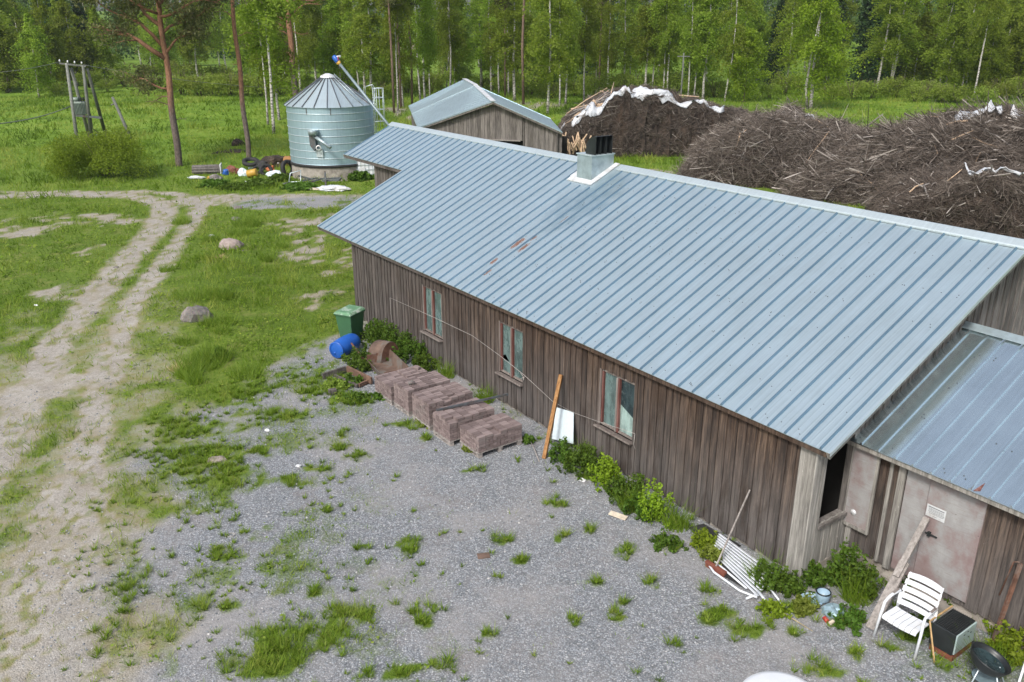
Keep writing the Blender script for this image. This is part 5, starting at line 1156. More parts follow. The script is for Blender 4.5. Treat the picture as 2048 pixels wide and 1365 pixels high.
mb = MB(); mb.bar(FA + Vector((0, -.05, .03)), BAm + Vector((0, 0, .06)), .34, .03); mb.bar(BAm + Vector((0, 0, .09)), BA + Vector((0, 0, .05)), .34, .03); mb.build('ridge_cap', MAT['flash'], sr)
mb = MB(); mb.bar(FLp + Vector((0, .05, -.10)), FA + Vector((0, .05, -.10)), .04, .14); mb.bar(FRp + Vector((0, .05, -.10)), FA + Vector((0, .05, -.10)), .04, .14); mb.build('rake_board', MAT['wall_grey'], sr)
mb = MB(); fd = (FRp - FLp); fd.z = 0; L = fd.length; fd.normalize(); fn_ = Vector((fd.y, -fd.x, 0)); u = .3; rg = random.Random(77); k = 0
op = [(4.55, 7.1, -1, 1.85)]
gl = (FA - FLp).xy.length / L * L
def ztop_s(u): 
    f = u / L; fa = gl / L
    return (FLp.z + (FA.z - FLp.z) * f / fa if f < fa else FA.z + (FRp.z - FA.z) * (f - fa) / (1 - fa)) - .14
while u < L - .28:
    wd = rg.uniform(.14, .22); q = FLp + fd * (u + wd / 2) - fn_ * (.30 + .03 * (k % 2)); zt = min(ztop_s(u), ztop_s(u + wd)); zb = -.2
    slot = abs(u - 7.15) < .09 or abs(u - 8.05) < .06
    if 4.6 < u < 7.0: zb = 1.72
    if slot: zb = zt - .12 if abs(u - 7.15) < .09 and False else zb
    ww_ = wd + .012 - (.11 if slot else 0)
    mb.box((q.x, q.y, (zb + zt) / 2), (ww_, .025, zt - zb), (0, 0, math.atan2(fd.y, fd.x)), r=rg.random()); u += wd; k += 1
mb.build('gable_wall', MAT['wall_grey'], shed)
mb = MB(); q0 = FLp + fd * 4.5 - fn_ * .27; q1 = FLp + fd * 7.1 - fn_ * .27; q0.z = q1.z = 1.72; mb.bar(q0, q1, .10, .08); mb.build('door_lintel', MAT['plank'], shed)
mb = MB()
for (a, b) in ((FLp, BLp), (BLp, BRp), (BRp, FRp)):
    d_ = (b - a).xy.to_3d().normalized(); nn = Vector((d_.y, -d_.x, 0)); L2 = (b - a).xy.length; u = .2
    while u < L2 - .2:
        wd = rg.uniform(.14, .2); q = a.lerp(b, (u + wd / 2) / L2) - nn * -.3; mb.box((q.x, q.y, (q.z - .1) / 2), (wd, .03, q.z - .1), (0, 0, math.atan2(d_.y, d_.x)), r=rg.random()); u += wd
mb.build('side_wall', MAT['wall_grey'], shed)
mb = MB(); q = FLp + fd * 5.8 - fn_ * 1.2; mb.box((q.x, q.y, 1.0), (L - 1.5, .05, 2.0), (0, 0, math.atan2(fd.y, fd.x))); mb.build('dark_backing', MAT['dark'], shed)  # added black sheet, painted darkness behind the shed's doorway and board gaps
# ------------------------------------------------------------------ pole mounted transformer
tf = thing('transformer_pole', 'pole transformer on two crossed pairs of green-grey wooden poles in the meadow', 'transformer', at(180, 280))
TO = at(180, 280)
def pole(mb, p0, p1, r0=.15, r1=.11): mb.tube([p0, p1], [r0, r1], 10)
YP = 70.5
tops = [atY(133, 127, YP), atY(166, 131, YP)]
for (b, tp) in ((at(155, 288), tops[0]), (at(180, 277), tops[0] + Vector((.15, .3, -.4))), (at(183, 281), tops[1]), (at(212, 270), tops[1] + Vector((.2, .2, -.3)))):
    mb = MB(); pole(mb, b - TO - Vector((0, 0, .3)), tp - TO); mb.build('pole', MAT['util_pole'], tf)
mb = MB(); mb.bar(atY(118, 127, YP) - TO, atY(172, 133, YP) - TO, .1, .12); ca = mb.build('crossarm', MAT['util_pole'], tf)
for x in (120, 136, 150, 164):
    mb = MB(); p = atY(x, 126 + (x - 118) * .1, YP) - TO; mb.lathe([(0, 0), (.05, 0), (.07, .1), (.03, .2), (0, .2)], 8, c=p + Vector((0, 0, .06))); mb.build('insulator', MAT['flash'], ca)
mb = MB(); mb.bar(atY(147, 231, 70.6) - TO, atY(203, 236, 70.6) - TO, .14, .16); mb.bar(atY(147, 231, 71.4) - TO, atY(203, 236, 71.4) - TO, .14, .16); mb.build('platform', MAT['steel'], tf)
c0 = atY(166, 232, 70.9) - TO
mb = MB(); mb.box(c0 + Vector((0, 0, .62)), (.92, .62, 1.0)); 
tk = mb.build('tank', MAT['transformer'], tf, bevel=.05)
mb = MB()
for k in range(7): mb.box(c0 + Vector((-.36 + k * .12, -.36, .6)), (.03, .1, .8))
mb.build('cooling_fins', MAT['transformer'], tk)
mb = MB(); mb.tube([c0 + Vector((-.75, -.05, 1.28)), c0 + Vector((-.1, -.05, 1.28))], .17, 14); mb.build('oil_conservator', MAT['transformer'], tk)
for k in range(3):
    mb = MB(); mb.lathe([(.07, 0), (.10, .04), (.06, .1), (.10, .16), (.06, .22), (.09, .28), (.03, .36), (0, .36)], 10, c=c0 + Vector((.05 + .2 * k, 0, 1.1))); mb.build('bushing', MAT['black_metal'], tk)
for x0, x1 in ((.55, .75), (-.55, -.72)):
    mb = MB(); mb.tube([c0 + Vector((x0, -.2, .9)), c0 + Vector((x1, -.25, .2)), c0 + Vector((x1, -.25, -1.0)), c0 + Vector((x1 + (.5 if x1 > 0 else .05), -.3, -1.4))], .035, 6); mb.build('cable', MAT['black_rubber'], tf)
mb = MB(); mb.box(c0 + Vector((.85, -.3, -1.5)), (.3, .15, .2)); mb.build('fuse_box', MAT['enamel_blue'], tf)
def wire(name, pts, r, lab, sag=.6):
    P = []
    for a, b in zip(pts[:-1], pts[1:]):
        for k in range(12): f = k / 12; q = a.lerp(b, f); q.z -= sag * 4 * f * (1 - f); P.append(q)
    P.append(pts[-1]); mb = MB(); mb.tube(P, r, 4); tag(mb.build(name, MAT['wire']), lab, 'cable')
wire('power_cable', [atY(141, 213, 70.3), atY(-120, 250, 52)], .035, 'thick dark cable sagging from the transformer towards the left edge', .5)
wire('power_line', [atY(120, 124, YP), atY(-60, 148, 66)], .016, 'thin wire running from the transformer crossarm to the left edge', .2)
wire('power_line', [atY(166, 130, YP), atY(700, 178, 88)], .014, 'thin wire running from the transformer crossarm behind the pines', .6)
sp = MB(); pole(sp, at(266, 282) - Vector((0, 0, .3)), atY(225, 195, 71.5), .15, .11); sp.tube([atY(228, 208, 71.5) + Vector((-.25, 0, -.1)), atY(228, 208, 71.5)], .06, 6); tag(sp.build('pole_stub', MAT['util_pole']), 'short leaning green-grey pole stub behind the round bush', 'pole')
for (x, yb, yt, Y, lab) in ((1362, 192, 106, 92, 'dark utility pole with a crossarm among the birches beyond the long brush pile'), (1789, 150, 76, 150, 'grey double utility pole in front of dark spruces')):
    up = thing('utility_pole', lab, 'utility pole', atY(x, yb, Y))
    b = atY(x, yb, Y); h_ = atY(x, yt, Y).z - b.z
    for dx in ((0,) if Y < 100 else (-.35, .35)):
        mb = MB(); mb.tube([(dx, 0, -3), (dx, 0, h_)], [.10, .07], 8); mb.build('pole', MAT['util_pole'], up)
    mb = MB(); mb.bar((-.65, 0, h_ - .35), (.65, 0, h_ - .35), .07, .09); mb.build('crossarm', MAT['util_pole'], up)
# ------------------------------------------------------------------ brush piles
def brush_pile(label, base, rot, L, W, H, prof, nst, seed, slen=(.5, 2.2), dirn=None, dark=1.0, pale=0.0, steep=.28, mode=0):
    """heap with local x along its length; prof gives relative height along x"""
    root = thing('brush_pile', label, 'brush pile', base, rot, 'heaps of cut branches beyond the barn')
    rs = np.random.RandomState(seed); nx, ny = 72, 44
    u = np.linspace(-1, 1, nx); v = np.linspace(-1, 1, ny); U, V = np.meshgrid(u, v, indexing='ij')
    px_ = np.interp(U, prof[0], prof[1])
    def hgt(U, V):
        e = np.clip((1 - np.abs(V)) / steep, 0, 1); e = np.sin(e * math.pi / 2) ** .75
        ex = np.clip((1 - np.abs(U)) / .16, 0, 1) ** .55
        return np.interp(U, prof[0], prof[1]) * H * e * ex
    def surf(U, V):
        x = U * L / 2; y = V * W / 2; z = hgt(U, V); nz = (fbm(x * .9 + seed, y * .9, seed, 4) - .5); nz2 = (fbm(x * 3.1, y * 3.1 + z * 3, seed + 3, 3) - .5)
        return x + nz * .5, y + (nz2) * .9, z * (1 + nz * .55) + nz2 * .55 * (z > .05)
    X, Y, Z = surf(U, V); Z = np.maximum(Z, -.05)
    i = np.arange(nx - 1)[:, None] * ny; j = np.arange(ny - 1)[None]; F = np.stack([i + j, i + j + ny, i + j + ny + 1, i + j + 1], -1).reshape(-1, 4)
    raw_mesh('mound', np.stack([X.ravel(), Y.ravel(), Z.ravel()], 1), F, 4, MAT['mound'], dict(rnd=np.full(nx * ny, .4)), root)
    # sticks laid on and poking out of the surface
    n = nst; uu = rs.uniform(-.99, .99, n); vv = np.where(rs.rand(n) < .42, -1 + rs.rand(n) * steep * 1.1, rs.uniform(-.98, .75, n)); x, y, z = surf(uu, vv)
    ln = rs.uniform(*slen, n) * (0.4 + rs.rand(n)); az = rs.rand(n) * 6.283; el = rs.normal(.0, .38, n)
    if dirn is not None:
        m = rs.rand(n) < .72; az = np.where(m, dirn + rs.normal(0, .45, n), az); el = np.where(m, rs.normal(-.12, .25, n), el)
    d = np.stack([np.cos(az) * np.cos(el), np.sin(az) * np.cos(el), np.sin(el)], 1)
    eps = .02; x2, y2, z2 = surf(np.clip(uu + eps, -1, 1), vv); x3, y3, z3 = surf(uu, np.clip(vv + eps, -1, 1))
    nn = np.cross(np.stack([x2 - x, y2 - y, z2 - z], 1), np.stack([x3 - x, y3 - y, z3 - z], 1)); nn /= np.linalg.norm(nn, axis=1, keepdims=True) + 1e-6; nn *= np.sign(nn[:, 2:3] + 1e-6)
    d = d - nn * (d * nn).sum(1, keepdims=True) * rs.uniform(.45, 1.0, (n, 1)) ; d /= np.linalg.norm(d, axis=1, keepdims=True)
    c = np.stack([x, y, z], 1) + nn * (rs.uniform(-.05, .10, n) + .22 * (rs.rand(n) < .12) * rs.rand(n))[:, None]
    a = c - d * ln[:, None] / 2; b = c + d * ln[:, None] / 2; mid = c + nn * (rs.normal(0, .06, n) * ln)[:, None]
    bigm = rs.rand(n) < .030; ln = np.where(bigm, ln * 1.25, ln); a = np.where(bigm[:, None], c - d * ln[:, None] / 2, a); b = np.where(bigm[:, None], c + d * ln[:, None] / 2, b); rad = np.where(bigm, rs.uniform(.016, .032, n), rs.uniform(.006, .0125, n)) * (0.75 + .25 * ln)
    sp_ = rs.rand(n) < .03; d = np.where(sp_[:, None], np.stack([rs.normal(0, .6, n), rs.normal(0, .4, n), np.abs(rs.normal(.6, .3, n))], 1), d); d /= np.linalg.norm(d, axis=1, keepdims=True); a = np.where(sp_[:, None], c - d * .2, a); b = np.where(sp_[:, None], c + d * (ln * .8)[:, None], b); mid = np.where(sp_[:, None], (a + b) / 2, mid)
    side = np.cross(d, nn); side /= np.linalg.norm(side, axis=1, keepdims=True) + 1e-6
    def ring(p, r): return np.stack([p + nn * r[:, None], p + (-.5 * nn + .87 * side) * r[:, None], p + (-.5 * nn - .87 * side) * r[:, None]], 1)
    VV = np.concatenate([ring(a, rad), ring(mid, rad * .85), ring(b, rad * .4)], 1).reshape(-1, 3)
    f = []
    for q in (0, 3):
        for k in range(3): f.append([q + k, q + (k + 1) % 3, q + 3 + (k + 1) % 3, q + 3 + k])
    f = np.array(f); F = (f[None] + (np.arange(n) * 9)[:, None, None]).reshape(-1, 4)
    tone = rs.beta(1.6, 2.4, n) * dark; tone = np.where((rad > .022) & (rs.rand(n) < .45), .85 + .15 * rs.rand(n), tone); tone = np.where(rs.rand(n) < pale, .9, tone)
    o = raw_mesh('branches', VV, F, 4, MAT['brush'], dict(rnd=np.repeat(tone, 9)), root); o['kind'] = 'stuff'
    return root, surf
def tarp(pts, label, root_loc, rot, surf, w=.5, lift=.36, seed=0, matn='film'):
    """strip of pale sheet laid over the heap; pts are (u, v, halfwidth)"""
    M = Matrix.Rotation(rot, 4, 'Z'); vs = []; rs = np.random.RandomState(seed); K = 7; P = []
    us = np.linspace(0, len(pts) - 1, 6 * (len(pts) - 1) + 1)
    uu = np.interp(us, range(len(pts)), [p[0] for p in pts]); vv = np.interp(us, range(len(pts)), [p[1] for p in pts]); hw_ = np.interp(us, range(len(pts)), [p[2] for p in pts])
    for i in range(len(us)):
        for k in range(K):
            f = -1 + 2 * k / (K - 1); v_ = vv[i] + f * hw_[i]; x, y, z = surf(np.array([uu[i]]), np.array([v_]))
            q = M @ Vector((x[0], y[0], z[0] + lift + .05 * rs.rand())) + Vector(root_loc); vs.append(q)
    fs = [(i * K + k, i * K + k + 1, (i + 1) * K + k + 1, (i + 1) * K + k) for i in range(len(us) - 1) for k in range(K - 1)]
    mb = MB(); mb.add(vs, fs, smooth=True); o = mb.build('cover_sheet', MAT[matn]); m = o.modifiers.new('solid', 'SOLIDIFY'); m.thickness = .03
    return tag(o, label, 'cover sheet', 'pale sheets laid over the brush heaps')
pa = Vector((11.0, 66.0, -.05)); ra = R(-2)
A_, sA = brush_pile('long steep-faced dark brush pile under a pale sheet, beside the board shed', pa, ra, 16.5, 8.5, 3.7, ([-1, -.86, -.62, -.32, 0, .3, .6, 1], [.34, .50, .84, 1.10, 1.06, .90, .74, .55]), 30000, 1, slen=(.25, 1.0), dark=.88, steep=.16)
pb = Vector((17.4, 53.6, -.05)); rb = R(-20)
B_, sB = brush_pile('mid brush pile of tangled grey branches between the sheeted pile and the leaning heap', pb, rb, 12.5, 10.0, 3.1, ([-1, -.72, -.4, -.05, .3, .62, 1], [.42, .78, 1.02, 1.12, .98, .82, .6]), 32000, 2, slen=(.4, 1.7), pale=.035, steep=.5)
pc = Vector((24.0, 47.6, -.05)); rc = R(-24)
C_, sC = brush_pile('wide brush heap of long grey branches leaning to the right', pc, rc, 15.5, 10.5, 3.6, ([-1, -.75, -.45, -.1, .3, .7, 1], [.28, .52, .84, 1.06, 1.16, 1.05, .95]), 44000, 3, slen=(.6, 2.1), dirn=.55, pale=.03, steep=.6)
pd = Vector((22.6, 39.2, -.05)); rd_ = R(-16)
D_, sD = brush_pile('dark brown stump and root heap with a hanging white sheet at the right edge', pd, rd_, 11.0, 6.4, 2.45, ([-1, -.8, -.5, -.1, .3, .7, 1], [.45, .68, .88, 1.0, 1.0, 1.0, .9]), 24000, 4, slen=(.25, 1.0), dark=.75, steep=.26)
tarp([(-.80, -.90, .02), (-.73, -.82, .09), (-.63, -.77, .13), (-.55, -.78, .12), (-.48, -.82, .06), (-.40, -.80, .10), (-.30, -.82, .07), (-.18, -.84, .05), (.05, -.85, .045), (.32, -.85, .04), (.50, -.86, .03)], 'long pale sheet draped over the crest of the steep-faced pile', pa, ra, sA, seed=1)
tarp([(-.95, -.55, .06), (-.91, -.62, .12), (-.86, -.72, .06)], 'short white sheet end at the shed side of the steep-faced pile', pa, ra, sA, seed=2)
tarp([(.08, -.1, .08), (.14, -.1, .10), (.2, -.08, .06)], 'small white sheet scrap on the crest of the mid brush pile', pb, rb, sB, seed=3)
tarp([(.02, .05, .10), (.16, -.02, .16), (.28, -.12, .14)], 'torn white sheet half buried on the leaning heap', pc, rc, sC, seed=4)
tarp([(.34, .0, .14), (.46, -.1, .16)], 'triangular white sheet corner on the leaning heap', pc, rc, sC, seed=5)
tarp([(-.40, -.50, .03), (-.33, -.56, .06), (-.22, -.60, .04), (.0, -.68, .04), (.22, -.72, .05), (.4, -.70, .09), (.75, -.70, .07)], 'white sheet hanging along the front of the dark root heap', pd, rd_, sD, seed=6)
# loose pale logs and poles on the heaps
def logs(base, rot, surf, items, lab):
    M = Matrix.Rotation(rot, 4, 'Z')
    for (u0, v0, u1, v1, dz0, dz1, r) in items:
        P = []
        for u, v, dz in ((u0, v0, dz0), (u1, v1, dz1)):
            x, y, z = surf(np.array([u]), np.array([v])); P.append(M @ Vector((x[0], y[0], z[0] + dz)) + Vector(base))
        m = P[0].lerp(P[1], .5) + Vector((rng.uniform(-.08, .08), 0, rng.uniform(-.05, .1)))
        mb = MB(); mb.tube([P[0], m, P[1]], [r, r * .9, r * .6], 6); tag(mb.build('loose_branch', MAT['fresh_wood'] if rng.random() < .35 else MAT['plank']), lab, 'branch', lab.replace('one of the ', ''))
rq = random.Random(9)
logs(pa, ra, sA, [(rq.uniform(-.85, -.45), rq.uniform(-.6, .1), rq.uniform(-.7, -.3), rq.uniform(-.6, .2), rq.uniform(.15, .5), rq.uniform(.15, .8), rq.uniform(.035, .065)) for _ in range(34)] + [(rq.uniform(-.3, .7), rq.uniform(-.5, .1), rq.uniform(-.2, .8), rq.uniform(-.5, .2), .15, .25, .045) for _ in range(18)], 'one of the pale bare branches lying loose on the steep-faced pile')
logs(pb, rb, sB, [(u_ := rq.uniform(-.8, .7), v_ := rq.uniform(-.9, .2), u_ + rq.uniform(-.18, .18), v_ + rq.uniform(-.25, .25), rq.uniform(.1, .3), rq.uniform(.1, .4), rq.uniform(.025, .05)) for _ in range(30)] + [(.62, .1, .78, .0, .2, 1.6, .05)], 'one of the pale bare branches lying loose on the mid brush pile')
logs(pc, rc, sC, [(u_ := rq.uniform(-.8, .7), v_ := rq.uniform(-.9, .2), u_ + rq.uniform(-.2, .2), v_ + rq.uniform(-.2, .2), rq.uniform(.1, .3), rq.uniform(.1, .35), rq.uniform(.025, .06)) for _ in range(26)] + [(-.3, -.8, .12, -.62, .2, .3, .06), (.1, .2, .75, -.1, .4, .5, .07), (.15, .25, .6, .2, .6, .3, .06)], 'one of the pale bare branches lying loose on the leaning heap')
logs(pd, rd_, sD, [(u_ := rq.uniform(-.8, .6), v_ := rq.uniform(-.95, -.3), u_ + rq.uniform(-.12, .12), v_ + rq.uniform(-.2, .2), .12, .2, rq.uniform(.02, .045)) for _ in range(14)], 'one of the pale bare branches lying loose on the root heap')
# splintered firewood at the shed corner
for k in range(26):
    q = Vector((rng.uniform(3.6, 5.4), rng.uniform(60.0, 61.5), 0)); mb = MB(); d_ = Vector((rng.uniform(-.5, .6), rng.uniform(-.3, .3), rng.uniform(.5, 1.2))); mb.bar(q + Vector((0, 0, .1 + rng.random() * .9)), q + Vector((0, 0, .6)) + d_, .10, .07)
    tag(mb.build('split_log', MAT['fresh_wood']), 'one of the pale split logs heaped between the shed and the steep-faced pile', 'split log', 'split logs beside the board shed')
# ------------------------------------------------------------------ rubbish by the silo
cr = thing('storage_chest', 'long weathered wooden trunk with a white end lying in the grass left of the rubbish', 'trunk', at(414, 347), R(12))
mb = MB()
for k in range(7): 
    a = math.pi * k / 6; mb.box((0, -.34 * math.cos(a), .16 + .34 * math.sin(a)), (1.7, .2, .06), (math.pi / 2 - a if False else 0, 0, 0), r=rng.random())
mb.span((-.85, -.37, .02), (.85, .37, .40)); mb.span((-.84, -.3, .38), (.84, .3, .5)); mb.build('body', MAT['wall_grey'], cr, bevel=.04)
mb = MB(); mb.span((.855, -.40, .0), (.93, .40, .58)); mb.build('white_end', MAT['flash'], cr, bevel=.02)
def tyre(p, rot, lab, R_=.36):
    mb = MB(); pr = [(R_ * .58, -.09), (R_ * .85, -.11), (R_, -.08), (R_, .08), (R_ * .85, .11), (R_ * .58, .09), (R_ * .58, -.09)]; mb.lathe(pr, 24); o = mb.build('tyre', MAT['black_rubber']); o.location = p; o.rotation_euler = rot; tag(o, lab, 'tyre', 'old tyres dumped by the silo')
tyre(at(503, 338) + Vector((0, 0, .45)), (.3, .1, 0), 'black tyre lying flat on top of the rubbish heap below the middle pine', .55)
tyre(at(517, 347) + Vector((0, 0, .2)), (.5, .3, 0), 'black tyre half under white bags in the rubbish heap')
tyre(at(533, 350) + Vector((0, 0, .28)), (1.2, .2, .4), 'brownish black tyre standing in the middle of the rubbish heap', .42)
tyre(at(577, 352) + Vector((0, 0, .45)), (R(80), 0, R(60)), 'large black tyre leaning against the silo base', .55)
for i, (nm, x, y, sz, m, lab, ct) in enumerate((('rubbish_bag', 487, 352, (.28, .2, .34), 'panel', 'white plastic bag left of the yellow barrel in the rubbish heap', 'bag'), ('rubbish_bag', 511, 338, (.34, .24, .3), 'panel', 'pale blue-white bag on top of the rubbish heap', 'bag'),
        ('rubbish_bag', 546, 352, (.42, .25, .24), 'panel', 'pale grey bag at the right end of the rubbish heap', 'bag'), ('rubbish_bag', 557, 332, (.7, .4, .4), 'film', 'white sheeting heap beside the orange drum', 'sheeting'), ('orange_sack', 541, 343, (.28, .2, .28), 'orange', 'bright orange plastic sack in the rubbish heap', 'sack'),
        ('blue_can', 452, 350, (.18, .15, .3), 'blue_plastic', 'small blue and white canister beside the trunk', 'canister'), ('dark_sack', 466, 347, (.45, .3, .35), 'red_brown', 'dark brown sack between the blue canister and the white bag', 'sack'), ('dark_sack', 527, 340, (.5, .4, .45), 'black_rubber', 'black sack behind the orange sack in the rubbish heap', 'sack'),
        ('grey_stone', 432, 362, (.4, .3, .28), 'rock', 'grey stone in the grass in front of the trunk', 'stone'), ('white_board', 394, 357, (.55, .22, .12), 'film', 'flat white sheet in the grass at the foot of the trunk', 'sheet'), ('yellow_tub', 417, 358, (.10, .10, .12), 'yellow', 'small yellow tub in the grass in front of the trunk', 'tub'), ('pale_sheet', 508, 365, (.6, .25, .08), 'flash', 'flattened pale sheet in the grass below the yellow barrel', 'sheet'),
        ('plastic_sheet', 668, 380, (1.0, .5, .2), 'film', 'crumpled white plastic sheet on the grass beside the silo', 'sheet'), ('brush_clump', 548, 332, (1.2, .7, .5), 'mound', 'small heap of dry brown stalks behind the rubbish', 'brush'), ('root_stump', 478, 302, (.45, .45, .7), 'mound', 'weathered tree stump beside the middle pine', 'stump'), ('earth_heap', 470, 312, (1.6, .9, .32), 'mound', 'low heap of brown earth and twigs around the stump', 'earth heap'))):
    blob(nm, at(x, y), sz, MAT[m], lab, ct, 100 + i, 3, .45)
yb = thing('yellow_barrel', 'dented yellow barrel lying open in the rubbish heap', 'barrel', at(505, 355) + Vector((0, 0, .26)), 1.3)
M = Euler((R(78), 0, R(10))).to_matrix(); mb = MB(); mb.lathe([(.20, -.3), (.23, -.28), (.23, .3), (.19, .32), (0, .32)], 20, M=M); mb.lathe([(.20, -.3), (.18, .2), (0, .2)], 20, M=M); mb.build('body', MAT['yellow'], yb)
ob = thing('rusty_drum', 'orange rusted drum lying against the silo base', 'drum', at(585, 334) + Vector((-.1, .2, .35)), R(70))
M = Euler((R(88), 0, 0)).to_matrix(); mb = MB(); mb.lathe([(.0, -.45), (.30, -.45), (.33, -.43), (.33, 0), (.345, .02), (.33, .04), (.33, .43), (.25, .45)], 24, M=M); mb.build('body', MAT['pole_wood'], ob); mb = MB(); mb.lathe([(.28, .40), (0, .38)], 24, M=M); mb.build('inside', MAT['rust'], ob)
wf = thing('metal_frame', 'bent white metal frame standing in the grass at the silo base', 'frame', at(590, 368), R(25))
mb = MB(); mb.tube([(-.35, 0, .12), (.35, 0, .1), (.42, .1, .75), (-.2, .1, .62), (-.35, 0, .12)], .035, 6); mb.build('tube_frame', MAT['ridge'], wf); mb = MB(); mb.tube([(-.35, 0, .1), (-.75, -.2, .08), (-.5, -.3, .05)], .05, 6); mb.build('dark_bracket', MAT['steel'], wf)
rl = thing('trailer_frame', 'dark rusty trailer frame lying in the grass in front of the silo', 'frame', at(650, 372), R(-6))
for (a, b) in (((-1.2, -.25, .12), (-.3, .3, .35)), ((-.3, .3, .35), (.9, .3, .42)), ((-.1, -.1, .30), (.9, -.1, .38)), ((-1.9, .9, .4), (-.9, .6, .25)), ((-1.6, .6, .15), (-.7, .9, .3)), ((.9, -.15, .36), (.9, .35, .40)), ((.15, -.3, 0), (.15, -.25, .9))):
    mb = MB(); mb.bar(a, b, .07, .09); mb.build('rail', MAT['steel'], rl)
mb = MB(); mb.box(at(622, 380) + Vector((0, 0, .06)), (2.0, .35, .05), (.03, .02, R(-4))); tag(mb.build('pale_plank', MAT['cream']), 'long pale plank lying at the road edge in front of the silo', 'plank')
ib = thing('ibc_tank', 'white caged liquid container standing between silo and barn', 'container', at(735, 356), R(8))
mb = MB(); mb.span((-.56, -.46, .16), (.56, .46, 1.12)); mb.build('tank', MAT['white_plastic'], ib, bevel=.05)
mb = MB(); mb.span((-.60, -.5, 0), (.6, .5, .13)); mb.build('pallet_base', MAT['steel'], ib)
mb = MB()
for k in range(6): x = -.58 + k * .232; mb.bar((x, -.49, .12), (x, -.49, 1.14), .022, .022); mb.bar((x, .49, .12), (x, .49, 1.14), .022, .022)
for k in range(5): y = -.49 + k * .245; mb.bar((-.59, y, .12), (-.59, y, 1.14), .022, .022); mb.bar((.59, y, .12), (.59, y, 1.14), .022, .022)
for z in (.3, .58, .86, 1.13):
    for s_ in (-1, 1): mb.bar((-.59, s_ * .5, z), (.59, s_ * .5, z), .022, .022); mb.bar((s_ * .60, -.49, z), (s_ * .60, .49, z), .022, .022)
mb.build('cage', MAT['zinc_dull'], ib)
mb = MB(); mb.span((-.48, -.515, .3), (-.10, -.505, .72)); mb.build('label_plate', MAT['flash'], ib)
# ------------------------------------------------------------------ vegetation
def leaves_np(P, size, rs, flat=0.0, elong=1.0, updir=None):
    """rhombic leaf quads at points P"""
    n = len(P); s = size * (.6 + .8 * rs.rand(n)); a = rs.normal(size=(n, 3)); 
    if flat > 0: a[:, 2] *= (1 - flat)
    a /= np.linalg.norm(a, axis=1, keepdims=True); b = rs.normal(size=(n, 3)); b -= a * (a * b).sum(1, keepdims=True); b /= np.linalg.norm(b, axis=1, keepdims=True)
    V = np.stack([P - a * s[:, None] * .5 * elong, P + b * s[:, None] * .36, P + a * s[:, None] * .5 * elong, P - b * s[:, None] * .36], 1).reshape(-1, 3)
    return V, np.arange(n * 4).reshape(-1, 4)
def leaf_obj(name, P, size, mat, rs, parent=None, flat=0.0, elong=1.0, tone=None):
    V, F = leaves_np(P, size, rs, flat, elong); t = rs.rand(len(P)) if tone is None else tone
    return raw_mesh(name, V, F, 4, mat, dict(rnd=np.repeat(t, 4)), parent)
def birch(seed, H, cb, crw, nl, size, mat, r0=.13, lowfill=0.0, name='birch_tree', bark='birch_bark', droop=.5):
    rs = np.random.RandomState(seed); root = new_obj(name, None)
    kz = np.linspace(0, 1, 9); bx = np.cumsum(rs.normal(0, .012, 9)) * H * .5; by = np.cumsum(rs.normal(0, .012, 9)) * H * .5; bx -= bx[0]; by -= by[0]
    T = lambda h: np.stack([np.interp(h / H, kz, bx), np.interp(h / H, kz, by), h], -1)
    mb = MB(); hs = np.linspace(-.3, H * .97, 16); mb.tube([tuple(T(np.array(h))) for h in hs], [max(.012, r0 * (1 - .93 * max(0, h) / H) * (1.25 if h < .2 else 1)) for h in hs], 8); mb.build('trunk', MAT[bark], root)
    nb = int(26 + H * 1.6); P = []; Tn = []; mb = MB()
    for i in range(nb):
        f = rs.rand() ** .85; h = cb + (H * .98 - cb) * f; az = rs.rand() * 6.283
        prof = math.sin(min(1, (1 - f) * 1.25 + .06) * math.pi / 2) * (0.55 + .45 * min(1, f * 5)); Lb = crw * prof * rs.uniform(.6, 1.1)
        d = np.array([math.cos(az), math.sin(az), 0]); rise = rs.uniform(.35, .8); o = T(np.array(h))
        q = lambda t: o[None] + d[None] * (Lb * t)[:, None] + np.array([[0, 0, 1]]) * (Lb * (rise * t - droop * 1.5 * t ** 2.2))[:, None]
        tt = np.linspace(0, 1, 6); mb.tube([tuple(v) for v in q(tt)], [max(.006, r0 * .22 * (1 - .9 * t) * (1 - .6 * f)) for t in tt], 4)
        m = int(nl / nb * (0.4 + 1.2 * prof)); t = rs.rand(m) ** .7; pts = q(t) + rs.normal(0, 1, (m, 3)) * (np.array([.24, .24, .20]) * (.5 + Lb * .22))
        hang = rs.exponential(.32 * droop * 2, m) * (t > .3); pts[:, 2] -= hang
        cl = rs.rand(); P.append(pts); Tn.append(np.clip(cl * .55 + rs.rand(m) * .45 + .15 * (t - .5), 0, 1))
    mb.build('branches', MAT['twig'], root)
    if lowfill > 0:
        m = int(nl * lowfill); hh = cb * .3 + rs.rand(m) * (H - cb) * .6; a = rs.rand(m) * 6.283; rr = crw * np.sqrt(rs.rand(m)) * (.5 + .4 * rs.rand(m)); P.append(np.stack([rr * np.cos(a), rr * np.sin(a), hh], 1)); Tn.append(rs.rand(m) * .6)
    P = np.concatenate(P); Tn = np.concatenate(Tn); k = P[:, 2] > .3
    leaf_obj('crown', P[k], size, MAT[mat], rs, root, tone=Tn[k]); return root
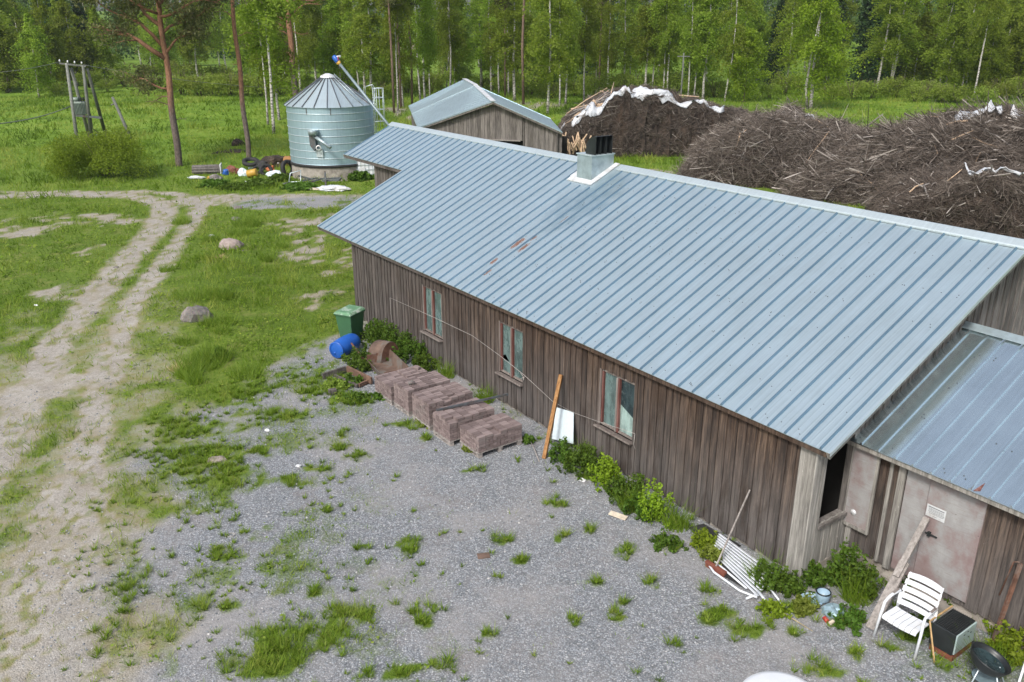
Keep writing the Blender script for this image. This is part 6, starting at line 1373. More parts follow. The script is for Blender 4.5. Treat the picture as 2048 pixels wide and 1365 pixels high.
def spruce(seed, H, Rb, n, name='spruce_tree'):
    rs = np.random.RandomState(seed); root = new_obj(name, None); mb = MB(); mb.tube([(0, 0, -.3), (0, 0, H * .5), (0, 0, H)], [.2, .12, .02], 7); mb.build('trunk', MAT['twig'], root)
    f = rs.rand(n) ** .8; h = .6 + (H - .6) * f; a = rs.rand(n) * 6.283; lay = (h * 1.6) % 1.0; r = Rb * (1 - f) ** .85 * np.sqrt(rs.rand(n)) * (.72 + .45 * lay) * (1 + .25 * np.sin(a * 5 + np.floor(h * 1.6) * 2.4)); P = np.stack([r * np.cos(a), r * np.sin(a), h - r * .28], 1)
    leaf_obj('crown', P, .42, MAT['spruce'], rs, root, flat=.35, elong=1.3); return root
def bush(seed, R_, H, n, size, mat, name='bush', stems=True):
    rs = np.random.RandomState(seed); root = new_obj(name, None); mb = MB()
    if stems:
        for k in range(9):
            a = rs.rand() * 6.283; e = R_ * rs.uniform(.2, .75); mb.tube([(.15 * math.cos(a), .15 * math.sin(a), -.1), (e * .5 * math.cos(a), e * .5 * math.sin(a), H * .45), (e * math.cos(a), e * math.sin(a), H * .85)], [.04, .025, .008], 4)
        mb.build('stems', MAT['twig'], root)
    P = []; Tn = []; nc = 26
    for k in range(nc):
        a = rs.rand() * 6.283; rr = R_ * .78 * math.sqrt(rs.rand()); zc = H * (.28 + .50 * rs.rand()) * math.sqrt(max(.1, 1 - (rr / R_) ** 2 * .75)); s_ = R_ * rs.uniform(.2, .36); m = n // nc
        g = rs.normal(0, 1, (m, 3)); g /= np.linalg.norm(g, axis=1, keepdims=True); g *= (rs.rand(m, 1) ** .4) * s_ * np.array([[1, 1, min(1.0, H / R_ * .8)]]); P.append(np.array([[rr * math.cos(a), rr * math.sin(a), zc]]) + g); Tn.append(np.clip(.5 * rs.rand() + .5 * rs.rand(m), 0, 1))
    P = np.concatenate(P); Tn = np.concatenate(Tn); k = P[:, 2] > .02; leaf_obj('crown', P[k], size, MAT[mat], rs, root, tone=Tn[k]); return root
used = {}
def plant_tree(proto, loc, sc, rz, label, cat, group):
    key = proto.name
    if key not in used: used[key] = tree_of(proto); o = proto; first = True
    else: first = False
    if first: o = proto
    else: o = copy_tree(proto, used[key])
    o.location = loc; o.rotation_euler = (0, 0, rz); s = sc if hasattr(sc, '__len__') else (sc, sc, sc); o.scale = s
    tag(o, label, cat, group); return o
def gz(x, y): return float(height(np.array([x]), np.array([y]))[0])
def onground(px_, py_):
    """where the pixel's ray meets the uneven ground"""
    p = at(px_, py_)
    for _ in range(6): p = at(px_, py_, gz(p.x, p.y))
    return p
rt = random.Random(12)
BV = [birch(100 + k, rt.uniform(17, 21), rt.uniform(2.2, 3.8), rt.uniform(2.4, 3.2), 7600, .21, 'birch_leaf', r0=rt.uniform(.12, .155)) for k in range(6)]
BF = [birch(200 + k, rt.uniform(12, 16), rt.uniform(1.2, 2.4), rt.uniform(2.5, 3.2), 7000, .24, 'birch_leaf', r0=.12, lowfill=.25) for k in range(5)]
SV = [spruce(300 + k, rt.uniform(17, 22), rt.uniform(2.6, 3.3), 5200) for k in range(3)]
UB = [bush(400 + k, rt.uniform(2.0, 2.8), rt.uniform(2.4, 3.4), 1900, .20, 'bush_leaf') for k in range(4)]
# white trunks one can tell apart: (x, y of the foot, girth, label)
BIRCH = [(548, 268, 1.15, 'white birch on the slope beside the silo, nearer of two close trunks'), (559, 243, .9, 'white birch close behind another birch between the bare pine and the silo'), (536, 250, .7, 'thin dark birch beside the pair of birches left of the silo'),
 (602, 190, 1.0, 'spotted birch hidden behind the stout pine at the silo'), (574, 186, .9, 'birch trunk showing left of the stout pine behind the silo'), (618, 180, .8, 'slender birch just right of the stout pine'), (634, 178, .8, 'slender birch with a leaning top over the silo roof'), (650, 178, .9, 'dark spotted birch behind the silo apex'),
 (690, 182, 1.0, 'spotted birch crossed by the auger motor'), (731, 196, 1.15, 'bright white birch beside the silo ladder cage'), (745, 200, 1.35, 'thick spotted birch behind the silo ladder cage'), (719, 190, .9, 'pale leaning birch just left of the silo ladder cage'),
 (796, 222, .8, 'thin white birch between the silo and the shed with a straight stem'), (806, 214, .8, 'pale grey birch next to two thin pines between silo and shed'), (841, 207, .8, 'white birch left of the shed roof corner'), (850, 203, .9, 'spotted birch close to the shed roof corner'), (860, 192, .7, 'short grey birch trunk in front of a dark bush left of the shed'),
 (893, 175, .9, 'dark spotted birch over the shed roof left of its ridge'), (909, 172, .9, 'bright white birch rising just left of the shed ridge end'), (962, 180, 1.5, 'thickest white birch rising over the shed ridge'), (998, 190, .8, 'pale birch over the right slope of the shed roof'), (1017, 192, .7, 'thin pale birch beside a pine over the right slope of the shed'),
 (1029, 203, 1.3, 'thick spotted birch over the right slope of the shed roof'), (1095, 230, 1.1, 'dark spotted birch standing at the brown earth beyond the shed corner'), (1119, 214, .8, 'leaning white birch left of a twin by the brown earth'), (1131, 210, .8, 'straight white birch right of its leaning twin'), (1168, 204, .8, 'spotted grey birch left of the steep-faced brush pile'),
 (1214, 192, .8, 'pale birch behind the left crest of the steep-faced pile'), (1291, 187, 1.1, 'grey spotted birch in a tight pair above the steep-faced pile'), (1304, 186, .9, 'white birch in a tight pair above the steep-faced pile'), (1326, 190, .9, 'white birch right of the tight pair above the steep-faced pile'), (1334, 190, .8, 'thin birch touching a white one above the steep-faced pile'),
 (1376, 198, .7, 'thin pale birch just right of the dark utility pole'), (1388, 196, .7, 'thin birch between the utility pole and the bright white birch'), (1406, 200, 1.15, 'bright white birch right of the utility pole above the brush pile'), (1449, 203, .9, 'birch half hidden by the young bright green tree'),
 (1946, 200, .9, 'slim leaning white birch trunk among the dense trees on the right'), (1922, 190, .8, 'faint pale birch trunk left of the slim leaning one')]
for i, (x, y, g, lab) in enumerate(BIRCH):
    p = onground(x, y); plant_tree(BV[i % 6], p, (g, g, rt.uniform(.92, 1.08)), rt.uniform(0, 6.28), lab, 'birch', 'birches standing beyond the farm buildings')
# thin pines of the belt
def thin_pine(seed, H=19):
    rs = np.random.RandomState(seed); root = new_obj('thin_pine', None); mb = MB(); mb.tube([(0, 0, -.3), (rs.normal(0, .1), 0, 5), (rs.normal(0, .15), 0, 11), (0, 0, H)], [.13, .12, .10, .03], 8); mb.build('trunk', MAT['thin_bark'], root); P = []
    for k in range(60):
        h = H * (.55 + .43 * rs.rand()); a = rs.rand() * 6.28; r = 1.7 * (1.1 - (h / H - .5)) * rs.rand(); P.append(np.array([r * math.cos(a), r * math.sin(a), h]) + rs.normal(0, .28, (40, 3)))
    leaf_obj('crown', np.concatenate(P), .22, MAT['needle'], rs, root, elong=1.6); return root
TP = [thin_pine(1), thin_pine(2)]
for i, (x, y, lab) in enumerate(((788, 226, 'thin reddish pine nearest the silo in the gap before the shed'), (802, 216, 'second thin reddish pine in the gap before the shed'), (824, 212, 'thin reddish pine left of the white birches at the shed corner'), (1010, 195, 'thin pine between pale birches over the right slope of the shed'), (1047, 209, 'straight reddish pine right of the thick spotted birch'), (1198, 190, 'reddish pine behind the left end of the steep-faced pile'))):
    plant_tree(TP[i % 2], onground(x, y), 1.0 if i != 4 else 1.25, rt.uniform(0, 6), lab, 'pine', 'thin pines among the birches')
# broad birch with two white stems on the right and the young bright tree
bb = birch(55, 15, 3.4, 4.6, 15000, .20, 'bright_leaf', r0=.20, lowfill=.12); p = onground(1621, 219); bb.location = p; tag(bb, 'broad bright birch with a white forked stem behind the mid brush pile', 'birch')
mb = MB(); mb.tube([(-.3, 0, -.2), (-.75, .1, 2.2), (-.55, .2, 5.0), (-.2, .1, 9)], [.15, .13, .10, .05], 8); mb.build('trunk', MAT['birch_bark'], bb)
yt = birch(56, 8.0, 1.0, 2.9, 7500, .18, 'bright_leaf', r0=.09, lowfill=.35, name='young_tree', bark='twig', droop=.1); yt.location = onground(1487, 204); tag(yt, 'young bright green tree behind the right end of the steep-faced pile', 'tree')
# leafy birches with low crowns
LOW = [(78, 196, 1.0, .85, 'conical light green birch alone at the left edge of the meadow'), (20, 178, 1.15, 1.3, 'tall birch at the left picture edge behind the conical one'), (135, 168, .95, 1.0, 'rounded light green birch right of the conical one at the left')]
for i, (x, y, g, h, lab) in enumerate(LOW): plant_tree(BF[i % 5], onground(x, y), (g, g, h), rt.uniform(0, 6), lab, 'birch', 'leafy birches along the far edge of the meadow')
RIGHT = [(1650, 184), (1825, 182), (1858, 180), (1890, 190), (1965, 190), (1995, 186), (2030, 188), (2070, 190), (2110, 186), (1930, 178), (2010, 170), (1870, 165)]
for i, (x, y) in enumerate(RIGHT): plant_tree(BF[(i + 2) % 5], onground(x, y), (1.05, 1.05, rt.uniform(.72, .98)), rt.uniform(0, 6), 'one of the dense leafy birches closing the meadow on the right', 'birch', 'dense leafy birches on the right')
SPR = [(1722, 168, .95), (1742, 160, 1.05), (1760, 158, 1.0), (1778, 156, 1.1), (1800, 156, .9), (1886, 154, 1.0), (1905, 152, 1.0), (50, 160, .8), (180, 158, .8), (1655, 160, .9), (1545, 168, .7), (905, 160, .55), (1385, 164, .7), (1100, 166, .6)]
for i, (x, y, s_) in enumerate(SPR): plant_tree(SV[i % 3], onground(x, y), s_, rt.uniform(0, 6), 'one of the dark green spruces standing among the light birches', 'spruce', 'dark spruces in the wood')
# understorey bushes
UB2 = [(x, y, s_) for (x, y, s_) in [(15, 186, .9), (60, 178, 1.0), (110, 188, .7), (180, 176, 1.0), (215, 184, .8), (250, 174, 1.1), (290, 180, .9), (330, 184, 1.0), (365, 190, 1.2), (400, 192, 1.15), (430, 190, 1.25), (460, 192, 1.1), (495, 192, 1.2), (520, 194, 1.1), (565, 190, 1.2),
      (230, 160, 1.2), (300, 160, 1.2), (370, 164, 1.3), (440, 166, 1.3), (150, 160, 1.1), (30, 162, 1.2), (600, 182, 1.0), (660, 176, 1.1), (700, 172, 1.0), (760, 200, .9), (775, 180, 1.2), (815, 186, 1.0), (862, 186, 1.0), (880, 178, 1.2), (760, 172, 1.1), (930, 170, 1.2), (985, 178, 1.0), (1015, 184, 1.1), (1060, 190, 1.0), (1075, 184, .9), (1105, 196, .8), (1150, 192, 1.0), (1190, 196, 1.1), (1235, 190, 1.1), (1265, 186, 1.0), (1315, 184, 1.1), (1350, 188, 1.0), (1395, 192, .9), (1430, 196, 1.0), (1540, 198, .8), (1570, 190, 1.0),
      (1665, 200, .9), (1705, 200, 1.0), (1745, 198, 1.0), (1790, 196, 1.1), (1830, 204, .7), (1850, 200, .9), (1885, 206, .8), (1905, 206, .9), (1960, 206, .8), (2040, 198, 1.2), (1990, 200, .9)]]
for i, (x, y, s_) in enumerate(UB2):
    zone = 'far left side of the meadow' if x < 580 else ('gap between silo and shed' if x < 900 else ('ground behind the shed' if x < 1170 else ('ground behind the steep-faced brush pile' if x < 1600 else 'edge of the right-hand meadow')))
    plant_tree(UB[i % 4], onground(x, y), (s_ * rt.uniform(.9, 1.2), s_, s_ * rt.uniform(.8, 1.05)), rt.uniform(0, 6), 'one of the light green bushes filling the ' + zone, 'bush', 'bushes on the ' + zone)
# the wood behind: individuals in rows
k = 0
for Y, stp, far_ in ((124, 5.2, 0), (142, 5.6, 1), (165, 6.0, 2), (195, 7.0, 3)):
    x = -.68 * Y
    while x < .68 * Y:
        X = x + rt.uniform(-1.5, 1.5); YY = Y + rt.uniform(-6, 6); u = 1024 + F_PX * X / (YY * math.cos(PITCH) + 9 * math.sin(PITCH))
        x += stp * rt.uniform(.8, 1.3)
        if 735 < u < 880 and (Y > 130 or rt.random() < .6): continue
        if u < 560 and Y < 130 and u > 170: continue
        if rt.random() < .16 and far_ > 0: plant_tree(SV[k % 3], (X, YY, gz(X, YY)), rt.uniform(.7, 1.0), rt.uniform(0, 6), 'one of the dark spruces deep in the wood behind the farm', 'spruce', 'spruces deep in the wood')
        else: plant_tree(BF[k % 5] if rt.random() < .6 else BV[k % 6], (X, YY, gz(X, YY)), (rt.uniform(1.0, 1.3), rt.uniform(1.0, 1.3), rt.uniform(.9, 1.15)), rt.uniform(0, 6), 'one of the leafy trees in the dense wood behind the farm', 'tree', 'trees of the dense wood behind the farm')
        k += 1
print('wood trees', k)
# far wood that reads as one mass
rs = np.random.RandomState(5); P = []; Tn = []
for i in range(520):
    Y = rs.uniform(215, 330) if i < 400 else rs.uniform(470, 620); X = rs.uniform(-.72, .72) * Y; u = 1024 + F_PX * X / (Y * .936 + 3)
    if i < 400 and 720 < u < 890: continue
    if i >= 400 and not 600 < u < 1000: X = Y * (rs.uniform(700, 900) - 1024) / F_PX
    H = rs.uniform(13, 20) if i < 400 else rs.uniform(9, 13); n = 420; f = rs.rand(n); r = 3.0 * np.sin(np.clip(1.1 - f, 0, 1) * 1.57) * np.sqrt(rs.rand(n)); a = rs.rand(n) * 6.283
    P.append(np.stack([X + r * np.cos(a), Y + r * np.sin(a), gz(X, Y) + .5 + (H - .5) * f], 1)); Tn.append(np.clip(rs.rand() * .8 + rs.rand(n) * .25, 0, 1))
o = leaf_obj('far_wood', np.concatenate(P), .75, leaf('far_leaf', (0.025, 0.06, 0.018), (0.075, 0.14, 0.03), (0.14, 0.22, 0.05), .35, objvar=0), rs, tone=np.concatenate(Tn)); o['kind'] = 'stuff'; o['label'] = 'far wood closing the horizon as one mass'; o['category'] = 'wood'
# ------------------------------------------------------------------ three big pines
def big_pine(base, H, r0, r1, limbs, nclump, seed, label, bend=(0, 0)):
    rs = np.random.RandomState(seed); root = thing('pine_tree', label, 'pine', base); mb = MB(); K = 12
    T = lambda h: Vector((bend[0] * math.sin(h / H * 3.0) + .05 * math.sin(h * 1.3), bend[1] * math.sin(h / H * 2.5), h))
    hs = [-.3] + list(np.linspace(.15, H, K * 2)); mb.tube([T(h) for h in hs], [r0 * 1.25] + [r0 + (r1 - r0) * (h / H) ** 1.1 for h in hs[1:]], 12); mb.build('trunk', MAT['pine_bark'], root)
    P = []
    for (h, az, L, rise, th, leafy) in limbs:
        a = R(az); d = Vector((math.cos(a), math.sin(a), 0)); pts = []; o = T(h); w1, w2 = rs.normal(0, .10, 2)
        for k in range(8):
            t = k / 7; pts.append(o + d * L * t + Vector((-d.y, d.x, 0)) * L * (w1 * math.sin(t * 5) + w2 * t) + Vector((0, 0, 1)) * L * (rise * t - .25 * t * t + .05 * math.sin(t * 8 + w1 * 30)))
        mb = MB(); mb.tube(pts, [th * (1 - .85 * k / 7) for k in range(8)], 7)
        for q in range(9 if leafy else 3):
            i = rs.randint(2, 7); p = pts[i]; dd = (d * rs.uniform(.2, .9) + Vector((-d.y, d.x, 0)) * rs.normal(0, .8) + Vector((0, 0, rs.uniform(-.1, .6)))).normalized(); l = L * rs.uniform(.18, .4); e = p + dd * l; mb.tube([p, p + dd * l * .5 + Vector((0, 0, .05 * l)), e], [th * .3, th * .2, .006], 4)
            if leafy:
                for t in (.45, .75, 1.0):
                    for _ in range(4): P.append(np.array(p + dd * l * t)[None] + rs.normal(0, .19, (8, 3)) + rs.normal(0, .30, (1, 3)))
        mb.build('limb', MAT['pine_bark'], root)
    for k in range(nclump):
        h = H * rs.uniform(.66, 1.0); a = rs.rand() * 6.28; r = 2.6 * rs.rand() ** .6 * (1.25 - (h / H - .6)); P.append(np.array([[r * math.cos(a), r * math.sin(a), h]]) + rs.normal(0, .32, (50, 3)))
    leaf_obj('crown', np.concatenate(P), .115, MAT['needle'], rs, root, elong=2.4); return root
pA_ = onground(358, 332)
LA = [(7.0, 175, 4.6, .62, .17, 1), (7.6, 195, 4.2, .95, .13, 1), (5.0, 172, 3.4, .35, .08, 1), (8.6, 140, 4.0, 1.0, .14, 1), (7.2, 10, 2.4, .85, .09, 1), (8.2, 20, 3.6, .7, .10, 1), (9.2, 0, 4.0, .5, .10, 1), (9.6, 180, 4.4, .55, .10, 1), (4.4, 178, 1.8, .02, .05, 0), (3.9, 160, 1.5, .3, .05, 0), (3.0, 20, .8, .2, .03, 0), (10.4, 200, 4.2, .6, .1, 1), (10.6, 330, 4.0, .5, .1, 1), (9.9, 60, 3.6, .5, .09, 1), (10.0, 260, 3.4, .4, .09, 1)]
big_pine(pA_, 15.0, .23, .11, LA, 26, 1, 'big crooked pine with orange upper trunk beside the round bush', (.10, 0))
LB = [(9.2, 165, 1.8, .5, .04, 0), (8.0, 20, 1.2, .4, .03, 0), (10.2, 190, 2.4, .6, .06, 1), (10.8, 10, 2.6, .5, .07, 1), (6.2, 200, .7, .3, .03, 0)]
big_pine(onground(498, 318), 16.0, .18, .10, LB, 26, 2, 'bare straight pine with orange trunk in front of the willow thicket')
pC_ = onground(604, 192)
LC = [(8.2, 170, 4.4, .30, .12, 0), (7.4, 178, 3.8, .45, .09, 1), (6.0, 172, 4.6, .12, .08, 1), (9.4, 160, 4.8, .55, .13, 1), (9.8, 185, 5.2, .45, .13, 1), (8.8, 15, 3.8, .55, .08, 0), (9.6, 5, 5.0, .42, .09, 0), (5.2, 185, 3.0, .10, .06, 1), (4.3, 176, 3.2, .0, .06, 1), (3.6, 190, 2.6, -.02, .05, 1), (10.8, 170, 5.4, .4, .13, 1), (11.4, 20, 4.4, .4, .12, 1), (7.0, 0, 2.2, .1, .05, 0), (6.8, 190, 4.6, .25, .08, 1), (5.6, 165, 4.2, .02, .07, 1)]
big_pine(Vector((-22.6, 92.0, gz(-22.6, 92.0))), 19.0, .33, .19, LC, 36, 3, 'stout pine with spreading dead limbs behind the silo')
# round willow bush by the road
wbush = bush(31, 3.5, 3.15, 26000, .11, 'birch_leaf', name='round_bush'); p = onground(210, 352); wbush.location = p; tag(wbush, 'big round light green willow bush beside the track bend', 'bush')
# ------------------------------------------------------------------ nettles and weeds
def weed(loc, r, h, label, mat='dark_leaf', seed=0, size=.037, n=None, name='nettle_clump', cat='nettles', group=None):
    rs = np.random.RandomState(seed); root = thing(name, label, cat, loc, 0, group); mb = MB(); h = h * .88; r = r * .9; ns = n or int(20 + 260 * r * r); P = []; Tn = []
    for k in range(ns):
        a = rs.rand() * 6.283; rr = r * math.sqrt(rs.rand()) * (.75 + .35 * math.sin(3 * a + seed) ** 2 + .3 * (rs.rand() < .15)); x, y = rr * math.cos(a), rr * math.sin(a); hh = h * rs.uniform(.35, 1.12) * (1 - .4 * (rr / r) ** 2); lx, ly = rs.normal(0, .10, 2) * h + np.array([x, y]) * .25
        mb.tube([(x, y, -.02), (x + lx * .5, y + ly * .5, hh * .55), (x + lx, y + ly, hh)], [.006, .005, .003], 3, caps=False)
        m = int(14 + 46 * hh); t = .12 + .88 * rs.rand(m) ** .75; b = rs.rand(m) * 6.283; ex = size * (.4 + .9 * (1 - t * .5)); P.append(np.stack([x + lx * t + np.cos(b) * ex, y + ly * t + np.sin(b) * ex, hh * t - size * .15], 1)); Tn.append(np.clip(.15 + .6 * t + .35 * (rs.rand(m) - .3), 0, 1))
    mb.build('stems', MAT['bush_leaf'], root); P = np.concatenate(P); leaf_obj('leaves', P, size * 1.45, MAT[mat], rs, root, flat=0.0, elong=1.25, tone=np.concatenate(Tn)); return root
WD = [(12.1, -.42, .42, .55, 'nettles at the wall right behind the last paver stack'), (12.9, -.45, .48, .75, 'nettles at the wall beside the rusty trough'), (13.7, -.40, .50, .85, 'nettles at the wall behind the rusty hood'), (14.4, -.55, .50, .85, 'nettles at the wall right of the wheelie bin'), (15.0, -.40, .38, .70, 'nettles between the wheelie bin and the wall'), (13.6, -1.75, .38, .50, 'weeds growing between the blue drum and the rusty hood'), (13.0, -1.95, .30, .42, 'weeds growing out of the rusty trough end'), (12.3, -2.5, .30, .28, 'low weeds inside the wooden frame')]
for i, (s, t, r, h, lab) in enumerate(WD): weed(BL(s, t), r, h, lab, seed=500 + i)
WP = [(1128, 918, .32, .55, 'nettles at the foot of the pale panel behind the timber post', 'dark_leaf'), (1160, 940, .42, .62, 'broad nettle clump just right of the pale panel', 'dark_leaf'), (1212, 968, .36, .75, 'bright nettle clump under the third window, left half', 'bright_leaf'), (1254, 998, .40, .62, 'feathery green weed clump under the third window, right half', 'dark_leaf'), (1306, 1040, .26, .95, 'tall bright nettles right of the third window', 'bright_leaf'), (1280, 1030, .30, .5, 'low weeds in front of the tall bright nettles', 'dark_leaf'),
      (1333, 1090, .26, .28, 'low weed clump beside the roofing felt', 'dark_leaf'), (1408, 1092, .22, .42, 'yellowish weeds left of the folded lounger', 'bright_leaf'), (1425, 1120, .18, .35, 'weeds growing behind the broom head', 'bush_leaf'), (1530, 1172, .27, .55, 'weed clump growing through the folded lounger', 'dark_leaf'), (1572, 1180, .26, .45, 'weed clump at the foot of the corner trim', 'dark_leaf'), (1545, 1228, .24, .25, 'low bright weeds beyond the lounger tubes', 'bright_leaf'), (1640, 1165, .32, .40, 'nettles under the open hatch behind the enamel pot', 'dark_leaf'), (1692, 1165, .36, .80, 'tall nettles under the shutter', 'dark_leaf'), (1722, 1185, .26, .65, 'nettles between the shutter and the propped plank', 'dark_leaf'), (1610, 1220, .22, .25, 'low grassy weeds left of the enamel pot', 'bush_leaf'), (1698, 1245, .24, .30, 'weeds right of the foil bag', 'dark_leaf'),
      (1808, 1175, .16, .55, 'weeds between the propped plank and the door', 'dark_leaf'), (1905, 1222, .20, .35, 'weeds at the door sill behind the armchair', 'dark_leaf'), (1838, 1262, .26, .22, 'weeds under the armchair', 'dark_leaf'), (2005, 1262, .34, .75, 'bright nettles behind the kettle grill', 'bright_leaf'), (2030, 1310, .36, .60, 'bright weeds right of the kettle grill', 'bright_leaf'), (2046, 1250, .3, .7, 'nettles at the right edge below the rusty post', 'dark_leaf'), (1055, 885, .14, .22, 'small weed at the corner of the nearest paver stack', 'dark_leaf'), (940, 900, .16, .22, 'small weed in front of the nearest pallet', 'bush_leaf'), (860, 850, .22, .20, 'weeds in front of the middle pallets', 'bush_leaf'), (715, 800, .30, .25, 'weeds in front of the last pallet', 'dark_leaf'), (760, 795, .2, .22, 'weeds at the corner of the last pallet', 'dark_leaf'), (670, 775, .34, .22, 'weeds on the gravel beside the wooden frame', 'bush_leaf'),
      (430, 722, .50, .48, 'dark green herb clump in the grass below the grey boulder', 'dark_leaf'), (385, 735, .45, .40, 'grassy herb clump left of a darker one below the grey boulder', 'bush_leaf'), (440, 600, .55, .40, 'green herb clump above the grey boulder', 'bush_leaf'), (385, 606, .6, .45, 'tall green grass clump behind the grey boulder', 'dark_leaf'), (495, 452, .7, .50, 'herb clump near the road bend', 'dark_leaf'), (480, 470, .6, .30, 'low herbs below the road bend', 'bush_leaf'), (410, 520, .5, .30, 'grass clump left of the pinkish boulder', 'bush_leaf'), (815, 350, .9, .7, 'weeds', 'dark_leaf')]
for i, (x, y, r, h, lab, m) in enumerate(WP[:-1]):
    if i < 29: weed(at(x, y), r, h, lab, m, 600 + i)
GR = WP[29:-1]
for i, (x, y, r, h, lab) in enumerate(((720, 358, .75, .7, 'green weeds in front of the caged container'), (690, 355, .5, .5, 'pale grass clump against the silo base'), (520, 372, .8, .45, 'weeds in front of the rubbish heap'), (430, 372, .7, .4, 'weeds in front of the wooden trunk'), (470, 378, .8, .35, 'weeds at the road edge below the rubbish'), (600, 378, .8, .4, 'weeds around the bent metal frame'), (560, 362, .5, .5, 'weeds left of the large black tyre'))): weed(onground(x, y), r, h, lab, 'dark_leaf', 700 + i, .11)
# dry grass tufts
def tall_grass(loc, r, h, lab, seed):
    rs = np.random.RandomState(seed); n = int(850 * r); a = rs.rand(n) * 6.283; rr = r * np.sqrt(rs.rand(n)) * .8; x = rr * np.cos(a); y = rr * np.sin(a); b = rs.rand(n) * 6.283; L = h * (.3 + 1.1 * rs.rand(n) ** 1.6); w = .007; z = np.zeros(n); ln = L * rs.uniform(.2, 1.1, n)
    V = np.stack([np.stack([x - w, y, z], 1), np.stack([x + w, y, z], 1), np.stack([x + np.cos(b) * ln, y + np.sin(b) * ln, L], 1)], 1).reshape(-1, 3)
    o = raw_mesh('tall_grass_tuft', V, np.arange(n * 3).reshape(-1, 3), 3, MAT['grass'], dict(rnd=np.repeat(np.clip(rs.normal(.42, .2, n), 0, 1), 3))); o.location = loc; tag(o, lab, 'grass tuft'); return o
def straw(loc, r, h, lab, seed):
    rs = np.random.RandomState(seed); n = 160; a = rs.rand(n) * 6.283; rr = r * np.sqrt(rs.rand(n)) * .5; x = rr * np.cos(a); y = rr * np.sin(a); b = rs.rand(n) * 6.283; L = h * (.5 + .7 * rs.rand(n)); w = .008
    A = np.stack([x - w, y, 0 * x], 1); B = np.stack([x + w, y, 0 * x], 1); C = np.stack([x + np.cos(b) * L * .8, y + np.sin(b) * L * .8, L * .6], 1); V = np.stack([A, B, C], 1).reshape(-1, 3)
    o = raw_mesh('dry_grass_tuft', V, np.arange(n * 3).reshape(-1, 3), 3, MAT['straw']); o.location = loc; tag(o, lab, 'grass tuft')
for i, (x, y, r, h, lab, m) in enumerate(GR):
    tall_grass(at(x, y), r * 1.15, h * 1.15, lab, 800 + i)
    if i in (0, 2): weed(at(x + 12, y - 4), r * .5, h * .9, 'leafy weeds among the ' + lab, 'dark_leaf', 850 + i)
for i, (s_, t_, lab) in enumerate(((11.2, -.3, 'grass tuft at the wall behind the paver stacks'), (9.3, -.3, 'grass tuft at the wall under the second window'), (5.4, -.35, 'grass among the nettles beside the pale panel'), (3.4, -.8, 'grass blades among nettles under the third window'), (2.4, -.55, 'grass tuft at the wall beside the roofing felt'), (.3, -.6, 'grass tuft in the weeds at the corner trim'), (-.9, .3, 'grass tuft under the shutter'), (-3.0, .5, 'grass tuft below the rusty post'))):
    tall_grass(BL(s_, t_), .30, .42, lab, 900 + i)
rv = random.Random(8)
for k in range(22):
    x = rv.uniform(330, 560); y = rv.uniform(425, 770); q = at(x, y)
    g_, t_, v_ = fields(np.array([q.x]), np.array([q.y]))
    if g_[0] > .6: tall_grass(q, rv.uniform(.25, .6), rv.uniform(.22, .42), 'one of the tall grass clumps on the verge between track and yard', 950 + k)['group'] = 'tall grass clumps on the verge'
straw(at(436, 522), .5, .40, 'dry straw-coloured grass tuft in front of the pinkish boulder', 1); straw(at(356, 742), .35, .35, 'dry straw-coloured grass tuft left of the herbs below the grey boulder', 2); straw(at(2040, 1290), .25, .55, 'dry stalk tuft among weeds at the right edge', 3)
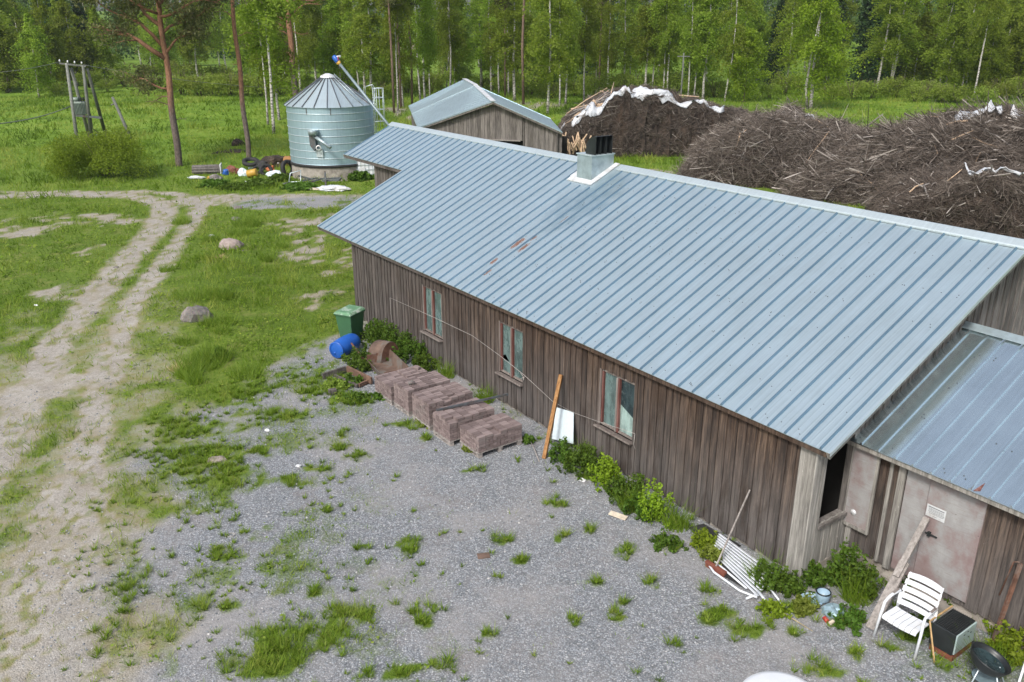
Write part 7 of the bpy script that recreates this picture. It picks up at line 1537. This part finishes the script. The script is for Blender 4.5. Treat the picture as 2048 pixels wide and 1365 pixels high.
# ------------------------------------------------------------------ light and camera
SUN_EL, SUN_AZ = R(47), R(210)       # azimuth of the sun measured clockwise from +Y (camera looks along +Y)
w = bpy.data.worlds.new("World"); scene.world = w; w.use_nodes = True
nt = w.node_tree; nt.nodes.clear()
sky = nt.nodes.new('ShaderNodeTexSky'); sky.sky_type = 'NISHITA'; sky.sun_disc = False
sky.sun_elevation = SUN_EL; sky.sun_rotation = SUN_AZ; sky.air_density = 1.0; sky.dust_density = 4.0; sky.ozone_density = 0.6
bg = nt.nodes.new('ShaderNodeBackground'); bg.inputs['Strength'].default_value = 0.092
wo = nt.nodes.new('ShaderNodeOutputWorld'); hs = nt.nodes.new('ShaderNodeHueSaturation'); hs.inputs['Saturation'].default_value = 0.72; nt.links.new(sky.outputs[0], hs.inputs['Color']); nt.links.new(hs.outputs[0], bg.inputs[0]); nt.links.new(bg.outputs[0], wo.inputs[0])
sl = bpy.data.lights.new('sun', 'SUN'); sl.energy = 1.5; sl.angle = R(11); sl.color = (1.0, 0.965, 0.91)
so = bpy.data.objects.new('sun', sl); COL.objects.link(so)
d = Vector((math.sin(SUN_AZ) * math.cos(SUN_EL), math.cos(SUN_AZ) * math.cos(SUN_EL), math.sin(SUN_EL)))
so.rotation_euler = d.to_track_quat('Z', 'Y').to_euler(); so.location = (0, -20, 40)
cam = bpy.data.cameras.new('camera'); co = bpy.data.objects.new('camera', cam); COL.objects.link(co)
cam.sensor_width = 36.0; cam.lens = F_PX / 2048 * 36.0; cam.clip_start = 0.1; cam.clip_end = 4000
co.location = (0, 0, CAMH); co.rotation_euler = (math.pi / 2 - PITCH, 0, 0)
scene.camera = co
scene.view_settings.view_transform = 'Standard'; scene.view_settings.look = 'None'
scene.view_settings.exposure = 1.07; scene.view_settings.gamma = 1.0

# thin summer air
mb = MB(); mb.span((-1450, -1450, -4), (1450, 1450, 48)); hz = mb.build('haze', [])
hm = bpy.data.materials.new('haze_air'); hm.use_nodes = True; hm.node_tree.nodes.clear(); ho = hm.node_tree.nodes.new('ShaderNodeOutputMaterial'); pv = hm.node_tree.nodes.new('ShaderNodeVolumePrincipled')
pv.inputs['Color'].default_value = (0.86, 0.92, 1.0, 1); pv.inputs['Density'].default_value = 0.00018; pv.inputs['Anisotropy'].default_value = 0.2
hm.node_tree.links.new(pv.outputs[0], ho.inputs['Volume']); hz.data.materials.append(hm); hz['kind'] = 'stuff'; hz['label'] = 'thin pale air over the whole place'; hz['category'] = 'haze'
